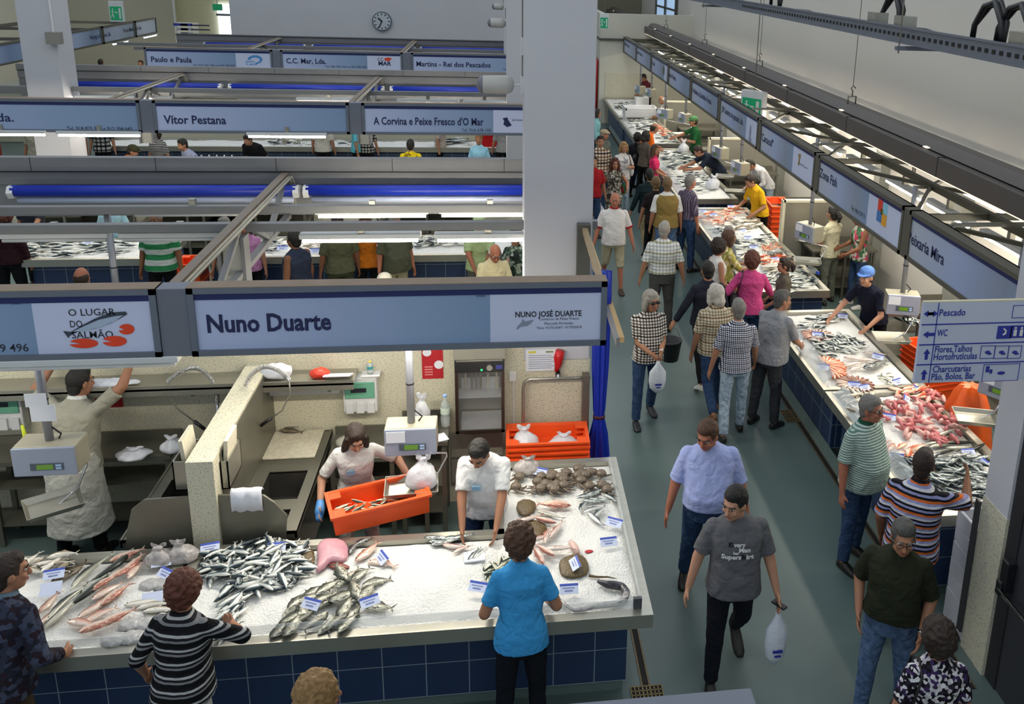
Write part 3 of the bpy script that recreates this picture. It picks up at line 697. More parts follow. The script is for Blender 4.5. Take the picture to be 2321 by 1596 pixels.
# --- roof trusses of the islands
def isl_frame(Yf, Yb, x0, x1, trusses, which):
    ym = (Yf+Yb)/2-.1; Yb0 = Yb
    n = 0
    for yy, z in ((Yf+1.95, 2.94), (Yf+2.80, 2.88) if Yf < 10 else (Yf+3.05, 2.72)):
        for a, b in zip([x0]+trusses, trusses+[x1]):
            if b-a < .5: continue
            tag(MB().box(a+.04, b-.04, yy-.04, yy+.04, z-.08, z).build('cross_beam', grey_beam, bevel=.004), 'grey cross beam of the %s roof frame, %s' % (which, 'over its back' if n else 'over its front'), 'beam', 'cross beams of the %s' % which)
        n += 1
    for X in trusses:
        Yb = Yb0 if X < 0 else Yf+.82*(Yb0-Yf)
        t = thing('roof_truss', 'grey roof truss with conduits running back over the %s, %s' % (which, 'at its left end' if X < -6 else 'at its right end' if X > 0 else 'in its middle'), 'truss', (X, Yf+.1, 2.9))
        MB().bar((X, Yf+.1, 2.975), (X, Yb, 2.975), .08 if X < 0 else .05, .05).build('top_chord', mat('brown_chord', '#7c6f62', .6, .1, .08), t)
        m = MB().bar((X, Yf+.1, 2.5), (X, Yb, 2.5), .07, .05)
        if X > 0: MB().box(X-.05, X+.07, Yb-.04, Yb+.02, 2.35, 3.0).build('end_upright', grey_beam, t); continue
        k = 4; st = (Yb-Yf-.1)/k
        for i in range(k):
            a = (X, Yf+.1+i*st, 2.52 if i % 2 else 2.95); b = (X, Yf+.1+(i+1)*st, 2.95 if i % 2 else 2.52); m.bar(a, b, .05, .05)
        m.build('lattice', grey_beam, t)
        m = MB()
        for dx in (.07, .10) if X < 0 else (): m.tube([(X+dx, Yf+.15, 2.985), (X+dx, Yb-.15, 2.985), (X+dx, Yb-.05, 2.9), (X+dx, Yb-.05, 2.55)], .011, 8)
        if X < 0: m.build('conduit', mat('pale_conduit', '#b3ad9c', .4, .3, .05), t, smooth=True)
isl_frame(6.45, 10.2, -5.6, .98, [-2.36], 'near island')
isl_frame(15.28, 18.95, -9.3, 1.0, [-6.2, -2.45, .9], 'second island')
isl_frame(23.8, 27.65, -10, 1.0, [-6.3, -2.5, .9], 'third island')
# posts in the middle of the islands
for X, Y, lab in ((-2.42, 8.29, 'near'), (-6.3, 17.15, 'second'), (-2.5, 17.15, 'second')):
    t = thing('steel_post', 'grey steel post carrying the roof truss of the %s island, %s' % (lab, 'left' if X < -6 else 'middle'), 'post', (X, Y, 0))
    MB().hexa([(X-.11, Y-.05, 1.951), (X+.11, Y-.05, 1.951), (X+.11, Y+.05, 1.951), (X-.11, Y+.05, 1.951), (X-.07, Y-.05, 2.9), (X+.07, Y-.05, 2.9), (X+.07, Y+.05, 2.9), (X-.07, Y+.05, 2.9)]).build('shaft', mat('pale_grey_post', '#a4a39a', .5, .2, .05), t)
    MB().box(X-.12, X-.09, Y-.09, Y+.09, 1.951, 2.85).box(X+.09, X+.12, Y-.09, Y+.09, 1.951, 2.85).build('flange', grey_beam, t)
# end rail of the near island with its wooden batten
p, q, r_, u = PY(1308, 506, 8.19), PY(1338, 506, 8.19), PY(1325, 520, 8.15), PY(1364, 645, 6.62)
t = thing('column_bracket', 'grey bracket with a tan brace tying the near sign to the big column', 'bracket', (p.x, 8.2, 2.6)); MB().box(p.x, q.x, 8.13, 8.215, 2.4, p.z).build('bracket_plate', dark_beam, t, bevel=.004)
MB().bar(r_, u, .05, .04).build('brace', mat('tan_brace', '#9a8462', .6, 0, .1), t)
t = thing('end_beam', 'wooden topped beam at the aisle end of the near stall island', 'beam', (1.03, 8.6, 2.1))
MB().bar((1.06, 7.3, 2.15), (1.06, 11.0, 2.15), .045, .05).build('wood_batten', mat('pale_wood', '#b09468', .7, 0, .15, 8., stretch=(1, .2, 1)), t)
MB().bar((1.025, 7.3, 2.13), (1.025, 11.0, 2.13), .03, .08).build('grey_rail', grey_beam, t)
MB().box(.98, 1.06, 10.95, 11.03, 0, 2.15).build('end_post', grey_beam, t)
# foreground gallery beam
t = thing('foreground_sign_top', 'top edge of a grey brown sign box at the bottom of the picture', 'sign', (0, 2.42, 2.5))
MB().box(-1., .835, 2.28, 2.42, 2.48, 3.0).build('box', grey_paint, t, bevel=.006)
# ================================================================ fluorescent lamps
TUBE_W = 9.
def lamp(c, axis, L, lit, label, group=None, hang=None):
    c = Vector(c); t = thing('fluorescent_lamp', label, 'lamp', c, group)
    d = KX if axis == 'x' else KY; n = KY if axis == 'x' else KX
    a, b = c-d*L/2, c+d*L/2
    MB().bar(a+KZ*.035, b+KZ*.035, .11, .05).build('lamp_housing', tube_off, t, bevel=.008)
    MB().tube([a+d*.03-KZ*.01-n*.02, b-d*.03-KZ*.01-n*.02], .02, 10).build('tube', tube_on if lit else tube_off, t, smooth=True)
    MB().box(c.x-.03, c.x+.03, c.y-.03, c.y+.03, c.z+.055, c.z+(hang or .075)).build('clip', steel, t)
    if lit:
        l = bpy.data.lights.get('tube_light') or bpy.data.lights.new('tube_light', 'AREA'); l.shape = 'RECTANGLE'; l.size = 1.1; l.size_y = .05; l.energy = TUBE_W; l.color = (1., .93, .80)
        o = bpy.data.objects.new('tube_light', l); o.location = (0, 0, -.045); o.rotation_euler = (0, 0, 0 if axis == 'x' else PI/2); COL.objects.link(o); o.parent = t
    return t
def lamps_x(Y, z, spans, which):
    for i, (p0, p1, py, lit) in enumerate(spans):
        a, b = PY(p0, py, Y), PY(p1, py, Y)
        z = PY((p0+p1)/2, py, Y).z+.0; lamp(((a.x+b.x)/2, Y, z), 'x', b.x-a.x, lit, '%s lamp %s, %s' % ('lit' if lit else 'unlit', which, ['leftmost', 'second from left', 'third from left', 'fourth from left'][min(i, 3)]), None, .15)
lamps_x(6.5, 2.38, [(-20, 410, 825, False)], 'under the Lugar do Salmão sign')
for i, x in enumerate((-4.6, -1.5, -.2)): lamp((x, 6.72, 2.44), 'x', 1.2, True, 'lit lamp behind the near stall sign, %s' % ['above the left counter', 'above the sink', 'above the seller in the white shirt'][i])
lamps_x(8.45, 2.62, [(0, 250, 540, False), (273, 545, 538, False), (680, 955, 541, True), (985, 1225, 540, True)], 'under the front beam of the near island')
lamps_x(9.27, 2.6, [(300, 575, 483, False), (716, 972, 486, True), (995, 1225, 484, True)], 'under the rear beam of the near island')
lamps_x(15.3, 2.42, [(-100, 107, 303, True), (130, 322, 305, True), (560, 742, 308, True)], 'under the second row of signs')
lamps_x(17.3, 2.55, [(165, 390, 225, True), (672, 820, 229, True), (900, 1040, 232, True), (1050, 1147, 234, True)], 'inside the second island')
# ================================================================ fish counters
GUARD = mat('clear_guard_sheet', '#dfe6e6', .12, 0, 0, alpha=.30, spec=.6)
ice_m = mat('crushed_ice', '#ecebe6', .55, 0, .05, 5., bump=.9, bs=55., spec=.4)
COVE = None
def counter(rects, label, z=.9, base=None, guards=(), splits=(), group=None, rim=.075):
    """rects: list of tray rectangles (x0,x1,y0,y1); base: list of tiled boxes; guards: segments ((x,y),(x,y),height,lean)"""
    x0, y0 = rects[0][0], rects[0][2]; t = thing('fish_counter', label, 'fish counter', ((rects[0][0]+rects[0][1])/2, (y0+rects[0][3])/2, 0), group)
    for (a, b, c, d, nb) in rects:
        m = MB(); m.box(a+rim-.01, b-rim+.01, c+rim-.01, d-rim+.01, z-.075, z-.06)
        ya, yb = c+(0 if 'F' in nb else rim), d-(0 if 'B' in nb else rim)
        if 'L' not in nb: m.box(a, a+rim, ya, yb, z-.02, z).box(a+.001, a+.012, c+.001, d-.001, z-.11, z-.02).box(a+rim-.01, a+rim-.001, ya, yb, z-.06, z-.02)
        if 'R' not in nb: m.box(b-rim, b, ya, yb, z-.02, z).box(b-.012, b-.001, c+.001, d-.001, z-.11, z-.02).box(b-rim+.001, b-rim+.01, ya, yb, z-.06, z-.02)
        if 'F' not in nb: m.box(a, b, c, c+rim, z-.02, z).box(a+.012, b-.012, c+.001, c+.012, z-.11, z-.02).box(a+rim, b-rim, c+rim-.01, c+rim-.001, z-.06, z-.02)
        if 'B' not in nb: m.box(a, b, d-rim, d, z-.02, z).box(a+.012, b-.012, d-.012, d-.001, z-.11, z-.02).box(a+rim, b-rim, d-rim+.001, d-rim+.01, z-.06, z-.02)
        for ch, bx in (('L', (a, a+rim, c, d)), ('R', (b-rim, b, c, d)), ('F', (a, b, c, c+rim)), ('B', (a, b, d-rim, d))):
            if ch in nb: m.box(*bx, z-.075, z-.0605)
        m.build('steel_tray', steel, t)
    for q in base or []: MB().box(*q).build('tiled_base', tiles, t)
    for q in base or []: MB().box(q[0]+.02, q[1]-.02, q[2]+.02, q[3]-.02, 0, q[4]).build('plinth', mat('teal_cove', '#5c6f6b', .45, 0, .08), t)
    for s_ in splits: MB().box(*s_).build('tray_divider', steel, t)
    for (p, q, h, lx, ly) in guards:
        MB().slab((p[0], p[1], z), (q[0], q[1], z), (q[0]+lx, q[1]+ly, z+h), (p[0]+lx, p[1]+ly, z+h), .006).build('clear_guard', GUARD, t)
    return t
def ice(x0, x1, y0, y1, z, label, amp=.012, mound=None, seed=0):
    nx, ny = max(4, int((x1-x0)/.045)), max(4, int((y1-y0)/.045)); r = random.Random(seed); v = []; f = []
    ph = [r.uniform(0, 6) for _ in range(6)]
    for j in range(ny+1):
        for i in range(nx+1):
            x = x0+(x1-x0)*i/nx; y = y0+(y1-y0)*j/ny; e = 0 if i in (0, nx) or j in (0, ny) else 1
            h = amp*(math.sin(x*7+ph[0])*math.sin(y*8+ph[1])+.6*math.sin(x*17+ph[2])*math.sin(y*15+ph[3]))+r.uniform(-.004, .006)
            for mx, my, mr, mh in (mound or []):
                d = math.hypot(x-mx, y-my)/mr
                if d < 1: h += mh*(1-d*d)
            v.append((x, y, z+h*e-(1-e)*.02))
    for j in range(ny):
        for i in range(nx):
            a = j*(nx+1)+i; f.append((a, a+1, a+nx+2, a+nx+1))
    o = MB().add(v, f).build('ice_bed', ice_m, wloc=((x0+x1)/2, (y0+y1)/2, z), smooth=True); o['kind'] = 'stuff'; return tag(o, label, 'ice')
ZC = .9
counter([(-6.2, -2.365, 5.31, 6.43, '')], 'tiled steel fish counter of the left near stall, behind the curly haired woman', base=[(-6.1, -2.4, 5.58, 6.3, .10, .79)], guards=[((-6.1, 5.40), (-2.45, 5.40), .07, 0, -.01)])
counter([(-2.335, .02, 5.31, 6.43, 'R'), (.02, 1.065, 5.31, 7.45, 'L')], 'tiled L-shaped steel fish counter of the near stall under the Nuno Duarte sign', base=[(-2.3, .925, 5.58, 6.3, .10, .79), (.06, .925, 6.3, 7.4, .10, .79)],
        guards=[((-2.25, 5.40), (.97, 5.40), .075, 0, -.01), ((.98, 5.40), (.98, 7.36), .06, .012, 0)], splits=[(-.055, .02, 6.36, 7.45, .83, .9)])
MB().box(1.06-.13, .99, 5.38, 5.41, .9, .985).build('guard_clip', mat('dark_clip', '#44444a', .4), [o for o in COL.objects if o.name.startswith('fish_counter')][-1])
ice(-6.1, -2.44, 5.39, 6.35, .868, 'crushed ice on the left near counter', seed=1, mound=[(-2.55, 5.9, .3, .03)])
ice(-2.26, -.03, 5.39, 6.35, .872, 'crushed ice bed of the near counter, long part beside the tiles', seed=2, mound=[(-.7, 5.95, .5, .03)])
ice(-.03, .985, 5.39, 7.37, .872, 'crushed ice bed on the short arm of the near counter by the aisle', seed=3)
# right hand row of counters
RL, RR = 3.53, 4.74
def rcounter(y0, y1, label, splits=(), seed=0, g=True):
    sp = [(RL+.03, RR-.03, s-.035, s+.035, .83, .9) for s in splits]
    counter([(RL, RR, y0, y1, '')], label, base=[(3.72, RR-.06, y0+.12, y1-.12, .10, .79)], guards=[((RL+.05, y0+.15), (RL+.05, (y0+y1)/2-.03), .11, .13, 0), ((RL+.05, (y0+y1)/2+.03), (RL+.05, y1-.1), .11, .13, 0)] if g else [], splits=sp)
    ys = [y0]+list(splits)+[y1]
    for i in range(len(ys)-1): ice(RL+.09, RR-.09, ys[i]+.08, ys[i+1]-.08, .868, 'crushed ice in the %s' % label.replace('steel fish counter', 'counter'), amp=.008, seed=seed+i)
rcounter(6.25, 8.60, 'steel fish counter on the right, nearest to the pillar', seed=10)
rcounter(8.64, 11.0, 'steel fish counter on the right with fans of fish', seed=14)
rcounter(11.72, 16.35, 'long steel fish counter on the right behind the woman in pink', [13.3], seed=20)
rcounter(17.0, 22.1, 'steel fish counter on the right beside the man in the purple shirt', [], seed=30)
rcounter(22.7, 26.4, 'steel fish counter on the right beside the man in orange', [], seed=40)
rcounter(26.75, 30.9, 'last steel fish counter on the right against the cream wall', [], seed=50, g=False)
tag(MB().loft([[(3.655, y, .002), (3.72, y, .11), (3.74, y, .002)] for y in (6.3, 30)]).build('floor_cove', mat('teal_cove', '')), 'raised teal floor cove along the foot of the right counters', 'cove')['kind'] = 'structure'
# counters of the second and third island
counter([(-6.95, -4.98, 13.6, 14.7, '')], 'fish counter of the second island behind the man in green and white stripes', base=[(-6.88, -5.02, 13.8, 14.6, .10, .79)])
counter([(-4.42, .95, 13.6, 14.7, '')], 'fish counter of the second island behind the woman in orange', base=[(-4.38, .9, 13.8, 14.6, .10, .79)])
counter([(-9.3, .95, 22.0, 23.1, '')], 'fish counter of the third island below the Paulo e Paula sign', base=[(-9.2, .9, 22.2, 23.0, .10, .79)])
ice(-6.87, -5.05, 13.7, 14.6, .868, 'crushed ice on the second island counter, left part', seed=60); ice(-4.35, .85, 13.7, 14.6, .868, 'crushed ice on the second island counter, right part', seed=61)
ice(-9.2, .85, 22.1, 23.0, .868, 'crushed ice on the third island counter', seed=62)
# ================================================================ near stall: walls, divider, sinks
struct('wall_stall_near', MB().box(-6.2, .225, 8.24, 8.34, 0, 1.95), speckle)
struct('wall_stall_middle', MB().box(-9.5, .13, 17.1, 17.2, 0, 1.30), speckle)
struct('wall_stall_far', MB().box(-10, .13, 25.8, 25.9, 0, 1.30), speckle)
MB_ = thing('stall_divider', 'cream speckled divider wall between the two near stalls', 'divider wall', (-2.27, 7.3, 0)); MB().box(-2.37, -2.17, 6.46, 8.24, 0, 1.61).build('wall_core', speckle, MB_, bevel=.004); MB().box(-2.168, -2.16, 6.62, 8.235, .89, 1.585).box(-2.38, -2.372, 6.62, 8.235, .89, 1.585).build('steel_cladding', steel_dark, MB_)
0 and tag(None, 'cream speckled divider wall between the two near stalls', 'divider wall')
def plate(pts, Y, th, name, label, cat):
    P = [PY(x, y, Y) for x, y in pts]; n = len(P)
    return tag(MB().loft([[(p.x, Y-th, p.z) for p in P], [(p.x, Y, p.z) for p in P]]).build(name, steel_dark), label, cat)
plate([(286, 1242), (290, 1200), (300, 1152), (329, 1130), (436, 1123), (447, 1236)], 6.52, .02, 'splash_plate', 'grey steel splash plate left of the speckled divider, behind the counter', 'splash plate')
plate([(497, 1232), (486, 1120), (598, 1120), (623, 1137), (652, 1167), (648, 1226)], 6.52, .02, 'splash_plate', 'grey steel splash plate right of the divider with a white cloth over it', 'splash plate')
# cloth hanging over the plate
a, b = PY(521, 1116, 6.48), PY(596, 1157, 6.48)
m = MB(); rows = [];
for k, (dy, z) in enumerate(((-.012, b.z), (-.02, (a.z+b.z)/2), (-.014, a.z), (.03, a.z+.01), (.07, a.z-.03))):
    rows.append([(a.x+(b.x-a.x)*i/8, 6.49+dy+.006*math.sin(i*1.7+k), z+(.008*math.sin(i*2.1) if k == 0 else 0)) for i in range(9)])
m.loft(rows, cap=False, close=False)
o = tag(m.build('cloth', paper, smooth=True), 'folded white paper cloth hanging over the steel splash plate', 'cloth'); md = o.modifiers.new('s', 'SOLIDIFY'); md.thickness = .006
# sinks unit
def sink_unit(x0, x1, y0, y1, z, holes, label):
    t = thing('sink_unit', label, 'sink', ((x0+x1)/2, (y0+y1)/2, 0))
    ys = sorted(holes, key=lambda q: q[2]); m = MB(); cur = y0
    for hx0, hx1, hy0, hy1 in ys:
        m.box(x0, x1, cur, hy0, z-.02, z); m.box(x0, hx0, hy0, hy1, z-.02, z); m.box(hx1, x1, hy0, hy1, z-.02, z); cur = hy1
    m.box(x0, x1, cur, y1, z-.02, z); m.box(x0, x1, y0, y0+.015, z-.06, z).box(x0, x1, y1-.015, y1, z-.06, z).box(x0, x0+.015, y0, y1, z-.06, z+.012).box(x1-.015, x1, y0, y1, z-.06, z+.012)
    m.build('sink_top', steel_dark, t)
    for hx0, hx1, hy0, hy1 in ys:
        b = MB(); b.box(hx0-.005, hx0, hy0, hy1, z-.26, z-.01).box(hx1, hx1+.005, hy0, hy1, z-.26, z-.01).box(hx0, hx1, hy0-.005, hy0, z-.26, z-.01).box(hx0, hx1, hy1, hy1+.005, z-.26, z-.01).box(hx0, hx1, hy0, hy1, z-.265, z-.26).build('sink_bowl', mat('dark_sink_steel', '#5c5b58', .35, .7, .1), t)
        MB().cyl(((hx0+hx1)/2, (hy0+hy1)/2, z-.26), ((hx0+hx1)/2, (hy0+hy1)/2, z-.255), .035).build('sink_drain', black_pl, t)
    for i in (0, 1):
        for j in (0, 1): MB().box(x0+.02+i*(x1-x0-.08), x0+.06+i*(x1-x0-.08), y0+.02+j*(y1-y0-.08), y0+.06+j*(y1-y0-.08), 0, z-.05).build('leg', steel_dark, t)
    MB().box(x0+.02, x1-.02, y0+.04, y1-.04, .3, .32).build('lower_shelf', steel_dark, t)
    return t
sink_unit(-2.16, -1.63, 6.58, 8.22, .88, [(-2.04, -1.74, 6.68, 6.90), (-2.05, -1.72, 7.05, 7.50)], 'steel sink unit along the right side of the speckled divider')
sink_unit(-2.95, -2.38, 6.58, 7.95, .88, [(-2.85, -2.5, 7.0, 7.45)], 'steel sink unit along the left side of the speckled divider')
def board(p, w, d, z, rz, label, th=.02):
    return tag(MB().obox((0, 0, 0), (w, d, th)).build('cutting_board', mat('stained_cutting_board', '#c9c2ad', .6, 0, .22, 22.), loc=(p[0], p[1], z+th/2), bevel=.006), label, 'cutting board')
board((-1.93, 7.95), .46, .5, .882, 0, 'large stained white cutting board with fish on the sink unit right of the divider')
board((-2.68, 6.78), .46, .25, .9, 0, 'stained white cutting board behind the left splash plate')
# faucets with coil springs
def faucet(Y, riser, arc, hose, label, zb=.88):
    P = lambda q: PY(q[0], q[1], Y); b = P(riser[0]); t = thing('spray_faucet', label, 'faucet', (b.x, Y, zb))
    MB().tube([(b.x, Y, zb)]+[P(q) for q in riser], .014, 10).build('riser', chrome, t, smooth=True)
    pts = [P(q) for q in arc]
    fine = []
    for i in range(len(pts)-1):
        p0, p1, p2, p3 = pts[max(i-1, 0)], pts[i], pts[i+1], pts[min(i+2, len(pts)-1)]
        for k in range(10):
            u = k/10; fine.append(.5*((2*p1)+(p2-p0)*u+(2*p0-5*p1+4*p2-p3)*u*u+(3*p1-p0-3*p2+p3)*u**3))
    fine.append(pts[-1])
    MB().tube(fine, .010, 8).build('inner_hose', mat('grey_hose', '#8d8a80', .4, .3, .05), t, smooth=True)
    hel = []; L = len(fine)-1
    for i in range(L*6):
        u = i/6; k = int(u); p = fine[k].lerp(fine[k+1], u-k); d = (fine[k+1]-fine[k]).normalized(); s_ = Vector((0, 1, 0)); w = d.cross(s_).normalized(); a_ = i*1.15
        hel.append(p+(s_*math.cos(a_)+w*math.sin(a_))*.022)
    MB().tube(hel, .003, 5).build('coil_spring', chrome, t, smooth=True)
    hp = [P(q) for q in hose]; MB().tube(hp, .007, 8).build('hose', mat('grey_hose', ''), t, smooth=True)
    d = (hp[-1]-hp[-2]).normalized(); MB().tube([hp[-1], hp[-1]+d*.12], .017, 8).build('spray_handle', black_pl, t, smooth=True)
    MB().tube([(b.x, Y, zb+.12), (b.x+.01, Y-.22, zb+.16), (b.x+.01, Y-.3, zb+.10)], .012, 8).build('spout', chrome, t, smooth=True)
    for q in (-1, 1): MB().tube([(b.x, Y, zb+.07), (b.x+q*.09, Y-.02, zb+.07)], [.012, .018], 8).build('tap_handle', chrome, t, smooth=True)
faucet(7.75, [(566, 1075), (556, 910)], [(556, 910), (556, 880), (570, 850), (595, 832), (620, 835), (645, 850), (655, 862)], [(655, 862), (658, 890), (640, 930), (615, 948)], 'coil spring spray faucet right of the divider in the near stall')
faucet(7.95, [(500, 1000), (492, 915)], [(492, 915), (490, 890), (478, 860), (455, 838), (430, 835), (400, 850), (381, 866)], [(381, 866), (384, 895), (400, 925), (440, 955)], 'coil spring spray faucet left of the divider in the near stall')
# steel paper holders on the divider
for i, (a, b, lab) in enumerate((((391, 1045), (431, 1108), 'steel paper holder on the left side of the divider end'), ((486, 1045), (523, 1105), 'steel paper holder on the right side of the divider end'))):
    p, q = PY(*a, 6.62), PY(*b, 6.62); t = thing('paper_holder', lab, 'holder', ((p.x+q.x)/2, 6.72, q.z))
    x0, x1 = p.x, q.x
    if i == 0: x1 = -2.373
    else: x0 = -2.167
    MB().box(x0, x1, 6.60, 6.61, q.z, p.z).box(x0, x1, 6.94, 6.95, q.z, p.z).box(x0, x0+.01, 6.6, 6.95, q.z, p.z).box(x1-.01, x1, 6.6, 6.95, q.z, p.z).box(x0, x1, 6.6, 6.95, q.z, q.z+.01).build('box', steel, t)
    MB().obox(((x0+x1)/2, 6.78, p.z-.02), (.03, .26, .34), ry=.08*(1 if i else -1)).build('paper_stack', mat('printed_paper', '#cfc9b4', .8, 0, .15, 20.), t)
# back counters and shelf
def bench(x0, x1, y0, y1, z, label, shelf=True):
    t = thing('steel_bench', label, 'bench', ((x0+x1)/2, (y0+y1)/2, 0))
    MB().box(x0, x1, y0, y1, z-.04, z).box(x0, x1, y1-.02, y1, z, z+.08).build('bench_top', steel_dark, t)
    if shelf: MB().box(x0+.03, x1-.03, y0+.04, y1-.03, z-.30, z-.28).box(x0+.03, x1-.03, y0+.04, y1-.03, .2, .22).build('lower_shelf', steel_dark, t)
    for x in (x0+.02, (x0+x1)/2, x1-.06):
        for y in (y0+.02, y1-.06): MB().box(x, x+.04, y, y+.04, 0, z-.04).build('leg', steel_dark, t)
    return t
bench(-6.1, -3.0, 7.86, 8.22, .88, 'long steel bench against the wall behind the man in the apron')
bench(-1.60, -.98, 7.72, 8.22, .84, 'short steel bench between the sinks and the hanging scale')
bench(-.96, -.50, 7.72, 8.22, .98, 'dark steel table with a bag and a bottle left of the glass fronted cabinet')
t = thing('wall_shelf', 'long steel wall shelf above the benches of the near stalls', 'shelf', (-3, 8.1, 1.5)); MB().box(-6.1, -1.36, 7.92, 8.235, 1.5, 1.52).box(-6.1, -1.36, 7.92, 7.935, 1.45, 1.55).build('shelf_board', steel, t)
for x in (-5.2, -4., -2.8, -1.6): MB().box(x, x+.03, 7.95, 8.235, 1.42, 1.5).build('bracket', steel_dark, t)
# things on the shelf
def lump(name, c, r, m, label, cat, dd=.03, sc=.06, seed=0, group=None):
    mb = MB().ball((0, 0, 0), r, 16, 12); o = mb.build(name, m, loc=c, smooth=True, disp=(dd, sc), remesh=min(r)*.16)
    return tag(o, label, cat, group)
c = PY(625, 818, 8.05); lump('towel_pack', (c.x, 8.05, 1.60), (.14, .09, .075), paper, 'white pack with a red stripe on the shelf above the faucet', 'pack')
c = PY(722, 818, 8.05); lump('meat_bag', (c.x, 8.05, 1.57), (.09, .07, .05), mat('red_printed_bag', '#d23a26', .4, 0, .3, 20.), 'red and white bag lying on the steel shelf', 'bag')
tag(MB().obox((0, 0, 0), (.24, .22, .012), rx=-.35).build('napkin', paper, loc=(PY(765, 822, 7.98).x, 7.98, 1.575)), 'white cloth hanging off the right end of the shelf', 'cloth')
lump('white_cloth', (PY(245, 833, 8.05).x, 8.03, 1.545), (.26, .08, .03), paper, 'crumpled white sheets on the shelf above the man in the apron', 'cloth')
tag(MB().box(-.07, .07, -.01, .01, -.04, .04).build('white_box', white_pl, loc=(PY(720, 880, 8.2).x, 8.22, PY(720, 880, 8.2).z)), 'flat white wall box right of the faucet', 'box') if 0 else None
a, b = PY(612, 857, 8.2), PY(772, 884, 8.2)
tag(MB().box(a.x, b.x, 8.12, 8.235, b.z, a.z).build('wall_duct', white_pl, bevel=.006), 'white wall duct with sunglasses lying on it, left of the green box', 'duct')
g = MB().ball((-.03, 0, 0), (.03, .012, .016)).ball((.03, 0, 0), (.03, .012, .016)).tube([(-.06, 0, .0), (-.05, .05, 0)], .003).tube([(.06, 0, .0), (.05, .05, 0)], .003)
tag(g.build('sunglasses', black_pl, loc=(PY(730, 852, 8.17).x, 8.15, a.z+.017), smooth=True), 'dark sunglasses lying on the white wall duct', 'sunglasses')
def fusebox(x0, y0, x1, y1, label):
    a, b = PY(x0, y0, 8.15), PY(x1, y1, 8.15); t = thing('fuse_box', label, 'fuse box', ((a.x+b.x)/2, 8.2, b.z)); w = b.x-a.x; h = a.z-b.z
    MB().box(a.x, b.x, 8.12, 8.235, b.z, a.z).build('case', white_pl, t, bevel=.012)
    MB().box(a.x+.02, b.x-.02, 8.105, 8.125, b.z+h*.42, a.z-h*.12).build('green_lid', mat('green_translucent_lid', '#6fae93', .2, 0, .1), t, bevel=.008)
    MB().box(a.x+w*.25, b.x-w*.3, 8.10, 8.107, b.z+h*.60, b.z+h*.72).build('label_strip', black_ink, t)
    for k in range(3): MB().box(a.x+w*(.08+.31*k), a.x+w*(.30+.31*k), 8.095, 8.13, b.z-.0, b.z+h*.30).build('socket_flap', white_pl, t, bevel=.005)
fusebox(776, 855, 857, 930, 'white wall socket box with green lid left of the hanging scale'); fusebox(-45, 884, 60, 968, 'white socket box with green lid at the left picture edge')
# posters on the wall
def poster(x0, y0, x1, y1, Y, mt, name, label, deco=None):
    a, b = PY(x0, y0, Y), PY(x1, y1, Y); t = thing(name, label, 'poster', ((a.x+b.x)/2, Y, b.z)); MB().box(a.x, b.x, Y-.006, Y, b.z, a.z).build('sheet', mt, t)
    if deco: deco(t, a, b)
    return t
redp = mat('red_poster', '#b3202a', .5, 0, .02)
def dots(t, a, b):
    w, h = b.x-a.x, a.z-b.z
    for cx, cz, r in ((.25, .72, .16), (.8, .38, .17)): MB().cyl((a.x+w*cx, 8.228, b.z+h*cz), (a.x+w*cx, 8.226, b.z+h*cz), w*r*1.3, 20).build('white_disc', paper, t)
    for i in range(4): MB().box(a.x+w*.12, a.x+w*.5, 8.2265, 8.229, b.z+h*(.1+.07*i), b.z+h*(.13+.07*i)).build('text_line', mat('pink_text_print', '#d98a8a', .5), t)
poster(955, 775, 1005, 857, 8.235, redp, 'red_poster', 'red poster with white discs behind the scale pole', dots)
poster(210, 862, 280, 922, 8.235, redp, 'red_poster', 'red poster with a white disc behind the head of the man in the apron', lambda t, a, b: MB().cyl((a.x+.1, 8.228, a.z-.12), (a.x+.1, 8.226, a.z-.12), .05, 20).build('white_disc', paper, t))
def lines(t, a, b):
    w, h = b.x-a.x, a.z-b.z; Y = t.location.y
    MB().box(a.x+w*.08, a.x+w*.32, Y-.009, Y-.006, a.z-h*.16, a.z-h*.06).build('yellow_logo', mat('yellow_print', '#d8cf5a', .5), t)
    MB().box(a.x+w*.62, a.x+w*.85, Y-.009, Y-.006, a.z-h*.15, a.z-h*.07).build('fish_logo', mat('olive_print', '#7f8f6a', .5), t)
    for i in range(7): MB().box(a.x+w*.08, a.x+w*(.9 if i % 2 else .8), Y-.009, Y-.006, a.z-h*(.28+.1*i), a.z-h*(.25+.1*i)).build('text_line', mat('grey_text_print', '#9aa0b2', .6), t)
poster(1192, 793, 1264, 839, 8.21, paper, 'notice_sheet', 'white notice sheet with small print beside the red horn shaped handset', lines)
# red lighter shaped tool on the wall
m = MB(); P = [PY(x, y, 8.17) for x, y in ((1270, 795), (1266, 812), (1265, 828), (1260, 842))]
t = thing('red_ticket_dispenser', 'red curved ticket dispenser hanging on the column cladding', 'ticket dispenser', P[3]); MB().tube(P, [.045, .05, .035, .018], 12).build('body', mat('glossy_red', '#c4161a', .25, 0, .03), t, smooth=True)
q = PY(1264, 848, 8.17); MB().box(q.x-.022, q.x+.022, 8.12, 8.2, q.z-.02, q.z+.03).build('nozzle', black_pl, t, bevel=.004); MB().box(q.x-.012, q.x+.012, 8.115, 8.121, q.z-.01, q.z+.02).build('ticket', paper, t)
MB().box(P[0].x-.02, P[0].x+.02, 8.17, 8.22, P[1].z-.02, P[1].z+.02).build('wall_mount', black_pl, t)
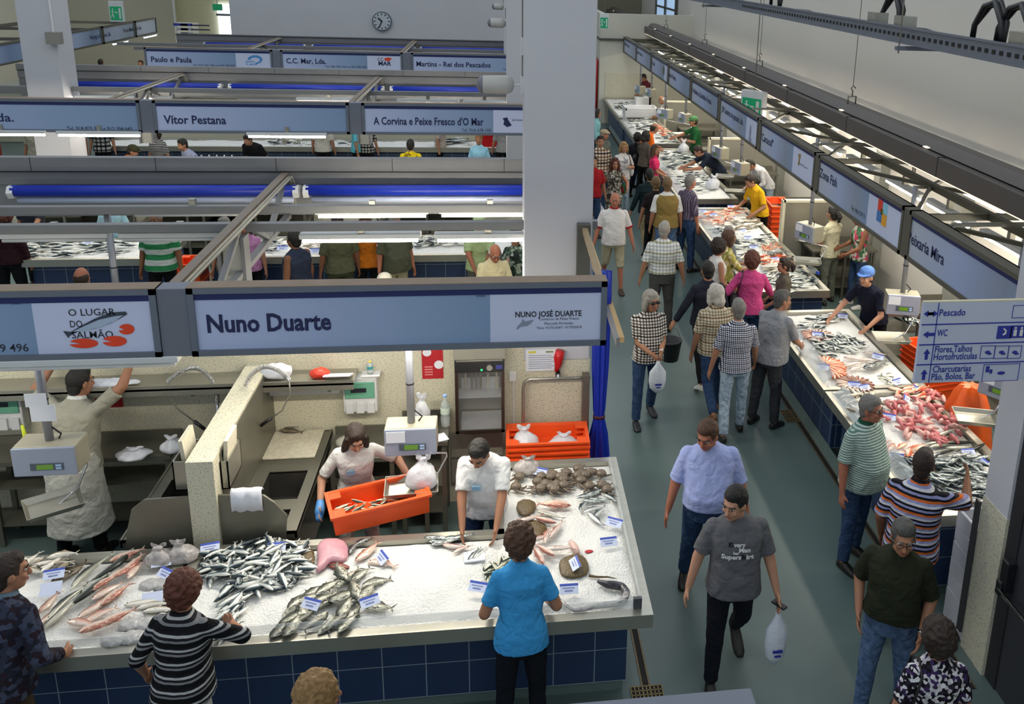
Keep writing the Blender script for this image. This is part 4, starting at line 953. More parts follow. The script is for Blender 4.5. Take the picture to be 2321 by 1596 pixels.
# glass fronted sterilising cabinet
a, b = PY(1030, 818, 7.95), PY(1144, 978, 7.95)
t = thing('knife_steriliser_cabinet', 'steel knife steriliser cabinet with tinted glass door on the stall wall', 'cabinet', ((a.x+b.x)/2, 8.08, b.z))
x0, x1, z0, z1 = a.x, b.x, b.z, a.z; h = z1-z0
MB().box(x0, x1, 7.95, 8.235, z1-.012, z1).box(x0, x1, 7.95, 8.235, z0, z0+.012).box(x0, x0+.012, 7.95, 8.235, z0, z1).box(x1-.012, x1, 7.95, 8.235, z0, z1).box(x0, x1, 8.22, 8.235, z0, z1).build('case', steel, t)
MB().box(x0, x1, 7.935, 7.95, z1-.12, z1-.01).build('control_panel', mat('black_glossy_panel', '#1f1f22', .25), t)
MB().cyl((x1-.14, 7.935, z1-.07), (x1-.14, 7.915, z1-.07), .028, 20).build('dial', steel, t); MB().box(x1-.08, x1-.02, 7.93, 7.936, z1-.09, z1-.05).build('display', mat('blue_lcd', '#3b3f8a', .3), t); MB().box(x1-.225, x1-.205, 7.93, 7.936, z1-.105, z1-.085).build('green_button', mat('green_led', '#2fbf77', .3, emit=.6), t)
MB().box(x0, x0+.03, 7.935, 7.95, z0, z1-.12).box(x1-.03, x1, 7.935, 7.95, z0, z1-.12).box(x0, x1, 7.935, 7.95, z0, z0+.03).build('door_frame', mat('bronze_frame', '#4a3a33', .3, .6, .05), t)
MB().box(x0+.03, x1-.03, 7.94, 7.945, z0+.03, z1-.12).build('glass_door', mat('smoked_glass', '#6a6868', .08, 0, 0, alpha=.25), t)
MB().box(x0+.02, x1-.02, 8.0, 8.2, z0+h*.45, z0+h*.46).box(x0+.05, x1-.05, 8.19, 8.20, z0+h*.46, z0+h*.62).build('knife_rack', mat('bright_rack_steel', '#e8ecf5', .3, .2, .1), t)
for i, px in enumerate((.2, .33, .42, .51, .66, .84)): MB().box(x0+(x1-x0)*px-.011, x0+(x1-x0)*px+.011, 8.1, 8.13, z0+h*.5, z0+h*(.80 if i in (0, 4, 5) else .77)).build('knife_handle', mat('cream_handle', '#d5d0bd', .5) if i in (0, 4, 5) else steel, t, bevel=.004)
MB().box(x0+.05, x1-.03, 7.99, 8.2, z0+.015, z0+.10).build('lower_tray', mat('bright_rack_steel', ''), t)
a2, b2 = PY(1028, 792, 8.0), PY(1146, 817, 7.95)
tag(MB().box(a.x-.01, b.x+.01, 7.95, 8.235, z1+.002, z1+.30).build('extractor_box', mat('grey_enamel', '#8c8a80', .5, .1, .04), bevel=.006), 'grey metal box on top of the knife steriliser cabinet', 'box')
# grey panel below the cabinet
a, b = PY(1022, 985, 8.2), PY(1140, 1060, 8.2)
tag(MB().box(a.x, .015, 8.19, 8.235, .25, a.z).box(a.x, .015, 8.17, 8.19, PY(1080, 1030, 8.2).z-.01, PY(1080, 1030, 8.2).z+.01).build('wall_panel', mat('grey_enamel', '')), 'grey wall panel with a rail under the knife steriliser', 'panel')
# rail frame on the column
P = lambda x, y: PY(x, y, 8.12)
t = thing('tube_rail', 'bent steel tube rail in front of the speckled column', 'rail', (P(1186, 960).x, 8.12, 0)); MB().tube([(P(1186, 960).x, 8.12, .02), P(1186, 900), P(1186, 878), P(1190, 866), P(1200, 860), P(1338, 856)], .017, 10).build('tube', steel, t, smooth=True); MB().box(.80, .87, 8.10, 8.2, 0, 1.42).build('end_upright', mat('bronze_grey', '#6d655e', .4, .4), t)
t = thing('wall_switch', 'small white wall switch right of the steriliser cabinet', 'switch', PY(1162, 855, 8.2)); q = PY(1162, 855, 8.2); MB().box(q.x-.035, q.x+.035, 8.20, 8.236, q.z-.05, q.z+.05).build('plate', white_pl, t, bevel=.004)
MB().tube([(q.x+.01, 8.215, q.z-.05), (q.x+.01, 8.225, .6)], .01, 6).build('cable_duct', white_pl, t)
# blue gathered curtain
cx0 = PY(1358, 940, 8.15).x
rings = []
for z, r, k in ((.02, .135, .03), (.35, .12, .03), (.75, .085, .02), (.93, .052, .01), (.97, .05, .008), (1.02, .056, .012), (1.5, .075, .018), (2.2, .085, .018), (2.5, .08, .018)):
    rings.append([(cx0+(r+k*math.sin(i*2*PI*9/54))*math.cos(2*PI*i/54)*.95, 8.15+(r+k*math.sin(i*2*PI*9/54))*math.sin(2*PI*i/54)*.7, z) for i in range(54)])
t = thing('tarpaulin_curtain', 'blue tarpaulin curtain gathered and tied at the end of the near stall', 'curtain', (cx0, 8.15, 0)); MB().loft(rings).build('curtain_cloth', blue_tarp, t, smooth=True)
MB().loft([[(cx0+.062*math.cos(a), 8.15+.046*math.sin(a), z) for a in [2*PI*i/20 for i in range(20)]] for z in (.935, .965)]).build('tie_cord', mat('maroon_cord', '#4a1822', .7), t, smooth=True)
# ================================================================ orange crates
def crate(w=.8, d=.42, h=.16, m=None):
    m = m or orange_pl; b = MB(); t_ = .012; k = .93
    o0 = [(-w/2*k, -d/2*k), (w/2*k, -d/2*k), (w/2*k, d/2*k), (-w/2*k, d/2*k)]; o1 = [(-w/2, -d/2), (w/2, -d/2), (w/2, d/2), (-w/2, d/2)]
    s = lambda P, e, z: [(x-math.copysign(e, x), y-math.copysign(e, y), z) for x, y in P]
    b.loft([s(o0, 0, 0), s(o1, .02, h-.025), s(o1, .018, h-.025), s(o1, 0, h-.022), s(o1, 0, h), s(o1, .03, h), s(o1, .034, h-.02), s(o0, t_+.01, t_)], cap=True)
    for q in (-1, 1): b.box(q*(w/2-.075)-.045, q*(w/2-.075)+.045, -d/2+.03, -d/2+.12, h-.02, h-.004).box(q*(w/2-.075)-.045, q*(w/2-.075)+.045, d/2-.12, d/2-.03, h-.02, h-.004)
    return b.build('plastic_crate', m, bevel=.005)
def crate_stack(x, y, n, step, label, group, rz=0, w=.8, d=.42, z0=0, h=.16):
    out = []; first = crate(w, d, h)
    for i in range(n):
        c = first if i == 0 else first.copy()
        if i: COL.objects.link(c)
        c.location = (x, y, z0+i*step); c.rotation_euler = (0, 0, rz+(.01*math.sin(i*3)))
        tag(c, label+(', topmost of the stack' if i == n-1 else ', %s from the floor' % ORD[i]), 'crate'); out.append(c)
    return out
crate_stack(.445, 7.90, 15, .055, 'orange plastic crate nested in the stack beside the blue curtain', 'nested orange crates by the curtain')
crate_stack(5.62, 10.15, 9, .075, 'orange plastic crate stacked behind the blue cap man', 'orange crates behind the blue cap man', rz=.2)
crate_stack(5.38, 16.4, 9, .10, 'orange plastic crate behind the seller in yellow', 'orange crates behind the yellow seller', rz=1.5, h=.2)
crate_stack(-4.70, 13.95, 5, .15, 'orange crate in the gap between the second island counters', 'orange crates between the second island counters', rz=1.57, w=.5, d=.38)
c = crate(.6, .4, .22); c.location = (PY(900, 1230, 6.9).x, 7.0, .02); c.rotation_euler = (0, .35, .3); tag(c, 'orange red crate on the floor behind the counter, below the hanging scale', 'crate')
held_crate = crate(.80, .40, .17); held_crate.location = (-1.0, 6.72, .93); held_crate.rotation_euler = (0, -.03, .30); tag(held_crate, 'orange crate of small fish held by the woman with the blue glove', 'crate')
# bags in the top crate
def bag(c, r, h, label, m=None, knot=True, group=None, hang=False, name='plastic_bag'):
    rr = random.Random(int(c[0]*1000)+int(c[1]*77)); c = Vector(c); n = 18; ph = [rr.uniform(0, 6.3) for _ in range(4)]
    prof = [(.5, 0), (.95, .05), (1.02, .22), (.95, .40), (.74, .56), (.42, .68), (.24, .76), (.30, .84), (.34, .93)]
    b = MB(); sx_, sy_ = rr.uniform(-.25, .25)*r[0], rr.uniform(-.2, .2)*r[1]
    b.loft([[(sx_*z+r[0]*p*(1+.16*math.sin(k*2*PI/n*3+ph[0]+z*3)+.09*math.sin(k*2*PI/n*7+ph[1]))*math.cos(2*PI*k/n), sy_*z+r[1]*p*(1+.16*math.cos(k*2*PI/n*2+ph[2])+.09*math.sin(k*2*PI/n*5+ph[3]))*math.sin(2*PI*k/n), h*z) for k in range(n)] for p, z in prof])
    for q in (-1, 1): b.loft([[(sx_+q*r[0]*(.12+.30*u)-w, .004*v-.002, h*(.80+.30*u)) for w, v in ((-.02-.02*(1-u), 0), (.02+.02*(1-u), 0), (.02+.02*(1-u), 1), (-.02-.02*(1-u), 1))] for u in (0, .5, 1)])
    o = b.build(name, m or bagm, loc=c, smooth=True); md = o.modifiers.new('ss', 'SUBSURF'); md.levels = md.render_levels = 1
    t = bpy.data.textures.get('dt0.045') or bpy.data.textures.new('dt0.045', 'CLOUDS'); t.noise_scale = .045; md = o.modifiers.new('d', 'DISPLACE'); md.texture = t; md.strength = .03; md.texture_coords = 'LOCAL'
    return tag(o, label, 'bag', group)
bag((PY(1190, 985, 7.85).x, 7.85, .80), (.13, .12), .24, 'tied white plastic bag at the left in the topmost orange crate'); bag((PY(1278, 985, 7.85).x, 7.86, .80), (.15, .12), .15, 'clear bag of fish at the right in the topmost orange crate')
# black and red cool bag, bottle, papers on the dark table
t = thing('cool_bag', 'black and red soft bag on the dark table behind the scale', 'bag', (-.76, 7.98, .985)); MB().box(-.92, -.60, 7.86, 8.1, .985, 1.10).build('bag_body', black_pl, t, bevel=.02); MB().box(-.93, -.86, 7.85, 8.0, 1.0, 1.09).box(-.67, -.60, 7.85, 8.0, 1.0, 1.09).build('red_pocket', mat('red_fabric', '#b52a20', .7), t, bevel=.01)
bag((-.745, 7.98, 1.105), (.07, .06), .24, 'crumpled white bag standing on the black and red bag')
def bottle(c, h, r, m, cap, label, extra=None):
    t = thing('bottle', label, 'bottle', c); c = Vector(c); prof = [(.9, 0), (1, .03), (1, .3), (.92, .34), (1, .38), (1, .62), (.85, .74), (.4, .86), (.36, .93)]
    MB().loft([[(c.x+r*p*math.cos(2*PI*k/16), c.y+r*p*math.sin(2*PI*k/16), c.z+h*z) for k in range(16)] for p, z in prof]).build('bottle_body', m, t, smooth=True)
    MB().cyl((c.x, c.y, c.z+h*.93), (c.x, c.y, c.z+h), r*.42, 14).build('cap', cap, t)
    if extra: MB().loft([[(c.x+r*1.02*math.cos(2*PI*k/16), c.y+r*1.02*math.sin(2*PI*k/16), c.z+h*z) for k in range(16)] for z in (.42, .62)], cap=False).build('label_band', extra, t, smooth=True)
bottle((-.535, 8.02, .985), .33, .045, mat('clear_pet', '#cfd8d8', .08, 0, .05, alpha=.45), mat('pale_blue_cap', '#8fb3e6', .4), 'clear water bottle with a pale blue cap left of the cabinet', mat('green_white_label', '#c9d9c9', .5, 0, .3, 30.))
p = PY(839, 848, 8.15); tag(MB().box(p.x-.08, p.x+.09, 8.1, 8.235, p.z-.012, p.z).build('ledge', white_pl), 'small white ledge on the wall under the yellow capped bottle', 'ledge')
bottle((p.x, 8.16, p.z), .13, .03, mat('clear_pet', ''), mat('yellow_cap', '#e6c81e', .4), 'small bottle with a yellow cap on the wall ledge', mat('teal_label', '#3f9aa0', .5))
tag(MB().obox((0, 0, 0), (.10, .14, .004), rz=.4).build('paper_slip', paper, loc=(-.56, 7.80, .985)), 'white paper slip on the corner of the dark table', 'paper')
tag(MB().ball((0, 0, 0), (.14, .12, .05)).build('plastic_tub', mat('cloudy_tub', '#a9a79b', .4, 0, .2), loc=(-1.42, 7.95, .895), smooth=True), 'cloudy plastic tub on the short bench left of the scale', 'tub')
bag((-3.0, 7.95, .885), (.11, .1), .15, 'crumpled clear bag of pink fish on the bench behind the apron man'); bag((-3.32, 7.85, .885), (.15, .12), .10, 'white bag lying beside the man in the apron')
# yellow-green funnel bottle and scale at left
c = PY(32, 980, 7.6); t = thing('funnel', 'bright yellow green funnel standing on a tin at the left', 'funnel', (c.x, 7.75, .88)); MB().tube([(c.x, 7.75, .885), (c.x, 7.75, 1.0)], .06, 16).build('tin', white_pl, t); MB().tube([(c.x, 7.75, 1.0), (c.x, 7.75, 1.12), (c.x, 7.75, 1.2), (c.x-.01, 7.75, 1.3)], [.10, .045, .018, .012], 16).build('cone', mat('lime_plastic', '#c7d42a', .4), t, smooth=True)
# ================================================================ hanging scales
olive_dark = mat('dull_steel', '')
scale_grey = mat('scale_face_grey', '#979fb2', .4, .2, .03); scale_case = mat('scale_case_cream', '#9c9886', .45, .2, .05); lcd = mat('green_lcd', '#5c8a1e', .3, 0, .1, emit=.12)
def scale(c, w, h, d, rz, label, ztop=2.48, tray=None, paper_on=True, stray_z=1.08, pole=True, arm=None):
    """c: centre of the box; face on local -y"""
    t = thing('hanging_scale', label, 'scale', (0, 0, 0)); R = Matrix.Rotation(rz, 4, 'Z'); c = Vector(c)
    def tr(mb): mb.v = [tuple(c+(R@Vector(v))) for v in mb.v]; return mb
    tr(MB().box(-w/2, w/2, -d/2+.01, d/2, -h/2, h/2)).build('case', scale_case, t, bevel=.012)
    tr(MB().box(-w/2, w/2, -d/2-.012, -d/2+.01, -h/2, h/2)).build('face_plate', scale_grey, t, bevel=.01)
    tr(MB().box(-w*.22, w*.30, -d/2-.018, -d/2-.011, -h*.28, -h*.04)).build('display_bezel', mat('dark_bezel', '#4a5360', .4), t)
    tr(MB().box(-w*.12, w*.14, -d/2-.02, -d/2-.017, -h*.25, -h*.08)).build('display', lcd, t)
    tr(MB().box(w*.18, w*.27, -d/2-.02, -d/2-.017, -h*.15, -h*.08).box(w*.18, w*.27, -d/2-.02, -d/2-.017, -h*.25, -h*.18)).build('button', mat('blue_button', '#a8c6e8', .4), t)
    if paper_on: tr(MB().box(-w*.46, -w*.10, -d/2-.016, -d/2-.011, h*.02, h*.42)).build('paper_label', paper, t)
    if pole:
        tr(MB().tube([(0, 0, h/2), (0, 0, ztop-c.z)], .032, 12)).build('pole', mat('pale_pole', '#8f929a', .4, .4, .05), t, smooth=True)
        if arm: MB().box(min(c.x, arm), max(c.x, arm), c.y-.02, c.y+.02, ztop-.03, ztop).build('support_arm', olive_dark, t)
        for zz in (.35, .75): tr(MB().tube([(0, 0, h/2+zz), (0, 0, h/2+zz+.012)], .035, 12)).build('cable_tie', black_pl, t)
    tr(MB().tube([(.06, .02, h/2), (.09, .0, h/2+.05), (.03, 0, h/2+.11)], .007, 6)).build('power_cable', black_pl, t, smooth=True)
    if tray:
        tx_, ty_, tw, td, trz = tray; tc = Vector((tx_, ty_, stray_z)); R2 = Matrix.Rotation(trz, 4, 'Z')
        mb = MB(); e = .9
        ro = [(-tw/2, -td/2), (tw/2, -td/2), (tw/2, td/2), (-tw/2, td/2)]
        mb.loft([[(x*.86, y*.82, 0) for x, y in ro], [(x, y, .05) for x, y in ro], [(x*.97, y*.96, .052) for x, y in ro], [(x*.84, y*.80, .006) for x, y in ro]])
        mb.v = [tuple(tc+(R2@Vector(v))) for v in mb.v]; mb.build('weighing_tray', steel, t, bevel=.006)
        b0 = c+R@Vector((w*.1, 0, -h/2)); e0 = tc+R2@Vector((tw*.46, td*.3, .05)); out = e0+R2@Vector((.09, .04, .16))
        MB().tube([b0, b0+Vector((0, 0, -.04)), out+Vector((0, 0, .03)), out, e0+Vector((0, 0, 0)), tc+Vector((0, 0, -.012))], .008, 8).build('hanger_rod', chrome, t, smooth=True)
    return t
a, b = PY(870, 975, 6.85), PY(990, 1030, 6.85)
scale(((a.x+b.x)/2, 6.96, 1.485), .42, .245, .22, 0, 'hanging scale with green display behind the near counter', tray=(-.745, 6.82, .44, .30, .06), stray_z=1.06)
a, b = PY(25, 995, 6.85), PY(170, 1060, 6.85)
scale(((a.x+b.x)/2, 6.97, 1.45), .46, .245, .24, 0, 'hanging scale with green display at the far left of the near stalls', tray=(-3.53, 6.87, .40, .34, .55), stray_z=1.03, paper_on=False)
bag((-.66, 6.84, 1.07), (.13, .11), .30, 'white plastic bag of fish standing in the weighing tray')
t = thing('notice_sheet', 'two white notices clipped to the scale pole at the left', 'notice', (-3.6, 6.9, 1.8)); a, b = PY(54, 893, 6.88), PY(108, 921, 6.88); MB().box(a.x, b.x, 6.875, 6.88, b.z, a.z).build('sheet', paper, t); a, b = PY(65, 921, 6.92), PY(128, 955, 6.92); MB().box(a.x, b.x, 6.925, 6.93, b.z, a.z).build('sheet', paper, t)
RS = [((4.95, 9.9, 1.42), -.25, 'hanging scale with green display beside the man in the blue cap', (4.68, 9.52, .42, .30, -.15)), ((4.80, 12.95, 1.42), -1.15, 'hanging scale beside the woman in the cream top', (4.62, 12.45, .42, .30, -.3)),
      ((4.90, 17.55, 1.42), -1.3, 'hanging scale beside the bending seller in white', (4.60, 16.8, .40, .28, -.2)), ((4.85, 19.1, 1.42), -1.3, 'hanging scale beside the bending seller in navy', (4.72, 18.1, .40, .28, -.3)),
      ((4.55, 24.4, 1.42), -.9, 'hanging scale with a green display right of the elderly seller', (4.75, 23.0, .45, .32, 0)), ((4.98, 23.7, 1.42), -1.3, 'cream hanging scale behind the seller in the green shirt', None),
      ((4.85, 28.6, 1.42), -1.3, 'hanging scale beside the farthest seller in white', None), ((4.60, 29.3, 1.42), -1.3, 'hanging scale nearest to the red pipe', None), ((5.05, 7.7, 1.38), -.9, 'hanging scale half hidden by the direction sign', (4.70, 7.53, .42, .32, -.3))]
for c, rz, lab, tr_ in RS: scale(c, .40, .26, .22, rz, lab, tray=tr_, ztop=2.91, arm=5.16)
# ================================================================ right hand stalls
def sign_y(y0, y1, label, logo_y=None, X=4.2):
    """sign facing -X between y0 (near) and y1 (far)"""
    t = thing('stall_sign', label, 'sign', (X+.07, (y0+y1)/2, SIGN_Z0)); e = .045; z0, z1 = SIGN_Z0, SIGN_Z1
    MB().box(X, X+.14, y0, y1, z0, z0+e).box(X, X+.14, y0, y1, z1-e, z1).box(X, X+.14, y0, y0+e, z0, z1).box(X, X+.14, y1-e, y1, z0, z1).box(X+.12, X+.14, y0, y1, z0, z1).build('sign_frame', mat('olive_sign_frame', '#5d5a50', .5, .1, .05), t)
    lf = logo_y if logo_y is not None else y0+e; L = t.location.y
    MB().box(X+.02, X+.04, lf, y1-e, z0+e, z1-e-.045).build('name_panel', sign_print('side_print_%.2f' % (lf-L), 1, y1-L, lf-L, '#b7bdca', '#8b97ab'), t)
    if logo_y is not None: MB().box(X+.019, X+.04, y0+e, lf, z0+e, z1-e-.045).build('logo_panel', logo_white, t)
    MB().box(X+.015, X+.04, y0+e, y1-e, z1-e-.045, z1-e).build('top_strip', navy_strip, t)
    return t
def ty(s, t, p0, p1, h, m=None, bold=.012, name='lettering'):
    a, b = PX(*p0, 4.219), PX(*p1, 4.219)
    return text(s, t, (4.219, a.y, a.z), -KY, KZ, w=a.y-b.y, h=h, m=m or navy_ink, bold=bold, name=name)
mods = [6.0, 8.55, 11.33, 14.12, 16.93, 19.62, 22.4, 25.1, 27.95, 30.9]
names = [('Peixaria Mira', (2058, 547), (2139, 597), 'stall sign reading Peixaria Mira, nearest on the right', None), ('Zona Fish', (1858, 400), (1896, 428), 'stall sign reading Zona Fish with a red, blue and yellow logo', 1967),
         ('"Caracol"', (1724, 316), (1752, 333), 'stall sign reading "Caracol" with a small snail logo', 1799), ('JSP-Comércio de pescado, Lda.', (1636, 252), (1684, 282), 'stall sign reading JSP Comércio de pescado with a grey logo', 1688),
         ('O Arlindo da Sardinha Fresca', (1567, 207), (1612, 233), 'stall sign O Arlindo da Sardinha Fresca', None), ('Carlos Pereira', (1515, 172), (1532, 183), 'stall sign reading Carlos Pereira', None),
         ('Isabel Leal', (1474, 143), (1484, 150), 'stall sign with a dark oval logo, third from the far end', 1498), ('Peixe Fresco', (1443, 120), (1456, 128), 'stall sign second from the far end of the right row', None), ('Mar Azul', (1416, 102), (1426, 108), 'farthest stall sign of the right row', None)]
for i, (s_, p0, p1, lab, lx) in enumerate(names):
    y0, y1 = mods[i]+.05, mods[i+1]-.09
    t = sign_y(y0, y1, lab, PX(lx, 300, 4.2).y if lx and lx != 1967 else (PX(1967, 440, 4.2).y if lx else None)); ty(s_, t, p0, p1, .12 if i < 3 else .11)
    tag(MB().box(4.205, 4.34, y1+.004, y1+.136, SIGN_Z0, SIGN_Z1-.003).build('sign_joint_panel', mat('olive_sign_frame', ''), bevel=.004), 'narrow joint panel beyond the %s sign of the right row' % s_.split(' ')[0].strip('"'), 'panel')
    if lab.startswith('stall sign reading Zona'):
        ty('Tel. 963 279 2', t, (1929, 474), (1960, 494), .05, black_ink, 0)
        q = PX(1999, 480, 4.215)
        for dy, dz, c_, w_, h_ in ((.06, .06, '#e0402a', .12, .13), (-.07, .05, '#8ccbe0', .12, .12), (.06, -.07, '#3f78b8', .13, .12), (-.07, -.08, '#e8a52a', .12, .13), (.0, .0, '#e8d23a', .06, .06)):
            MB().box(4.214, 4.219, q.y+dy-w_/2, q.y+dy+w_/2, q.z+dz-h_/2, q.z+dz+h_/2).build('logo_square', mat('logo_'+c_, c_, .5), t)
    if 'Caracol' in lab:
        q = PX(1812, 362, 4.215); MB().tube([(4.216, q.y+.02, q.z-.08), (4.216, q.y, q.z), (4.216, q.y+.04, q.z+.07), (4.216, q.y-.02, q.z+.08), (4.216, q.y-.03, q.z+.03)], .012, 6).build('snail_logo', mat('ochre_print', '#8a7a3a', .5), t)
        ty('Snack-Bar Caracol', t, (1812, 372), (1830, 382), .03, black_ink, 0)
    if 'JSP' in lab: q = PX(1700, 300, 4.215); MB().ball((4.217, q.y, q.z), (.004, .06, .13)).ball((4.217, q.y-.02, q.z-.12), (.004, .09, .05)).build('logo_blot', mat('pale_grey_print', ''), t)
    if 'oval' in lab: q = PX(1504, 160, 4.215); MB().ball((4.217, q.y, q.z), (.004, .14, .13)).build('logo_oval', mat('dark_olive_print', '#5e5c4e', .5), t)
# horizontal frame behind the signs
t = thing('roof_grid', 'horizontal grid of grey olive beams behind the right row of signs', 'roof frame', (5.0, 18, 2.9))
olive = mat('olive_beam_paint', '#4f4e42', .5, .1, .06)
MB().box(5.13, 5.20, 5.9, 30.9, 2.87, 2.95).build('long_beam', olive, t); MB().box(5.88, 5.92, 5.9, 30.9, 2.87, 2.91).build('long_beam', olive, t); MB().box(6.52, 6.58, 5.9, 30.9, 2.87, 2.95).build('long_beam', olive, t)
for i, y in enumerate(mods):
    MB().box(4.34, 6.58, y-.025, y+.025, 2.87, 2.94).build('cross_beam', olive, t)
    if i < len(mods)-1:
        y1 = mods[i+1]
        for (xa, ya, xb, yb) in ((4.3, y, 5.17, (y+y1)/2), (4.3, y1, 5.17, (y+y1)/2), (6.54, y, 5.17, (y+y1)/2), (6.54, y1, 5.17, (y+y1)/2)): MB().bar((xa, ya, 2.9), (xb, yb, 2.9), .045, .04).build('brace', olive, t)
for i, y in enumerate((7.9, 12.0, 15.2, 18.9, 22.6, 26.3)):
    t = thing('conduit_pair', 'pair of bent grey conduits on the right roof grid, %s' % ['nearest', 'second from the camera', 'third from the camera', 'fourth from the camera', 'second farthest', 'farthest'][i], 'conduit', (5, y, 2.99))
    for q in (0, .07): MB().tube([(4.36, y+q, 2.55), (4.36, y+q, 2.96), (4.42, y+q, 3.0), (5.9, y+q, 3.0), (5.96, y+q, 2.97), (5.96, y+q, 2.6)], .014, 8).build('conduit', mat('dark_conduit', '#7c7a70', .4, .4), t, smooth=True)
yl = [6.9, 8.1, 9.4, 10.6, 12.0, 13.3, 14.7, 16.0, 17.6, 19.3, 20.6, 22.0, 23.6, 25.2, 26.9, 28.6]
for i, y in enumerate(yl): lamp((5.15, y, 2.70), 'y', 1.05, True, 'lit lamp above the right hand sellers, %s from the camera' % ORD[i], None, .17)
for i, y in enumerate((7.4, 9.9, 12.6, 15.4, 18.2, 21.1, 24)): lamp((5.9, y, 2.70), 'y', 1.05, i % 3 != 2, 'lamp along the right back wall, %s from the camera' % ORD[i], None, .17)
MB()
# pilasters and back benches, partitions
for i, y in enumerate((8.6, 11.5, 14.3, 17.1, 19.9, 22.7, 25.5, 28.3)):
    o = struct('trim_pilaster_%d' % (i+1), MB().box(6.42, 6.6, y-.12, y+.12, 0, 2.84), mat('grey_pilaster', '#8e8f87', .6, .1, .04))
part_y = (11.45, 14.25, 17.05, 19.9, 22.7, 25.6)
plab = ('behind the man in the blue cap', 'behind the woman in the cream top', 'beside the stacked orange crates', 'behind the bending seller in navy', 'behind the seller in green', 'behind the farthest seller')
for y, lb in zip(part_y, plab):
    if y in (11.45, 17.05, 22.7):
        bench(5.15, 6.3, y-.58, y-.06, .86, 'steel work bench %s' % lb); continue
    t = thing('stall_partition', 'steel clad partition with a cream edge %s' % lb, 'partition', (5.6, y, 0)); MB().box(4.80, 6.42, y-.03, y+.05, 0, 1.56).build('steel_cladding', steel, t); MB().box(4.77, 6.42, y-.045, y+.065, 1.56, 1.60).box(4.75, 4.80, y-.045, y+.065, 0, 1.60).build('cream_edge', mat('cream_edge', '#cfc9b0', .6), t)
    bench(5.15, 6.3, y-.58, y-.06, .86, 'steel work bench in front of the partition %s' % lb)
for y0, y1, lb in ((6.4, 8.3, 'nearest'), (8.9, 10.6, 'second')): bench(5.95, 6.4, y0, y1, .86, 'steel bench along the right back wall, %s to the camera' % lb)
# foam boxes beside the pillar
first = None
for i in range(7):
    if first is None:
        b = MB(); w, d, h = .46, .34, .15
        b.loft([[(-w/2, -d/2, 0), (w/2, -d/2, 0), (w/2, d/2, 0), (-w/2, d/2, 0)], [(-w/2, -d/2, h), (w/2, -d/2, h), (w/2, d/2, h), (-w/2, d/2, h)], [(-w/2+.03, -d/2+.03, h), (w/2-.03, -d/2+.03, h), (w/2-.03, d/2-.03, h), (-w/2+.03, d/2-.03, h)], [(-w/2+.03, -d/2+.03, .03), (w/2-.03, -d/2+.03, .03), (w/2-.03, d/2-.03, .03), (-w/2+.03, d/2-.03, .03)]])
        first = b.build('foam_box', mat('white_foam', '#b9bec9', .8, 0, .04), bevel=.008); c = first
    else: c = first.copy(); COL.objects.link(c)
    c.location = (4.02, 5.96, .001+i*.151); c.rotation_euler = (0, 0, .03*math.sin(i*2.3)); tag(c, 'white foam fish box in the stack beside the pillar, %s' % ('topmost' if i == 6 else ORD[i]+' from the floor'), 'box')
tag(MB().box(3.745, 3.765, 5.77, 5.83, .12, 1.35).build('edge_guard', mat('dark_edge_guard', '#3a3a3d', .5)), 'dark corner guard strip on the pillar edge by the foam boxes', 'edge guard')
# orange apron draped over a stand
c = Vector((4.92, 8.05, .95)); rows = []
for k, (z, w, d) in enumerate(((1.2, .10, .08), (1.12, .16, .14), (.95, .22, .2), (.7, .26, .24), (.45, .3, .26))): rows.append([(c.x+(w+.035*math.sin(i*1.9+k*.3))*math.cos(2*PI*i/24), c.y+(d+.03*math.cos(i*1.7))*math.sin(2*PI*i/24), z) for i in range(24)])
t = thing('draped_apron', 'bright orange plastic apron draped over a stand right of the pink fish', 'apron', (c.x, c.y, 0)); MB().loft(rows, cap=False).add([(c.x, c.y, 1.21)]+[rows[0][i] for i in range(24)], [(0, 1+i, 1+(i+1) % 24) for i in range(24)]).build('orange_sheet', mat('orange_oilcloth', '#f2641c', .35, 0, .08), t, smooth=True); MB().box(c.x-.03, c.x+.03, c.y-.03, c.y+.03, 0, 1.19).build('stand', steel_dark, t)
# ================================================================ duct, tray, exit signs, boards
t = thing('light_trunking', 'long grey brown light trunking hanging over the right stalls', 'trunking', (5., 18, 3.3)); brown = mat('brown_grey_trunking', '#5f5955', .55, .1, .05)
MB().hexa([(4.93, 5.5, 3.15), (5.0, 5.5, 3.13), (5.2, 5.5, 3.27), (4.95, 5.5, 3.36), (4.93, 44, 3.15), (5.0, 44, 3.13), (5.2, 44, 3.27), (4.95, 44, 3.36)]).build('lower_casing', brown, t)
MB().loft([[(4.93, y, 3.14), (4.97, y, 3.13), (5.22, y, 3.27), (5.22, y, 3.33), (4.95, y, 3.37), (4.93, y, 3.36)] for y in (5.5, 44)]).build('casing', brown, t)
MB().box(5.0, 5.22, 5.5, 44, 3.335, 3.345).build('groove', mat('dark_groove', ''), t); MB().loft([[(5.06, y, 3.37), (5.30, y, 3.345), (5.32, y, 3.47), (5.16, y, 3.47)] for y in (5.5, 44)]).build('upper_casing', brown, t)
MB().box(4.965, 4.985, 5.5, 44, 3.112, 3.128).build('light_strip', mat('warm_light_strip', '#fff0d8', .4, 0, 0, emit=.9), t)
j = MB()
for k in range(13): y = 6.6+k*2.8; MB().box(4.925, 5.2, y, y+.008, 3.14, 3.375).build('joint', mat('dark_groove', ''), t); MB().box(5.03, 5.08, y+.5, y+.6, 3.372, 3.385).build('spot_gap', mat('warm_light_strip', ''), t)
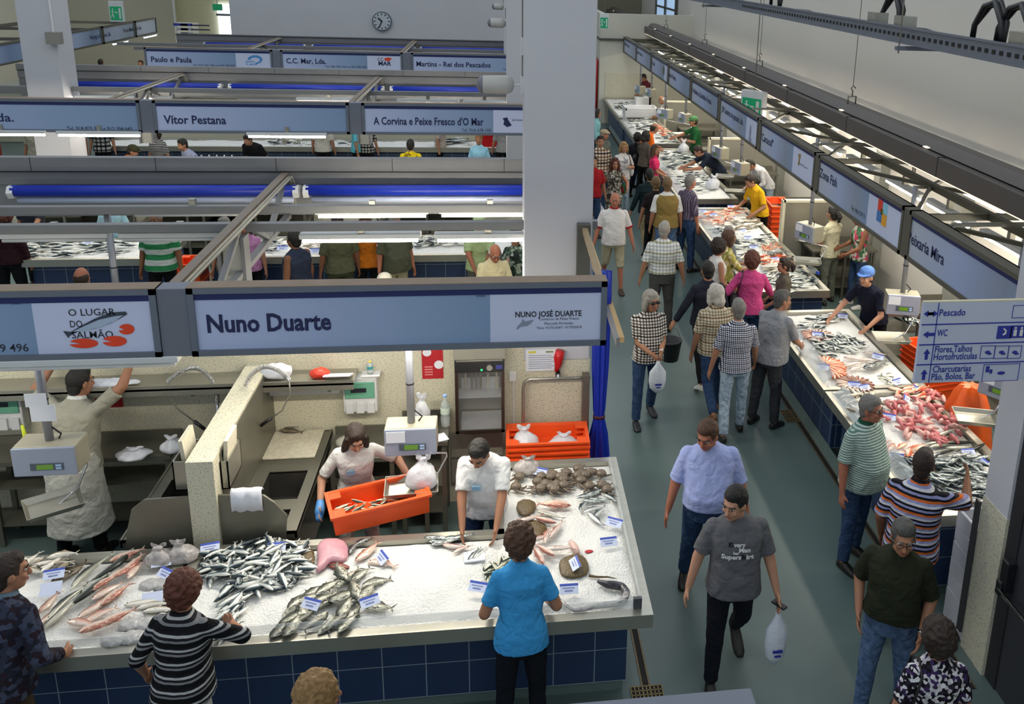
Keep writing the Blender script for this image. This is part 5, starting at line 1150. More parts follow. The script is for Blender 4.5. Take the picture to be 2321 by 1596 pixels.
for i, (y, lb) in enumerate(((12.8, 'nearest'), (17.8, 'second'), (22.9, 'third'), (28.5, 'fourth'), (34.5, 'farthest'))):
    t = thing('suspension_wire', '%s hook and wire holding the light trunking' % lb, 'wire', (5.22, y, 3.47)); MB().tube([(5.16, y, 3.45), (5.16, y, 3.58), (5.28, y, 3.58), (5.28, y, 3.45)], .012, 6).build('shackle', steel_dark, t, smooth=True)
    MB().tube([(5.22, y, 3.57), (5.22, y, 3.66), (5.19, y, 3.70), (5.22, y, 3.74), (5.26, y, 3.70)], .010, 6).build('hook', steel_dark, t, smooth=True); MB().tube([(5.22, y, 3.72), (5.22, y, 8.9)], .006, 5).build('wire', steel_dark, t)
t = thing('cable_tray', 'perforated steel cable tray with black cables at the top right', 'cable tray', (4, 10, 4.7)); trm = mat('tray_grey', '#70757f', .5, .4, .05)
MB().box(4.0, 4.012, 4.0, 26, 4.69, 4.86).box(4.0, 4.35, 4.0, 26, 4.69, 4.70).box(4.34, 4.352, 4.0, 26, 4.69, 4.80).box(3.985, 4.0, 4.0, 26, 4.84, 4.86).box(3.985, 4.0, 4.0, 26, 4.69, 4.71).build('channel', trm, t)
hm = MB(); y = 4.6
hs = []
for k in range(90): hm.box(3.994, 3.999, y, y+.05, 4.755, 4.79); y += .115
o = hm.build('slot', mat('drain_slot', ''), t); o['kind'] = 'stuff'
for k in range(5): MB().tube([(4.06+.05*k, 4.2+i*.9, 4.74+.025*((k*7+i*3) % 4)) for i in range(24)], .022 if k % 2 else .03, 8).build('cable', black_pl, t, smooth=True)
for y in (5.5, 6.9, 7.3, 9.3, 13.5): 
    for q in (0, .05): MB().tube([(4.12, y-.28, 4.8), (4.12+q, y-.22, 5.0), (4.14+q, y-.05, 5.16), (4.16+q, y+.15, 5.12), (4.15, y+.26, 4.95), (4.15, y+.27, 4.8)], .026, 10).build('cable_loop', black_pl, t, smooth=True)
for y in (5.35, 6.6, 8.8, 9.5): MB().box(4.05, 4.2, y, y+.22, 4.8, 4.95).build('junction_box', steel, t)
MB().box(3.9, 4.5, 8.55, 8.6, 4.63, 4.67).build('support_strut', trm, t); MB().tube([(3.93, 8.57, 4.6), (3.93, 8.57, 8.9)], .008, 6).build('threaded_rod', steel_dark, t); MB().box(3.9, 4.5, 17.5, 17.55, 4.63, 4.67).build('support_strut', trm, t); MB().tube([(3.93, 17.5, 4.6), (3.93, 17.5, 8.9)], .008, 6).build('threaded_rod', steel_dark, t)
green_m = mat('exit_green', '#178a5c', .35, 0, 0, emit=.25)
def exit_sign(c, w, h, d, rz, label, ztop=None):
    t = thing('exit_sign', label, 'exit sign', c); c = Vector(c); R = Matrix.Rotation(rz, 4, 'Z')
    def tr(mb): mb.v = [tuple(c+(R@Vector(v))) for v in mb.v]; return mb
    tr(MB().box(-w/2, w/2, -d/2, d/2, -h/2, h/2)).build('housing', white_pl, t, bevel=.01); tr(MB().box(-w*.42, w*.42, -d/2-.006, -d/2, -h*.42, h*.24)).build('green_panel', green_m, t)
    for (x0, x1, z0, z1) in ((w*.2, w*.34, -h*.34, h*.16),): tr(MB().box(x0, x1, -d/2-.009, -d/2-.006, z0, z1)).build('white_door_symbol', white_pl, t)
    tr(MB().ball((-w*.22, -d/2-.008, h*.1), (.022, .003, .022)).tube([(-w*.22, -d/2-.008, h*.05), (-w*.24, -d/2-.008, -h*.12), (-w*.34, -d/2-.008, -h*.3)], .012, 6).tube([(-w*.24, -d/2-.008, -h*.12), (-w*.15, -d/2-.008, -h*.3)], .012, 6).tube([(-w*.33, -d/2-.008, 0), (-w*.1, -d/2-.008, -h*.02)], .01, 6)).build('running_figure', white_pl, t)
    tr(MB().box(-w*.06, w*.1, -d/2-.009, -d/2-.006, -h*.08, -h*.02)).build('arrow', white_pl, t)
    if ztop: MB().tube([(c.x, c.y, c.z+h/2), (c.x, c.y, ztop)], .008, 6).build('hanger', steel_dark, t)
q = PX(1700, 235, 4.55); exit_sign((4.62, q.y, q.z-.02), .52, .52, .12, -.95, 'green running man exit sign hanging over the right signs', 8.9)
q = PY(264, 22, 30.); exit_sign((q.x, 30, q.z-.05), .40, .62, .12, 0, 'green exit sign hanging in front of the beige wall at the upper left', 8)
q = PX(1377, 53, 3.3); exit_sign((3.32, 29., PX(1377, 53, 3.3).z), .30, .5, .1, -.3, 'small exit sign at the far end of the aisle', 6)
q = PY(493, 17, 34.); t = thing('exit_sign', 'small green arrow sign projecting beside the bright alcove window', 'exit sign', q); MB().box(q.x-.15, q.x+.15, 33.95, 34.05, q.z-.1, q.z+.12).build('green_panel', green_m, t); MB().tube([(q.x, 34, q.z+.1), (q.x, 34, 8)], .01, 6).build('hanger', steel_dark, t)
# direction board beside the pillar
YB = 5.36
a, b = PY(2090, 686, YB), PY(2300, 862, YB); bx0, bz1 = PY(2095, 687, YB).x, PY(2095, 687, YB).z; bz0 = PY(2075, 869, YB).z; bx1 = 3.745
t = thing('direction_board', 'white direction board reading Pescado, WC, Flores, Charcutarias beside the right pillar', 'sign', ((bx0+bx1)/2, YB, bz0)); MB().box(bx0, bx1, YB, YB+.03, bz0, bz1).build('board', mat('pale_blue_board', '#c3cadf', .4, 0, .01), t)
MB().box(bx0, bx1, YB, YB+.03, bz1, bz1+.008).build('top_edge', mat('cream_edge', ''), t); MB().box(bx1-.02, bx1+.03, YB-.005, YB+.08, bz0, bz1).build('mount_rail', steel_dark, t)
bi = mat('royal_blue_print', '#28349a', .5)
def rule(z, x0=None): MB().box(bx0 if x0 is None else x0, bx1-.02, YB-.003, YB, z-.004, z+.004).build('rule', bi, t)
H_ = bz1-bz0; rz = [bz0+H_*k for k in (.235, .485, .735)]
for z in rz: rule(z)
xv = PY(2128, 690, YB).x; MB().box(xv-.003, xv+.003, YB-.003, YB, bz0, bz1).build('rule', bi, t)
def bt(s_, px, py, px1, h): p, q = PY(px, py, YB), PY(px1, py, YB); text(s_, t, (p.x, YB, p.z), KX, KZ, w=q.x-p.x, h=h, m=bi, bold=.012, out=.004)
bt('Pescado', 2128, 716, 2187, .05); bt('WC', 2123, 762, 2146, .05); bt('Flores,Talhos', 2118, 799, 2202, .05); bt('Hortofrutículas', 2115, 816, 2213, .05); bt('Charcutarias', 2113, 844, 2199, .05); bt('Pão, Bolos, Bar', 2110, 861, 2208, .05)
def arrow(c, d, L=.075):
    c = Vector((c.x, YB-.003, c.z)); u = {'u': KZ, 'l': -KX, 'r': KX}[d]; v = KX if d == 'u' else KZ
    pts = [c+u*L*.5, c+u*L*.05+v*L*.32, c+u*L*.05+v*L*.14, c-u*L*.5+v*L*.14, c-u*L*.5-v*L*.14, c+u*L*.05-v*L*.14, c+u*L*.05-v*L*.32]
    MB().add([tuple(p) for p in pts], [tuple(range(7))]).build('arrow', bi, t)
arrow(PY(2105, 711, YB), 'l'); arrow(PY(2114, 711, YB), 'r'); arrow(PY(2105, 758, YB), 'l', .085); arrow(PY(2100, 803, YB), 'u', .08); arrow(PY(2094, 849, YB), 'u', .08)
def icon(px0, py0, px1, py1, full=False):
    p, q = PY(px0, py0, YB), PY(px1, py1, YB); m = MB()
    if full: m.box(p.x, q.x, YB-.004, YB, q.z, p.z)
    else:
        for bx in ((p.x, q.x, q.z, q.z+.003), (p.x, q.x, p.z-.003, p.z), (p.x, p.x+.003, q.z, p.z), (q.x-.003, q.x, q.z, p.z)): m.box(bx[0], bx[1], YB-.004, YB, bx[2], bx[3])
    m.build('icon_frame', bi, t); return p, q
icon(2297, 692, 2330, 720); icon(2262, 739, 2290, 767, True); icon(2292, 738, 2322, 765, True)
for px in (2300, 2314): p = PY(px, 752, YB); MB().ball((p.x, YB-.006, p.z+.03), (.009, .002, .009)).box(p.x-.012, p.x+.012, YB-.007, YB-.005, p.z-.03, p.z+.018).build('toilet_figure', white_pl, t)
p = PY(2276, 752, YB); MB().tube([(p.x-.01, YB-.005, p.z+.025), (p.x+.008, YB-.005, p.z+.01), (p.x+.008, YB-.005, p.z-.01), (p.x-.01, YB-.005, p.z-.022)], .007, 6).build('telephone_symbol', white_pl, t)
for x0, x1 in ((2224, 2252), (2256, 2283), (2287, 2312)): p, q = icon(x0, 784, x1, 812); MB().ball(((p.x+q.x)/2, YB-.004, (p.z+q.z)/2), (.02, .002, .012)).ball(((p.x+q.x)/2+.015, YB-.004, (p.z+q.z)/2-.012), (.018, .002, .008)).build('icon_drawing', bi, t)
p, q = icon(2230, 826, 2306, 862); MB().box(p.x+.02, p.x+.045, YB-.004, YB, p.z-.06, p.z-.015).box(p.x+.05, p.x+.07, YB-.004, YB, p.z-.07, p.z-.04).ball((p.x+.14, YB-.003, p.z-.07), (.03, .002, .013)).build('icon_drawing', bi, t)
# clock
c = PY(866, 48, 30.96); t = thing('wall_clock', 'round wall clock showing about twenty five to eleven', 'clock', (c.x, 30.95, c.z)); R_ = abs(PY(888, 48, 30.96).x-c.x)
MB().cyl((c.x, 31., c.z), (c.x, 30.9, c.z), R_, 40).build('case', mat('grey_clock_rim', '#5b6a76', .4, .3), t, smooth=False); MB().cyl((c.x, 30.91, c.z), (c.x, 30.895, c.z), R_*.9, 40).build('dial', mat('clock_dial', '#b9bfc6', .4), t)
for k in range(12): a_ = PI*k/6; MB().obox((c.x+R_*.74*math.sin(a_), 30.893, c.z+R_*.74*math.cos(a_)), (.03, .006, .06), ry=a_).build('hour_mark', black_pl, t)
for ang, L, w in ((312, .5, .045), (205, .75, .035)): a_ = math.radians(ang); MB().obox((c.x+R_*L*.45*math.sin(a_), 30.886, c.z+R_*L*.45*math.cos(a_)), (w, .006, R_*L*1.1), ry=a_).build('clock_hand', black_pl, t)
# projector speakers on the columns
for Y, px, py, lab, X1 in ((8.5, 1122, 192, 'large projector loudspeaker on the near column', .225), (17.15, 1126, 52, 'projector loudspeaker on the second column', .13), (25.85, 1129, 15, 'smallest projector loudspeaker on the far column', .13)):
    c = PY(px, py, Y); t = thing('loudspeaker', lab, 'loudspeaker', c); x0 = c.x-.155
    MB().tube([(x0+.03, Y, c.z), (x0+.05, Y, c.z), (x0+.25, Y, c.z), (x0+.31, Y, c.z), (x0+.33, Y, c.z)], [.075, .085, .09, .07, .03], 20).build('body', mat('cream_speaker', '#b3b1ac', .5, 0, .03), t, smooth=True)
    MB().ball((x0+.045, Y, c.z), (.06, .082, .082), 18, 12).build('grille', mat('grey_speaker_grille', '#6e7078', .5), t, smooth=True); MB().tube([(x0+.31, Y, c.z), (X1, Y, c.z)], .012, 8).build('arm', white_pl, t); MB().box(X1-.03, X1, Y-.05, Y+.05, c.z-.08, c.z+.08).build('wall_plate', white_pl, t); MB().tube([(X1-.012, Y, c.z+.08), (X1-.012, Y, c.z+1.2)], .008, 6).build('cable', mat('grey_hose', ''), t)
    MB().box(X1-.03, X1, Y-.04, Y+.04, c.z+.28, c.z+.44).build('junction_box', white_pl, t)
# conduit and box on the left column
c = PY(126, 86, 16.85); t = thing('junction_box', 'grey junction box with a conduit on the left column', 'junction box', c); MB().box(c.x-.12, c.x+.1, 16.75, 16.9, c.z-.1, c.z+.1).build('box', mat('grey_enamel', ''), t); MB().tube([(c.x-.03, 16.87, c.z+.1), (c.x-.03, 16.87, 8)], .02, 8).build('conduit', white_pl, t)
# information board and red sign at the far left of the clock wall
c0, c1 = PY(400, 50, 33.), PY(453, 91, 33.); t = thing('directory_board', 'white directory board hanging left of the clock wall', 'sign', ((c0.x+c1.x)/2, 33, c1.z)); MB().box(c0.x, c1.x, 33, 33.06, c1.z, c0.z).build('board', mat('cream_board', '#e6e3d2', .5), t)
for i in range(4): z = c0.z-(c0.z-c1.z)*(.12+.25*i); MB().box(c0.x+.12, c0.x+.35, 32.99, 33, z-.05, z+.02).build('arrow_mark', navy_ink, t); MB().box(c0.x+.45, c0.x+1.05, 32.99, 33, z-.04, z).build('text_line', navy_ink, t); MB().box(c1.x-.8+.1*i, c1.x-.2, 32.99, 33, z-.05, z+.03).build('icon_block', bi if i < 1 else mat('grey_text_print', ''), t)
MB().tube([(c0.x-.05, 33.03, c1.z-.1), (c0.x-.05, 33.03, 8)], .03, 8).build('conduit', white_pl, t)
c = PY(425, 97, 33.2); tag(MB().box(c.x-.25, c.x+.25, 33.1, 33.15, c.z-.1, c.z+.1).build('fire_sign', mat('red_fire_sign', '#a02018', .5)), 'small red fire equipment sign below the directory board', 'sign')
# red fire cabinet and pipe at the end of the aisle
redm = mat('fire_red', '#a81d18', .4, 0, .04)
t = thing('fire_pipe', 'red fire water pipe with an elbow on the cream wall end', 'pipe', (3.37, 31.4, 0)); MB().tube([(3.36, 31.3, .02), (3.36, 31.3, 2.05), (3.36, 31.36, 2.12), (3.36, 33.2, 2.2), (3.36, 33.3, 2.1), (3.36, 33.3, 1.6)], .055, 10).build('pipe', redm, t, smooth=True)
t = thing('fire_hose_cabinet', 'dark red fire hose cabinet beside the big column', 'cabinet', (3.2, 32.6, .9)); MB().box(2.95, 3.41, 32.3, 33.2, .95, 1.6).build('case', redm, t); MB().box(2.97, 3.40, 32.28, 32.3, .98, 1.57).build('cabinet_door', mat('dark_fire_red', '#7d1512', .4), t)
c = PX(1358, 125, 3.36); tag(MB().box(3.30, 3.40, 31.6, 31.95, 1.75, 2.0).build('fire_sign', redm), 'small red and white fire sign on the pipe', 'sign')
tag(MB().box(3.40, 3.42, 31.2, 32.1, .1, 2.0).build('grey_wall_door', mat('grey_enamel', '')), 'narrow grey service door behind the red pipe', 'door')['kind'] = 'structure'
# far left row of signs, facing the aisle
def sign_l(y0, y1, label, s_=None, p0=None, p1=None, lamp_on=True, X=-12.):
    t = thing('stall_sign', label, 'sign', (X, (y0+y1)/2, 2.46)); e = .05
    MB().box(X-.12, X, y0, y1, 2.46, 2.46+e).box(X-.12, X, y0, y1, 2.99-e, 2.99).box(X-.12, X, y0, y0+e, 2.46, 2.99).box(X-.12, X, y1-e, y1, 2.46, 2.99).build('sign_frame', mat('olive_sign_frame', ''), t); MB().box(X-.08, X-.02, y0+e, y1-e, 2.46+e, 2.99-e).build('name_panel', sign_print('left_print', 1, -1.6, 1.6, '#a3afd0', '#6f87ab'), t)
    if s_: a_, b_ = PX(*p0, X-.02), PX(*p1, X-.02); text(s_, t, (X-.02, a_.y, a_.z), KY, KZ, w=b_.y-a_.y, h=.13, m=navy_ink, bold=.01)
    if lamp_on: lamp((X-.06, y0+1.4, 2.39), 'y', 1.2, True, 'lit lamp under the '+label.replace(' at the far left', '').replace('stall ', '').split(',')[0], None, .1)
sign_l(21.6, 25.7, 'blue stall sign at the far left edge, left of the white column'); sign_l(27.0, 30.0, 'plain blue stall sign right of the left column', lamp_on=False)
sign_l(30.1, 32.6, 'stall sign reading Nobrega e Eufigénia, Lda. at the far left', 'Nóbrega e Eufigénia, Lda.', (204, 90), (251, 78)); sign_l(32.7, 34.6, 'stall sign reading Fresca Madrugada Lda. at the far left', 'Fresca Madrugada Lda.', (280, 74), (321, 66))
t = thing('roof_frame', 'grey frame behind the far left signs', 'roof frame', (-13, 28, 2.9)); MB().box(-14.2, -14.1, 20, 32, 3.0, 3.1).build('long_beam', dark_beam, t)
for y in (23, 26.5, 30, 33): MB().bar((-12.1, y, 2.9), (-14.15, y-1.5, 3.0), .08, .08).build('brace', dark_beam, t)
for x, y, h, c_, lb, nm in ((-13.2, 30.5, 1.4, '#c8cfc4', 'pale appliance behind the far left counter', 'appliance'), (-13.3, 27.5, 1.5, '#a9ab9c', 'grey cabinet behind the far left stalls', 'cabinet'), (-13.0, 24, .9, '#8c1f1c', 'dark red crate on the far left counter', 'crate'), (-14.2, 33.4, 1.1, '#7f8f7a', 'grey green appliance against the beige wall', 'appliance')):
    tag(MB().box(-.45, .45, -.6, .6, 0, h).box(-.35, .35, -.5, .5, h, h+.1).build(nm, mat('app_'+c_, c_, .5, 0, .1), loc=(x, y, 0), bevel=.03), lb, nm)
# second row interior things seen between the beams
a = PY(250, 625, 9.2); scale((a.x, 9.3, 1.33), .42, .27, .24, .35, 'grey hanging scale with keypad in the back stall beside the bald man', ztop=2.8, paper_on=False, tray=(a.x+.55, 9.6, .4, .3, .5), stray_z=1.05)
q = PY(697, 632, 9.3); t = thing('open_box', 'open white carton with standing paper flaps in the back stall', 'carton', (q.x, 9.3, 1.0)); MB().box(q.x-.14, q.x+.14, 9.2, 9.4, .9, 1.1).build('carton', paper, t)
for q_ in (-1, 1): MB().slab((q.x+q_*.14, 9.2, 1.1), (q.x+q_*.14, 9.4, 1.1), (q.x+q_*.19, 9.4, 1.27), (q.x+q_*.19, 9.2, 1.27), .004).build('flap', paper, t)
bench(-2.15, -.3, 8.6, 9.5, .9, 'steel bench of the back stall behind the Nuno Duarte sign'); bench(-5.4, -2.6, 8.6, 9.5, .9, 'steel bench of the back stall behind the salmon sign')
for i, (px, y, h) in enumerate(((110, 465, 15.9), (400, 480, 15.9), (560, 480, 15.9), (960, 480, 15.9))): bench(PY(px, y, h).x-.9, PY(px, y, h).x+.9, 16.3, 17.05, .9, 'steel bench inside the second island, %s' % ['far left', 'left of the truss', 'behind the truss', 'right of the truss'][i])
for px, py, lab in ((160, 320, 'blue barrel and bag'), ):
    q = PY(15, 330, 19.5); tag(MB().cyl((0, 0, 0), (0, 0, .6), .3, 20, .26).build('barrel', mat('blue_barrel', '#2a3fa0', .4, 0, .08), loc=(q.x, 20.6, 0), smooth=False), 'blue barrel at the left edge behind the second row of signs', 'barrel')
for i, (px, lab) in enumerate(((272, 'pale till machine behind the phone number sign'), (490, 'row of white paper bags below the Vítor Pestana sign'), (1047, 'white tub with a red handle below the Corvina sign'), (978, 'white paper carton left of the tub'))):
    q = PY(px, 340, 19.4); z = q.z
    m = MB().box(-.22, .22, -.15, .15, 0, .28) if i != 1 else MB().box(-.35, .35, -.1, .1, 0, .2)
    if i == 1:
        for k in range(5): m.loft([[(-.3+.15*k-.06, -.06, .2), (-.3+.15*k+.06, -.06, .2), (-.3+.15*k+.06, .06, .2), (-.3+.15*k-.06, .06, .2)], [(-.3+.15*k-.005, -.01, .36), (-.3+.15*k+.005, -.01, .36), (-.3+.15*k+.005, .01, .36), (-.3+.15*k-.005, .01, .36)]])
    tag(m.build('till' if i == 0 else 'paper_bag_row' if i == 1 else 'white_tub', white_pl if i != 0 else scale_case, loc=(q.x, 19.4, .9), bevel=.01), lab, ['till', 'paper bags', 'tub', 'carton'][i])
# ================================================================ fish
def fish_mat(name, back, side, belly, spot=None, rough=.28):
    if name in MATS: return MATS[name]
    m, nt, b = newmat(name); L = nt.links; tc = N(nt, 'ShaderNodeTexCoord'); sp = N(nt, 'ShaderNodeSeparateXYZ'); L.new(tc.outputs['Generated'], sp.inputs[0])
    no = N(nt, 'ShaderNodeTexNoise'); no.inputs['Scale'].default_value = 14; L.new(tc.outputs['Generated'], no.inputs['Vector'])
    ad = N(nt, 'ShaderNodeMath', operation='MULTIPLY_ADD'); ad.inputs[1].default_value = .16; L.new(no.outputs['Fac'], ad.inputs[0]); L.new(sp.outputs[1], ad.inputs[2])
    c = ramp(nt, ad.outputs[0], [(0., belly), (.42, belly), (.58, side), (.72, back), (1., back)], 'LINEAR')
    if spot:
        v = N(nt, 'ShaderNodeTexNoise'); v.inputs['Scale'].default_value = 9; L.new(tc.outputs['Generated'], v.inputs['Vector']); c = mixc(nt, c, spot, ramp(nt, v.outputs['Fac'], [(0, '#000000'), (.5, '#000000'), (.62, '#ffffff')], 'LINEAR'))
    L.new(c, b.inputs['Base Color']); b.inputs['Roughness'].default_value = rough; b.inputs['Metallic'].default_value = .15; MATS[name] = m; return m
eye_m = mat('fish_eye', '#0d0d0f', .15, 0, 0)
def fish_mesh(name, L, H, T, m, bend=0., tail=.22, fin=.35, eye=True):
    """lying on its side: length x, back towards +y, thickness z, resting on z=0"""
    mb = MB(); n = 10; rings = []
    prof = [(0, .06), (.05, .34), (.14, .72), (.28, .98), (.42, 1.), (.58, .84), (.72, .56), (.83, .30), (.90, .17)]
    cb = lambda u: (math.sin(u*PI)*bend)
    for u, w in prof:
        rings.append([(L*(u-.5), cb(u)+H/2*w*math.cos(2*PI*k/n), T*.5+T/2*min(1, w*1.05)*math.sin(2*PI*k/n)) for k in range(n)])
    mb.loft(rings)
    u = .88; x = L*(u-.5); y = cb(u); z = T*.5; tl = tail*H*1.1; e = T*.04
    for q in (1, -1): mb.loft([[(x, y-.012*L*q, z-e), (x+.02*L, y+q*H*.1, z-e), (x+L*.14, y+q*tl*2.1, z-e), (x+L*.09, y+q*.1*H, z-e)], [(x, y-.012*L*q, z+e), (x+.02*L, y+q*H*.1, z+e), (x+L*.14, y+q*tl*2.1, z+e), (x+L*.09, y+q*.1*H, z+e)]])
    mb.loft([[(L*(.36-.5), cb(.36)+H*.45, z+s_*e), (L*(.5-.5), cb(.5)+H*(.5+fin*.45), z+s_*e), (L*(.66-.5), cb(.66)+H*.36, z+s_*e)] for s_ in (-1, 1)])
    mb.loft([[(L*(.6-.5), cb(.6)-H*.36, z+s_*e), (L*(.66-.5), cb(.66)-H*(.42+fin*.3), z+s_*e), (L*(.73-.5), cb(.73)-H*.22, z+s_*e)] for s_ in (-1, 1)])
    mb.loft([[(L*(.26-.5), cb(.26), T*.97), (L*(.38-.5), cb(.3)-H*.1, T*1.06), (L*(.36-.5), cb(.3)-H*.22, T*1.0)], [(L*(.26-.5), cb(.26), T*.93), (L*(.38-.5), cb(.3)-H*.1, T*1.02), (L*(.36-.5), cb(.3)-H*.22, T*.96)]])
    if eye: mb.cur = 1; mb.ball((L*(.085-.5), cb(.08)+H*.10, T*.74), (H*.07, H*.07, T*.12), 8, 5)
    o = mb.build(name, [m, eye_m], smooth=True); me = o.data; bpy.data.objects.remove(o); return me
KINDS = {}
def kind(key, name, L, H, T, m, **k):
    KINDS[key] = (name, [fish_mesh(name, L*s_, H*s_, T*s_, m, bend=b_*L, **k) for s_, b_ in ((1, 0), (.95, .06), (1.04, -.05), (.9, .10))], L, T)
kind('sardine', 'sardine', .20, .047, .027, fish_mat('sardine_skin', '#26343a', '#7f8c8e', '#e6e6dd'))
kind('mackerel', 'mackerel', .27, .060, .036, fish_mat('mackerel_skin', '#1c2b2f', '#62777a', '#d9ddd6', '#12181a'))
kind('bream', 'sea_bream', .25, .098, .036, fish_mat('bream_skin', '#3f423a', '#6f7064', '#c9c6b4', '#56584c'), fin=.25)
kind('snapper', 'pink_snapper', .34, .105, .05, fish_mat('snapper_skin', '#a8695c', '#d6aa98', '#e8d6ca', '#d9b79c'))
kind('pinkfish', 'gurnard', .30, .06, .04, fish_mat('gurnard_skin', '#9c6a5e', '#c9a093', '#e2d3c8'))
kind('hake', 'hake', .62, .085, .06, fish_mat('hake_skin', '#232723', '#55594e', '#c2c0b0'))
kind('smallfish', 'small_seafood', .13, .026, .016, fish_mat('small_seafood_skin', '#26342f', '#6f7a6a', '#e6e2c9'))
kind('palefish', 'squid', .17, .045, .028, fish_mat('squid_skin', '#8f6657', '#b98d7c', '#e2cdbb'), fin=.1)
kind('brownsquid', 'brown_squid', .16, .045, .03, fish_mat('brown_squid_skin', '#7e5142', '#9a6a58', '#c09482'), fin=.1, tail=.1)
kind('redmullet', 'red_mullet', .19, .048, .03, fish_mat('mullet_skin', '#cf5f3c', '#e8a07c', '#f4d3bb'))
kind('sole', 'flatfish', .30, .12, .018, fish_mat('flatfish_skin', '#4a4033', '#5c5040', '#8a7c66', '#3a3228'), fin=.2)
kind('grouper', 'dark_fish', .30, .10, .06, fish_mat('darkfish_skin', '#26282a', '#4c5053', '#9a9c98', '#1c1e20'))
kind('whitefish', 'whiting', .26, .06, .04, fish_mat('whiting_skin', '#8f8572', '#c4bba6', '#ece6da'))
kind('shrimp', 'shrimp', .09, .02, .014, fish_mat('shrimp_skin', '#c2552f', '#d97a4e', '#efb08c'), fin=.1)
FR = random.Random(5)
def fish_at(key, px, py, deg, z=None, label=None, group=None, s=1., flip=False, zc=.895):
    """lays one fish; px,py where its middle is, deg = heading of the head seen from above"""
    nm, ms, L, T = KINDS[key]; p = Pz(px, py, z if z is not None else zc)
    o = bpy.data.objects.new(nm, FR.choice(ms)); COL.objects.link(o); o.location = p; o.rotation_euler = (FR.uniform(-.15, .15)+(PI if flip else 0), FR.uniform(-.05, .05), math.radians(deg))
    if flip: o.location.z += T
    o.scale = (s, s, s); return tag(o, label, 'fish', group)
def inpoly(x, y, P):
    c = False; j = len(P)-1
    for i in range(len(P)):
        if (P[i][1] > y) != (P[j][1] > y) and x < (P[j][0]-P[i][0])*(y-P[i][1])/(P[j][1]-P[i][1])+P[i][0]: c = not c
        j = i
    return c
STUFF = []; COUNT = {}
def pile(key, poly, n, mean, spread, label, group, layers=.05, s=1., zc=.89, cat='fish', flips=.5):
    W_ = [Pz(x, y, zc) for x, y in poly]; P = [(p.x, p.y) for p in W_]; xs = [p[0] for p in P]; ys = [p[1] for p in P]; nm, ms, L, T = KINDS[key]; k = 0; grid = {}; tries = 0
    while k < n and tries < 20000:
        tries += 1; x, y = FR.uniform(min(xs), max(xs)), FR.uniform(min(ys), max(ys))
        if not inpoly(x, y, P) or 4.64 < x < 5.1 or (3 < x < 3.66): continue
        g = (int(x/(L*s*.42)), int(y/(L*s*.42))); lv = grid.get(g, 0)
        if lv > k/max(1, n)*4+1: continue
        grid[g] = lv+1; me_ = FR.choice(ms); f = FR.random() < flips; sc = s*FR.uniform(.86, 1.1)
        stuff = key == 'sardine' and COUNT.get(key, 0) >= 284
        if stuff:
            STUFF.append((me_, Matrix.Translation((x, y, zc+min(layers, lv*T*s*.62)+(T*sc if f else 0))) @ Matrix.Rotation(math.radians(mean+FR.uniform(-spread, spread)+(180 if FR.random() < .3 else 0)), 4, 'Z') @ Matrix.Rotation(FR.uniform(-.45, .45)+(PI if f else 0), 4, 'X') @ Matrix.Scale(sc, 4))); k += 1; continue
        COUNT[key] = COUNT.get(key, 0)+1
        o = bpy.data.objects.new(nm, me_); COL.objects.link(o)
        o.location = (x, y, zc+min(layers, lv*T*s*.62)+(T*sc if f else 0)); o.rotation_euler = (FR.uniform(-.45, .45)+(PI if f else 0), FR.uniform(-.12, .12), math.radians(mean+FR.uniform(-spread, spread)+(180 if FR.random() < .3 else 0)))
        o.scale = (sc,)*3; tag(o, label, cat, group); k += 1
# ---------------- near counter
pile('sardine', [(470, 1262), (560, 1240), (690, 1238), (700, 1290), (655, 1330), (640, 1352), (560, 1340), (505, 1330), (455, 1310)], 155, 40, 80, 'small silver dark backed fish in the big heap behind the curly haired woman', 'silver fish heap on the near counter')
pile('sardine', [(515, 1345), (570, 1345), (545, 1400), (520, 1450), (500, 1450)], 22, 65, 30, 'silver fish lying in a loose line beside the striped sleeve', 'silver fish line beside the striped sleeve', layers=.02)
for i, (x, y, d) in enumerate(((655, 1385, 80), (678, 1350+15, 60), (660, 1440-20, 75), (693, 1385, 100), (700, 1362, 20), (728, 1366, 35), (745, 1362, 60), (765, 1355, 200), (772, 1300, 120), (795, 1310, 60), (820, 1308, 50), (745, 1335, 45), (770, 1325, 230), (715, 1345, 40), (800, 1340, 110), (815, 1358, 50), (830, 1345, 60), (782, 1380, 75), (690, 1404, 50), (640, 1424, 60), (715, 1412, 230), (740, 1420, 70), (765, 1412, 240), (790, 1416, 60), (800, 1402, 70), (665, 1402, 45), (780, 1352, 30))):
    fish_at('bream', x, y, d, label='grey sea bream on the ice in front of the tiled counter edge', group='sea bream on the near counter', flip=i % 3 == 0, s=.92, zc=.893+.012*(i % 3))
for x, y, d, lb in ((858, 1384-4, 345, 'single grey sea bream lying apart at the right of the bream group'), (854, 1325, 20, 'slim grey bream lying apart toward the bare ice')): fish_at('bream', x, y, d, label=lb, s=.95)
fish_at('snapper', 832, 1255, 60, label='pink snapper lying upright above the other pink snapper', s=.8); fish_at('snapper', 865, 1285, 335, label='pink snapper with its head toward the bare ice', s=.8)
for x, y, d in ((805, 1245, 70), (825, 1232, 40)): fish_at('grouper', x, y, d, label='small dark fish beside the pink squid', group='small dark fish beside the squid', s=.6)
for x, y, d in ((995, 1222, 350), (1025, 1226, 5), (1045, 1222, 15), (1010, 1232, 10), (1000, 1236, 340)): fish_at('mackerel', x, y, d, label='dark mackerel at the back edge of the ice by the seller', group='mackerel by the seller', s=.85)
for x, y, d in ((1032, 1240, 345), (1050, 1249, 30)): fish_at('pinkfish', x, y, d, label='small reddish fish below the mackerel', group='small reddish fish', s=.7)
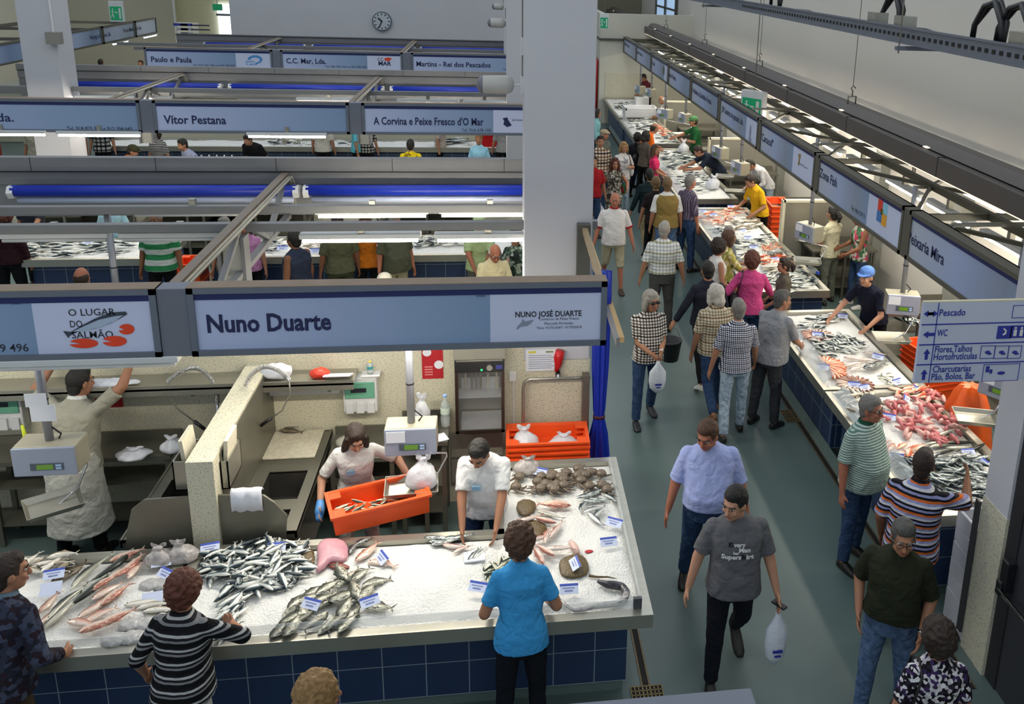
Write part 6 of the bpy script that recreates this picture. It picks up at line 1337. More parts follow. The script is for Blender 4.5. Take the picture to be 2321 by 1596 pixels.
for x, y, d in ((1073, 1258, 60), (1082, 1256, 65), (1092, 1255, 55)): fish_at('sardine', x, y, d, label='small dark fish lying on the white tray by the seller hand', group='fish on the small tray', s=.8)
pile('smallfish', [(1092, 1295), (1150, 1270), (1150, 1320), (1110, 1316)], 40, 60, 60, 'tiny silver fish in the small heap left of the woman in blue', 'tiny silver fish heap', layers=.03)
# flat squid and skate
def blob(name, pts, h, m, label, cat, z=.885, sub=1, dd=.008, sc=.03, top=.45):
    P = [Pz(x, y, z) for x, y in pts]; c = sum(P, Vector())/len(P); n = len(P)
    rings = [[(c.x+(p.x-c.x)*k, c.y+(p.y-c.y)*k, z+hh) for p in P] for k, hh in ((.97, 0), (1., h*.3), (.82, h*.8), (top, h))]
    o = MB().loft(rings).build(name, m, wloc=(c.x, c.y, z), smooth=True); md = o.modifiers.new('s', 'SUBSURF'); md.levels = md.render_levels = sub
    t = bpy.data.textures.get('dt%g' % sc) or bpy.data.textures.new('dt%g' % sc, 'CLOUDS'); t.noise_scale = sc; md = o.modifiers.new('d', 'DISPLACE'); md.texture = t; md.strength = dd; md.texture_coords = 'LOCAL'
    return tag(o, label, cat)
pinkm = mat('pink_squid_flesh', '#cf9aa4', .25, 0, .22, 7., bump=.2, bs=20); skate = mat('brown_skate_skin', '#5d4c2c', .4, 0, .35, 30., bump=.3, bs=50)
blob('squid', [(722, 1228), (745, 1222), (785, 1226), (795, 1250), (790, 1275), (770, 1282), (748, 1275), (738, 1292), (720, 1305), (712, 1302), (722, 1280), (715, 1255)], .06, pinkm, 'large pink and white squid on the near counter ice', 'squid')
blob('skate', [(680, 1245), (712, 1240), (716, 1270), (712, 1288), (690, 1290), (662, 1288), (672, 1265)], .03, skate, 'brown speckled skate wing left of the pink squid', 'skate')
blob('skate', [(740, 1280), (765, 1276), (790, 1282), (800, 1290), (765, 1295), (745, 1290)], .02, mat('reddish_fillet', '#7d3b33', .3, 0, .25, 12.), 'dark red fish piece below the pink squid', 'fish piece')
# short arm by the aisle: octopus heap, gurnards, skate, eel
octm = mat('octopus_skin', '#6f6254', .25, 0, .45, 26., bump=.5, bs=45)
r2 = random.Random(9)
for i in range(30):
    px, py = r2.uniform(1165, 1390), r2.uniform(1062, 1110); 
    if px < 1240 and py < 1075: continue
    c = Pz(px, py, .93); t = thing('octopus', 'grey brown octopus in the heap at the back of the short counter arm', 'octopus', c, 'octopuses in the heap'); 
    MB().ball((c.x, c.y, c.z), (.05, .045, .035), 10, 8).build('mantle', octm, t, smooth=True)
    for k in range(5):
        a = r2.uniform(0, 6.3); P = [(c.x, c.y, c.z-.01)]
        for j in range(1, 7): a += r2.uniform(-.2, .8); P.append((P[-1][0]+.022*math.cos(a), P[-1][1]+.022*math.sin(a), max(.895, c.z-.01-.003*j)))
        MB().tube(P, [.014, .013, .012, .010, .008, .006, .003], 7).build('arm', octm, t, smooth=True)
blob('skate', [(1165, 1135), (1205, 1130), (1225, 1150), (1200, 1175), (1170, 1172)], .03, skate, 'brown skate left in the short counter arm under a white label', 'skate')
blob('skate', [(1175, 1180), (1225, 1178), (1250, 1200), (1225, 1225), (1180, 1215)], .03, skate, 'brown skate lying under the pink fish behind the woman in blue', 'skate')
for x, y, d in ((1200, 1178, 20), (1232, 1182, 150), (1245, 1215, 70), (1262, 1203, 60), (1228, 1225, 20), (1235, 1250, 130), (1268, 1247, 355), (1218, 1262, 110)): fish_at('pinkfish', x, y, d, label='pale pink gurnard on the short counter arm', group='gurnards on the short counter arm', s=.85, zc=.905)
fish_at('snapper', 1255, 1149, 170, label='spotted brownish pink fish at the top of the gurnards', s=.85); fish_at('hake', 1245, 1170, 330, label='dark slender fish among the gurnards', s=.45)
blob('fish_fillet', [(1282, 1232), (1295, 1226), (1315, 1248), (1316, 1262), (1300, 1260)], .05, mat('pale_fillet', '#d8b3a8', .3, 0, .15, 10), 'pale cut fish trunk beside the red stain on the ice', 'fish piece')
for x, y, d in ((1330, 1128, 10), (1345, 1120, 20), (1360, 1135, 350), (1338, 1140, 345), (1380, 1132, 310), (1325, 1150, 60), (1370, 1112, 15)): fish_at('mackerel', x, y, d, label='slim mackerel in the loose group near the aisle', group='mackerel near the aisle', s=.8)
for x, y, d in ((1348, 1158, 20), (1360, 1165, 50), (1350, 1180, 300)): fish_at('sardine', x, y, d, label='small silver fish below the mackerel group near the aisle', group='three small fish near the aisle', s=1.1)
blob('skate', [(1265, 1270), (1285, 1262), (1310, 1255), (1332, 1265), (1340, 1300), (1325, 1312), (1270, 1316), (1266, 1295)], .03, skate, 'whole brown ray with a price card and a thin tail', 'ray')
P = [Pz(x, y, .9) for x, y in ((1335, 1305), (1355, 1308), (1378, 1308), (1398, 1312))]; tag(MB().tube([(p.x, p.y, .9) for p in P], [.012, .008, .006, .002], 8).build('ray_tail', skate, smooth=True), 'thin tail of the whole brown ray', 'ray tail')
P = [Pz(x, y, .91) for x, y in ((1355, 1318), (1375, 1325), (1395, 1327), (1410, 1330), (1420, 1342), (1416, 1358), (1400, 1368), (1370, 1372), (1345, 1375), (1322, 1382), (1302, 1384), (1285, 1374), (1262, 1353))]
F_ = []
for i in range(len(P)-1):
    for k in range(5): F_.append(P[i].lerp(P[i+1], k/5))
F_.append(P[-1]); nF = len(F_)
tag(MB().tube(F_, [max(.008, .036*math.sin(min(1., (i+3)/14)*PI/2)*(1-.75*i/nF)) for i in range(nF)], 12).build('conger_eel', fish_mat('eel_skin', '#2e2d33', '#6e6a70', '#b8b2b0', '#47454a'), smooth=True), 'long grey conger eel curled at the near corner of the counter', 'eel')
tag(MB().ball((0, 0, 0), (.035, .02, .006), 12, 6).build('blood_stain', mat('blood_red_ice', '#b5262a', .3, 0, .3, 30.), wloc=None, loc=Pz(1335, 1250, .884), smooth=True), 'red blood stain on the ice beside the pale fish trunk', 'stain')
# left near counter
for i, (x, y, d, s_) in enumerate(((215, 1300, 70, 1.), (245, 1290, 62, 1.05), (160, 1370, 70, .9), (190, 1350, 65, 1.), (140, 1390, 72, .8))): fish_at('hake', x, y, d+180 if i % 2 else d, label='long dark green grey hake lying across the left near counter', group='long hake on the left near counter', s=s_*.8, zc=.9)
for i, (x, y, d) in enumerate(((277, 1300, 60), (312, 1295, 75), (235, 1330, 50), (245, 1345, 50), (265, 1355, 60), (240, 1370, 55), (290, 1265, 30), (230, 1400, 40), (225, 1425, 35), (185, 1420, 340), (265, 1410, 40), (215, 1385, 50), (300, 1285, 70))): fish_at('snapper', x, y, d, label='pink snapper in the row on the left near counter', group='pink snappers on the left near counter', s=.72, flip=i % 2 == 0, zc=.9)
pile('whitefish', [(50, 1270), (150, 1262), (140, 1300), (60, 1310)], 14, 40, 60, 'pinkish fish at the back left of the left near counter', 'pinkish fish at the back left', s=.9)
fish_at('sole', 160, 1297, 50, label='brown flatfish between two price cards on the left counter', s=.9); fish_at('palefish', 110, 1370, 80, label='yellowish fish beside the man in the patterned vest', s=1.3); fish_at('palefish', 118, 1400, 70, label='small yellow white fish near the vest of the man at the left', s=1.2)
for x, y, d in ((330, 1370, 10), (350, 1380, 5), (365, 1390, 355)): fish_at('whitefish', x, y, d, label='pale fish behind the shoulder of the curly haired woman', group='pale fish behind the curly woman')
for x, y, rx, ry, h, lb in ((365, 1275, .11, .10, .16, 'tied clear bag of small fish at the back of the left counter'), (415, 1270, .11, .10, .17, 'second tied clear bag of fish beside the joint of the two near counters')): 
    c = Pz(x, y, .895); bag((c.x, c.y, .895), (rx, ry), h, lb, mat('clear_bag_of_fish', '#bfb8b4', .25, 0, .35, 30., bump=.6, bs=30., trans=.15), knot=True)
for i, (x, y) in enumerate(((345, 1330), (380, 1330), (300, 1420), (340, 1420), (370, 1410), (300, 1450), (350, 1445), (260, 1455))): c = Pz(x, y, .89); lump('packed_fish', (c.x, c.y, .905), (.09, .065, .035), mat('wrapped_fish', '#b5b3b0', .25, 0, .3, 25., bump=.4, bs=30), 'clear wrapped pack of pale seafood on the left near counter', 'packed fish', .015, .03, group='clear wrapped packs')
bagc = Pz(1195, 1070, .9); bag((bagc.x, bagc.y, .9), (.12, .10), .16, 'tied bag at the back corner of the short counter arm', mat('clear_bag_of_fish', ''))
# price cards
def card(px, py, label, deg=8, z=.93, w=.135, h=.075, tilt=-.9, blank=False):
    c = Pz(px, py, z); t = thing('price_card', label, 'price card', c); R = Matrix.Rotation(math.radians(deg), 4, 'Z') @ Matrix.Rotation(-tilt-PI/2, 4, 'X')
    def tr(mb): mb.v = [tuple(c+(R@Vector(v))) for v in mb.v]; return mb
    R = Matrix.Rotation(math.radians(deg), 4, 'Z') @ Matrix.Rotation(.55, 4, 'X')
    tr(MB().box(-w/2, w/2, -h/2, h/2, -.002, .002)).build('card', mat('price_card_white', '#d3dbf2', .6, 0, 0), t)
    if not blank: tr(MB().box(-w/2, w/2, h*.28, h/2, .002, .0032)).build('blue_header', mat('price_card_blue', '#3d55b8', .5, 0, 0), t); tr(MB().box(-w*.35, w*.3, h*.02, h*.12, .002, .003)).build('text_line', mat('card_text', '#7d88b8', .5, 0, 0), t); tr(MB().box(-w*.25, w*.2, -h*.28, -h*.12, .002, .003)).build('text_line', mat('card_text', ''), t)
for x, y, d, lb in ((122, 1301, 12, 'price card among the pinkish fish of the left near counter'), (366, 1273, 10, 'price card on the clear bags of the left near counter'), (375, 1300, -35, 'price card below the clear bags'), (476, 1241, 12, 'price card at the joint of the two near counters'), (627, 1240, 2, 'price card at the back of the silver fish heap'), (865, 1264, -60, 'price card beside the pink snappers'), (705, 1369, -25, 'price card between the sea bream'), (838, 1363, 25, 'price card half under a dark bream'), (1083, 1330, -20, 'white card left of the elbow of the woman in blue'),
                    (1392, 1184, -30, 'price card at the aisle edge below the three small fish'), (1380, 1228, 5, 'price card near the red stain at the aisle edge'), (1303, 1277, -80, 'price card on the brown ray'), (1290, 1335, 0, 'price card between the ray and the eel'), (1224, 1069, -25, 'price card beside the bag by the octopus heap')): card(x, y, lb, d, z=.945)
for x, y, lb in ((115, 1335, 'blank white card beside the vest of the man at the left'), (345, 1358, 'blank white card behind the curly haired woman')): card(x, y, lb, 10, blank=True, h=.10)
tag(MB().obox((0, 0, 0), (.16, .12, .012), rz=.1).build('foam_tray', paper, loc=Pz(1075, 1262, .9)), 'white foam tray below the hand of the seller in the white shirt', 'tray')
# ---------------- right counters: near one
pile('whitefish', [(1905, 895), (1985, 900), (1985, 985), (1930, 960)], 34, 330, 60, 'beige fish at the customer side of the pink fish counter', 'beige fish by the striped man')
pink2 = mat('pink_monkfish_flesh', '#bf6a6a', .25, 0, .35, 12., bump=.3, bs=25)
r3 = random.Random(3)
for i in range(110):
    while True:
        px, py = r3.uniform(1990, 2190), r3.uniform(885, 1005)
        if inpoly(px, py, [(2010, 905), (2080, 880), (2130, 890), (2190, 960), (2180, 1000), (2110, 1005), (2040, 985), (2000, 950)]): break
    c = Pz(px, py, .90+.02*(i % 3)); a = r3.uniform(0, 6.3); L_ = r3.uniform(.09, .2)
    m = MB(); q = [(c.x+L_*k*math.cos(a)*.5, c.y+L_*k*math.sin(a)*.5, c.z+.012*math.sin(k*2+i)) for k in (-1, -.4, .3, 1)]; m.tube(q, [.012, .028, .020, .006], 8)
    tag(m.build('pink_fish', pink2 if i % 4 else mat('pale_pink_flesh', '#dca99f', .3, 0, .2, 14), smooth=True), 'skinned pink fish in the heap on the nearest right counter', 'fish', 'skinned pink fish heap')
pile('redmullet', [(2010, 890), (2060, 875), (2110, 895), (2050, 915)], 14, 10, 50, 'pinkish fish at the far edge of the skinned pink fish', 'pinkish fish behind the pink heap', s=1.2)
pile('hake', [(2085, 990), (2220, 985), (2225, 1035), (2100, 1030)], 9, 15, 12, 'large grey brown fish lying across the nearest right counter', 'large grey fish on the nearest right counter', s=.62)
pile('redmullet', [(2000, 1005), (2075, 1000), (2090, 1050), (2020, 1045)], 12, 20, 40, 'orange and pink fish between the cards beside the striped polo', 'orange and pink fish', s=1.2)
pile('mackerel', [(2000, 1050), (2090, 1045), (2225, 1040), (2235, 1145), (2150, 1140), (2060, 1090)], 130, 330, 60, 'silver dark mackerel in the big heap by the pillar', 'mackerel heap by the pillar', layers=.07, s=.85)
for x, y, d, lb in ((1985, 1040, -30, 'price card behind the green striped man'), (2032, 1035, -25, 'price card beside the head of the man in the striped polo'), (2195, 1025, 0, 'price card on the large grey fish'), (2100, 1045, 20, 'price card over the mackerel heap'), (2225, 1045, -80, 'price card by the hand on the pillar'), (2055, 905-2, 60, 'price card on the beige fish edge'), (2075, 882, -80, 'price card beside the orange apron'), (2015, 945, -25, 'price card between beige and pink fish'), (1960, 880-2, 15, 'price card by the counter end')): card(x, y, lb, d)
# second right counter
pile('sardine', [(1795, 742), (1850, 722), (1905, 712), (1915, 730), (1860, 745), (1820, 760)], 36, 10, 50, 'silver sardine in the far heap of the fan counter', 'far sardine heap', layers=.05)
pile('sardine', [(1832, 780), (1860, 765), (1945, 766), (1960, 782), (1930, 800), (1880, 815), (1850, 800)], 110, 320, 60, 'silver sardine in the middle heap of the fan counter', 'middle sardine heap', layers=.06, s=.85)
def fan(cx, cy, rx, key1, key2, n, label, group, a0=0, a1=360, r=.12, s=1.):
    c = Pz(cx, cy, .895)
    for i in range(n):
        a = math.radians(a0+(a1-a0)*i/(n-1 if a1-a0 < 360 else n)); k = key1 if i < n/2 else key2; nm, ms, L, T = KINDS[k]
        o = bpy.data.objects.new(nm, ms[0]); COL.objects.link(o); o.location = (c.x+math.cos(a)*r, c.y+math.sin(a)*r, .893+.004*(i % 2)); o.rotation_euler = (0, -.06, a+PI); o.scale = (s,)*3; tag(o, label+(', pale' if k == key2 and key1 != key2 else ', darker' if key1 != key2 else ''), 'fish', group+(' pale' if k == key2 and key1 != key2 else ''))
fan(1853, 762, 0, 'brownsquid', 'palefish', 20, 'squid in the farther fan around a price card', 'farther squid fan', a0=110, a1=470, r=.14)
fan(1938, 872, 0, 'palefish', 'brownsquid', 20, 'squid in the nearer fan around a price card', 'nearer squid fan', a0=150, a1=510, r=.14)
fan(1868, 830, 0, 'redmullet', 'redmullet', 12, 'orange pink red mullet in the half fan at the counter edge', 'red mullet fan', a0=-75, a1=85, r=.15, s=1.25)
fan(1885, 845, 0, 'redmullet', 'redmullet', 7, 'orange pink red mullet in the lower layer of the half fan', 'red mullet fan lower layer', a0=-100, a1=20, r=.08, s=1.1)
for x, y, d in ((1940, 815, 350), (1965, 820, 345), (1935, 828, 15), (1985, 805, 340), (1945, 838, 25)): fish_at('pinkfish', x, y, d, label='brown and pink slender fish in the middle of the fan counter', group='brown and pink fish', s=1.)
for x, y, d in ((1980, 835, 20), (1998, 830, 30)): fish_at('grouper', x, y, d, label='dark grey fish crossing another beside the small shrimps', group='crossed dark fish', s=1.1)
pile('smallfish', [(1990, 850), (2020, 845), (2025, 868), (2005, 875)], 22, 0, 180, 'small translucent shrimp in the pile by the tray corner', 'translucent shrimps', s=.7, cat='shrimp')
for x, y, d, lb in ((1853, 758, -20, 'price card in the middle of the farther squid fan'), (1936, 872, -15, 'price card in the middle of the nearer squid fan'), (1866, 832, -20, 'white card at the root of the red mullet fan'), (1990, 808, -40, 'price card beside the brown and pink fish'), (2035, 865, 25, 'price card by the shrimps near the tray corner'), (1910, 716, -20, 'price card at the far end of the fan counter')): card(x, y, lb, d)
# third right counter (behind the woman in pink)
pile('redmullet', [(1580, 490), (1690, 462), (1705, 480), (1640, 510), (1600, 515)], 46, 10, 60, 'red and pink fish at the far end of the long right counter', 'red and pink fish at the far end', s=1.2)
pile('whitefish', [(1640, 510), (1700, 490), (1725, 510), (1660, 535)], 34, 15, 25, 'beige slender fish in rows on the long right counter', 'beige slender fish rows')
pile('sardine', [(1605, 520), (1650, 515), (1700, 545), (1740, 530), (1750, 545), (1640, 580), (1610, 560)], 95, 10, 40, 'silver fish in the middle of the long right counter', 'silver fish in the middle of the long counter')
pile('smallfish', [(1690, 560), (1750, 545), (1760, 560), (1720, 580), (1680, 585)], 40, 0, 90, 'tiny pale fish beside the tray divider', 'tiny pale fish')
pile('shrimp', [(1725, 565-3), (1765, 548), (1772, 562), (1745, 575)], 40, 0, 180, 'orange shrimp in the small compartment', 'orange shrimps', cat='shrimp', s=1.2)
pile('whitefish', [(1660, 585), (1710, 580), (1715, 595), (1670, 610)], 26, 0, 60, 'pale squid and fish near the paper in the hand', 'pale squid and fish')
pile('redmullet', [(1720, 585), (1760, 575), (1800, 595), (1740, 605)], 18, 0, 60, 'orange pink fish beside the big grey fish', 'orange pink fish by the grey fish', s=1.4)
fish_at('grouper', 1762, 578, 20, label='big grey spotted fish lying on the orange pink fish', s=1.5, z=.93)
pile('whitefish', [(1730, 600), (1790, 605), (1800, 615), (1745, 625)], 20, 0, 30, 'pale long fish in front of the girl with the ponytail', 'pale long fish')
pile('sardine', [(1735, 620), (1810, 610), (1860, 640), (1800, 665), (1745, 645)], 100, 0, 60, 'silver sardine at the near end of the long right counter', 'sardines at the near end of the long counter')
for x, y, d, lb in ((1593, 478, 0, 'price card at the far left of the long right counter'), (1617, 487, 0, 'price card on the red fish'), (1657, 468, 0, 'price card at the far right of the red fish'), (1660, 494, 10, 'price card in the middle of the beige fish'), (1683, 504, 20, 'large price card on the beige fish'), (1685, 523, 20, 'price card among the silver fish'), (1695, 539, 0, 'price card above the tiny pale fish'), (1708, 560, -10, 'price card by the shrimps'), (1757, 587, 10, 'price card below the big grey fish'), (1682, 580, 15, 'price card near the paper in the hand')): card(x, y, lb, d)
t = thing('plastic_bottle', 'clear plastic bottle with blue caps at the near inner corner of the long counter', 'bottle', Pz(1835, 608, .95)); c = Pz(1835, 608, .95); MB().tube([c, c+Vector((.03, -.14, .0)), c+Vector((.05, -.2, 0))], [.05, .05, .02], 12).build('bottle_body', mat('clear_pet', ''), t, smooth=True); MB().tube([c+Vector((.05, -.2, 0)), c+Vector((.06, -.24, 0))], .025, 10).build('cap', mat('blue_cap', '#2f4fc0', .4), t)
# farther right counters
pile('sardine', [(1490, 385), (1540, 372), (1600, 400), (1630, 420), (1590, 440), (1530, 420)], 110, 5, 40, 'silver fish on the counter beside the purple shirt man', 'silver fish beside the purple shirt', s=1.1)
pile('mackerel', [(1495, 345), (1545, 340), (1580, 360), (1560, 385), (1510, 375)], 80, 5, 30, 'dark and silver fish below the bending navy seller', 'dark fish below the navy seller')
pile('sardine', [(1425, 272), (1470, 268), (1500, 285), (1475, 300), (1430, 290)], 60, 5, 40, 'silver fish on the counter before the elderly seller', 'silver fish before the elderly seller', s=1.2)
pile('redmullet', [(1480, 285), (1510, 278), (1530, 300), (1500, 312)], 30, 5, 60, 'pink fish on the counter beside the man in orange', 'pink fish beside the orange man', s=1.3)
pile('sardine', [(1485, 305), (1530, 300), (1550, 320), (1500, 328)], 40, 5, 30, 'pale silver fish near the reaching green shirt arm', 'pale silver fish near the green arm', s=1.2)
pile('sardine', [(1390, 236), (1440, 230), (1455, 240), (1400, 250)], 70, 5, 80, 'silver fish on the last counter by the wall', 'silver fish on the last counter', s=1.2)
for x, y, r_, h, lb in ((1546, 345, (.14, .12), .34, 'knotted white plastic bag on the far dark fish'), (1612, 425, (.16, .12), .30, 'white plastic bag standing on the ice beyond the purple shirt')): c = Pz(x, y, .9); bag((c.x, c.y-.1, .9), r_, h, lb)
c = Pz(1450, 262, .92); t = thing('foam_box', 'large white foam box open on the far counter', 'box', c); MB().box(c.x-.5, c.x+.5, c.y-.35, c.y+.35, .91, 1.12).box(c.x-.5, c.x+.5, c.y-.35, c.y-.3, 1.12, 1.2).box(c.x-.5, c.x+.5, c.y+.3, c.y+.35, 1.12, 1.2).box(c.x-.5, c.x-.44, c.y-.35, c.y+.35, 1.12, 1.2).box(c.x+.44, c.x+.5, c.y-.35, c.y+.35, 1.12, 1.2).build('box', white_pl, t, bevel=.01)
c = Pz(1447, 236, .95); tag(MB().box(-.22, .22, -.2, .2, 0, .28).build('foam_box', white_pl, loc=(c.x+.1, c.y, .91), bevel=.01), 'white box beside the farthest seller in white', 'box')
# second and third island counters
pile('sardine', [(42, 545), (130, 542), (300, 548), (300, 575), (60, 585)], 120, 10, 40, 'silver fish on the second island counter left of the striped man', 'silver fish left of the striped man', s=1.2)
pile('sardine', [(600, 545), (640, 545), (640, 570), (600, 570)], 16, 10, 60, 'silver fish beside the grey truss on the second island counter', 'silver fish beside the truss', s=1.2)
pile('sardine', [(925, 540), (1060, 540), (1060, 555), (930, 560)], 62, 10, 80, 'silver fish on the second island counter behind the khaki trousers', 'silver fish behind the khaki trousers', s=1.2)
pile('whitefish', [(690, 548), (740, 545), (740, 570), (690, 570)], 14, 10, 60, 'pale fish on the second island counter behind the olive shirt', 'pale fish behind the olive shirt')
for x, y, lb in ((640, 562, 'price card behind the man in the sleeveless blue shirt'), (715, 568, 'price card behind the olive shirt'), (200, 549, 'price card on the fish left of the striped man')): card(x, y, lb, 0, w=.16, h=.09)
pile('sardine', [(600, 318), (640, 318), (760, 318), (830, 320), (830, 328), (600, 328)], 40, 0, 90, 'fish on the third island counter under the second row of signs', 'fish on the third island counter', s=1.3)
pile('whitefish', [(625, 316), (690, 316), (690, 326), (625, 326)], 16, 0, 90, 'yellowish shellfish heap on the third island counter', 'yellowish shellfish heap')
pile('mackerel', [(1000, 318), (1060, 318), (1060, 330), (1000, 330)], 24, 0, 20, 'dark long fish on the third island counter', 'dark long fish on the third island counter', s=1.4)
# fish in the held crate and on boards
pc = held_crate.location
for i in range(46):
    nm, ms, L, T = KINDS['smallfish']; o = bpy.data.objects.new(nm, FR.choice(ms)); COL.objects.link(o); u, v = FR.uniform(-.3, .24), FR.uniform(-.12, .12); ca, sa = math.cos(.3), math.sin(.3)  # crate sardines, drawn with the shared small fish meshes
    o.location = (pc.x+u*ca-v*sa, pc.y+u*sa+v*ca, pc.z+.02+.018*(i//14)+(.02 if i % 2 else 0)); o.rotation_euler = (FR.uniform(-.3, .3)+(PI if i % 2 else 0), 0, .3+FR.uniform(-.8, .8)); o.scale = (1.15,)*3; tag(o, 'small silver fish inside the held orange crate', 'fish', 'small fish in the held crate')
for x, y, d, lb in ((668, 966, 5, 'dark flatfish at the top of the stained cutting board'), (660, 978, 350, 'dark flatfish nearer the edge of the stained cutting board')): fish_at('sole', x, y, d, z=.91, label=lb, s=.8)
c = Pz(640, 1105, .66); tag(MB().ball((0, 0, 0), (.12, .10, .04), 14, 8).build('skate', skate, loc=(-1.87, 7.25, .665), smooth=True, disp=(.02, .05)), 'brown skate lying in the large sink bowl', 'skate')
pile('sardine', [(1800, 540), (1830, 538), (1835, 548), (1805, 550)], 12, 0, 40, 'fish on the steel bench left of the woman in the cream top', 'fish on the bench', zc=.88)
pile('sardine', [(2035, 722), (2080, 728), (2080, 738), (2035, 735)], 14, 0, 90, 'fish in the top orange crate behind the scale', 'fish in the orange crate behind the scale', zc=.72, s=1.1)

def build_stuff():
    v = []; f = []; mi = []; off = 0; tone = []
    for me, M in STUFF:
        n = len(me.vertices); co = np.empty(n*3); me.vertices.foreach_get('co', co); co = co.reshape(-1, 3); A = np.array(M); v.append(co @ A[:3, :3].T + A[:3, 3]); tone.append((co[:, 1]-co[:, 1].min())/np.ptp(co[:, 1]))
        for p in me.polygons: f.append([i+off for i in p.vertices]); mi.append(p.material_index)
        off += n
    me = bpy.data.meshes.new('sardine_heaps'); me.from_pydata(np.concatenate(v).tolist(), [], f); 
    m, nt, b = newmat('loose_silver_fish'); at = nt.nodes.new('ShaderNodeAttribute'); at.attribute_name = 'tone'; c = ramp(nt, at.outputs['Fac'], [(0, '#e6e6dd'), (.42, '#e0e0d6'), (.56, '#7f8c8e'), (.68, '#26343a'), (1, '#26343a')], 'LINEAR'); nt.links.new(c, b.inputs['Base Color']); b.inputs['Roughness'].default_value = .28
    ta = me.attributes.new('tone', 'FLOAT', 'POINT'); ta.data.foreach_set('value', np.concatenate(tone).astype(np.float32)); me.materials.append(m); me.materials.append(eye_m); me.polygons.foreach_set('material_index', mi); me.polygons.foreach_set('use_smooth', [True]*len(f))
    o = bpy.data.objects.new('sardine_heaps', me); COL.objects.link(o); tag(o, 'heaps of silver fish on the farther counters of the market', 'fish', kind='stuff')
build_stuff()
# ================================================================ the crowd
C = cloth
P_ = lambda n, c: C(n, 'plain', [c])
navy_t = P_('navy_trousers', '#10131c'); jeans = C('blue_jeans', 'blotch', ['#2a3f5f', '#2f4666', '#34496b'], .02); ljeans = C('light_jeans', 'blotch', ['#93a5b5', '#a3b3c0', '#8698aa'], .03); mjeans = C('mid_jeans', 'blotch', ['#53698a', '#5d7496', '#4a607f'], .03)
black_t = P_('black_trousers', '#0d0e12'); grey_t = P_('grey_trousers', '#4b4b48'); dgrey_t = P_('dark_grey_trousers', '#35373b'); beige_t = P_('beige_trousers', '#8c7d5f'); white_t = P_('white_trousers', '#b9b7b4'); khaki_s = P_('khaki_shorts', '#a39c84'); white_c = P_('white_cotton', '#d6d4d0'); brown_t = P_('brown_trousers', '#3d3428')
# near counter, customers
person('person in a dark patterned knitted vest at the left edge of the counter', head=(15, 1258), h=1.74, face=15, top=('shirt', C('argyle', 'blotch', ['#1d1f2b', '#2f3446', '#241a24', '#3d4356'], .035)), bottom=('trousers', brown_t), hair=('short', 'dark'), sleeve=.95, look=40, arms={'R': (.26, .22, .98), 'L': (-.2, .3, 1.0)}, build=1.1, lean=16, extras=(('collar', '#5f7380'),))
person('person with curly auburn hair in a black and white striped top and white trousers', head=(416, 1302), h=1.60, face=12, fem=True, top=('shirt', C('black_striped', 'h', ['#0c0c10', '#0c0c10', '#77797c', '#1b1b20', '#a9abab', '#15151a'], .085)), bottom=('trousers', white_t), hair=('curly', 'auburn'), sleeve=.62, arms={'R': (.20, .36, 1.16, 1, -.2, -.2), 'L': (-.32, .10, .92)}, build=1.15, belly=.03, lean=12, look=15)
person('person in a bright blue short sleeved top and navy trousers at the near counter', head=(1177, 1193), h=1.66, face=-4, fem=True, lean=13, top=('shirt', P_('bright_blue_cotton', '#3a93cf')), bottom=('trousers', navy_t), hair=('curly', 'brown'), sleeve=.38, arms={'R': (.20, .26, 1.02), 'L': (-.20, .26, 1.02)}, build=1.08, legs={'R': (2, 3), 'L': (-2, 3)})
person('person with short blond hair seen from above at the bottom edge', head=(722, 1535), h=1.66, face=70, fem=True, top=('shirt', white_c), bottom=('trousers', beige_t), hair=('curly', 'blond'), det=1)
# near stall, sellers
person('person in a grey beige shirt and long white apron reaching up to the shelf', head=(178, 836), h=1.80, face=8, lean=20, top=('shirt', P_('grey_beige_cotton', '#9c998a')), bottom=('trousers', black_t), hair=('short', 'black'), sleeve=.42, arms={'R': (.42, .34, 1.76, .6, -.3, -.4), 'L': (-.30, .40, 1.66, -1, 0, -.2)}, build=1.12, belly=.03, look=30, shoes='#121214', extras=(('apron', P_('white_apron', '#bdbdb4'), .62, .12), ('collar', '#d8d8d4')))
person('person with long dark wavy hair in a white coat and one blue rubber glove', head=(805, 967), h=1.63, face=168, fem=True, top=('shirt', white_c), bottom=('trousers', white_t), hair=('long', 'dark'), sleeve=.45, nod=25, look=-5, skin='fair', lean=8, arms={'R': (.33, .22, .98), 'L': (-.46, .22, 1.12)}, extras=('badge', ('glove', 'R')))
person('person in a white polo shirt and jeans sorting fish at the near counter', head=(1085, 1002), h=1.70, face=186, top=('shirt', P_('white_polo', '#dcdcdc')), bottom=('jeans', jeans), hair=('short', 'black'), sleeve=.42, nod=28, look=15, lean=16, arms={'R': (.14, .46, .98), 'L': (-.14, .50, .98)}, build=1.05, belly=.03, extras=('badge', 'belt'))
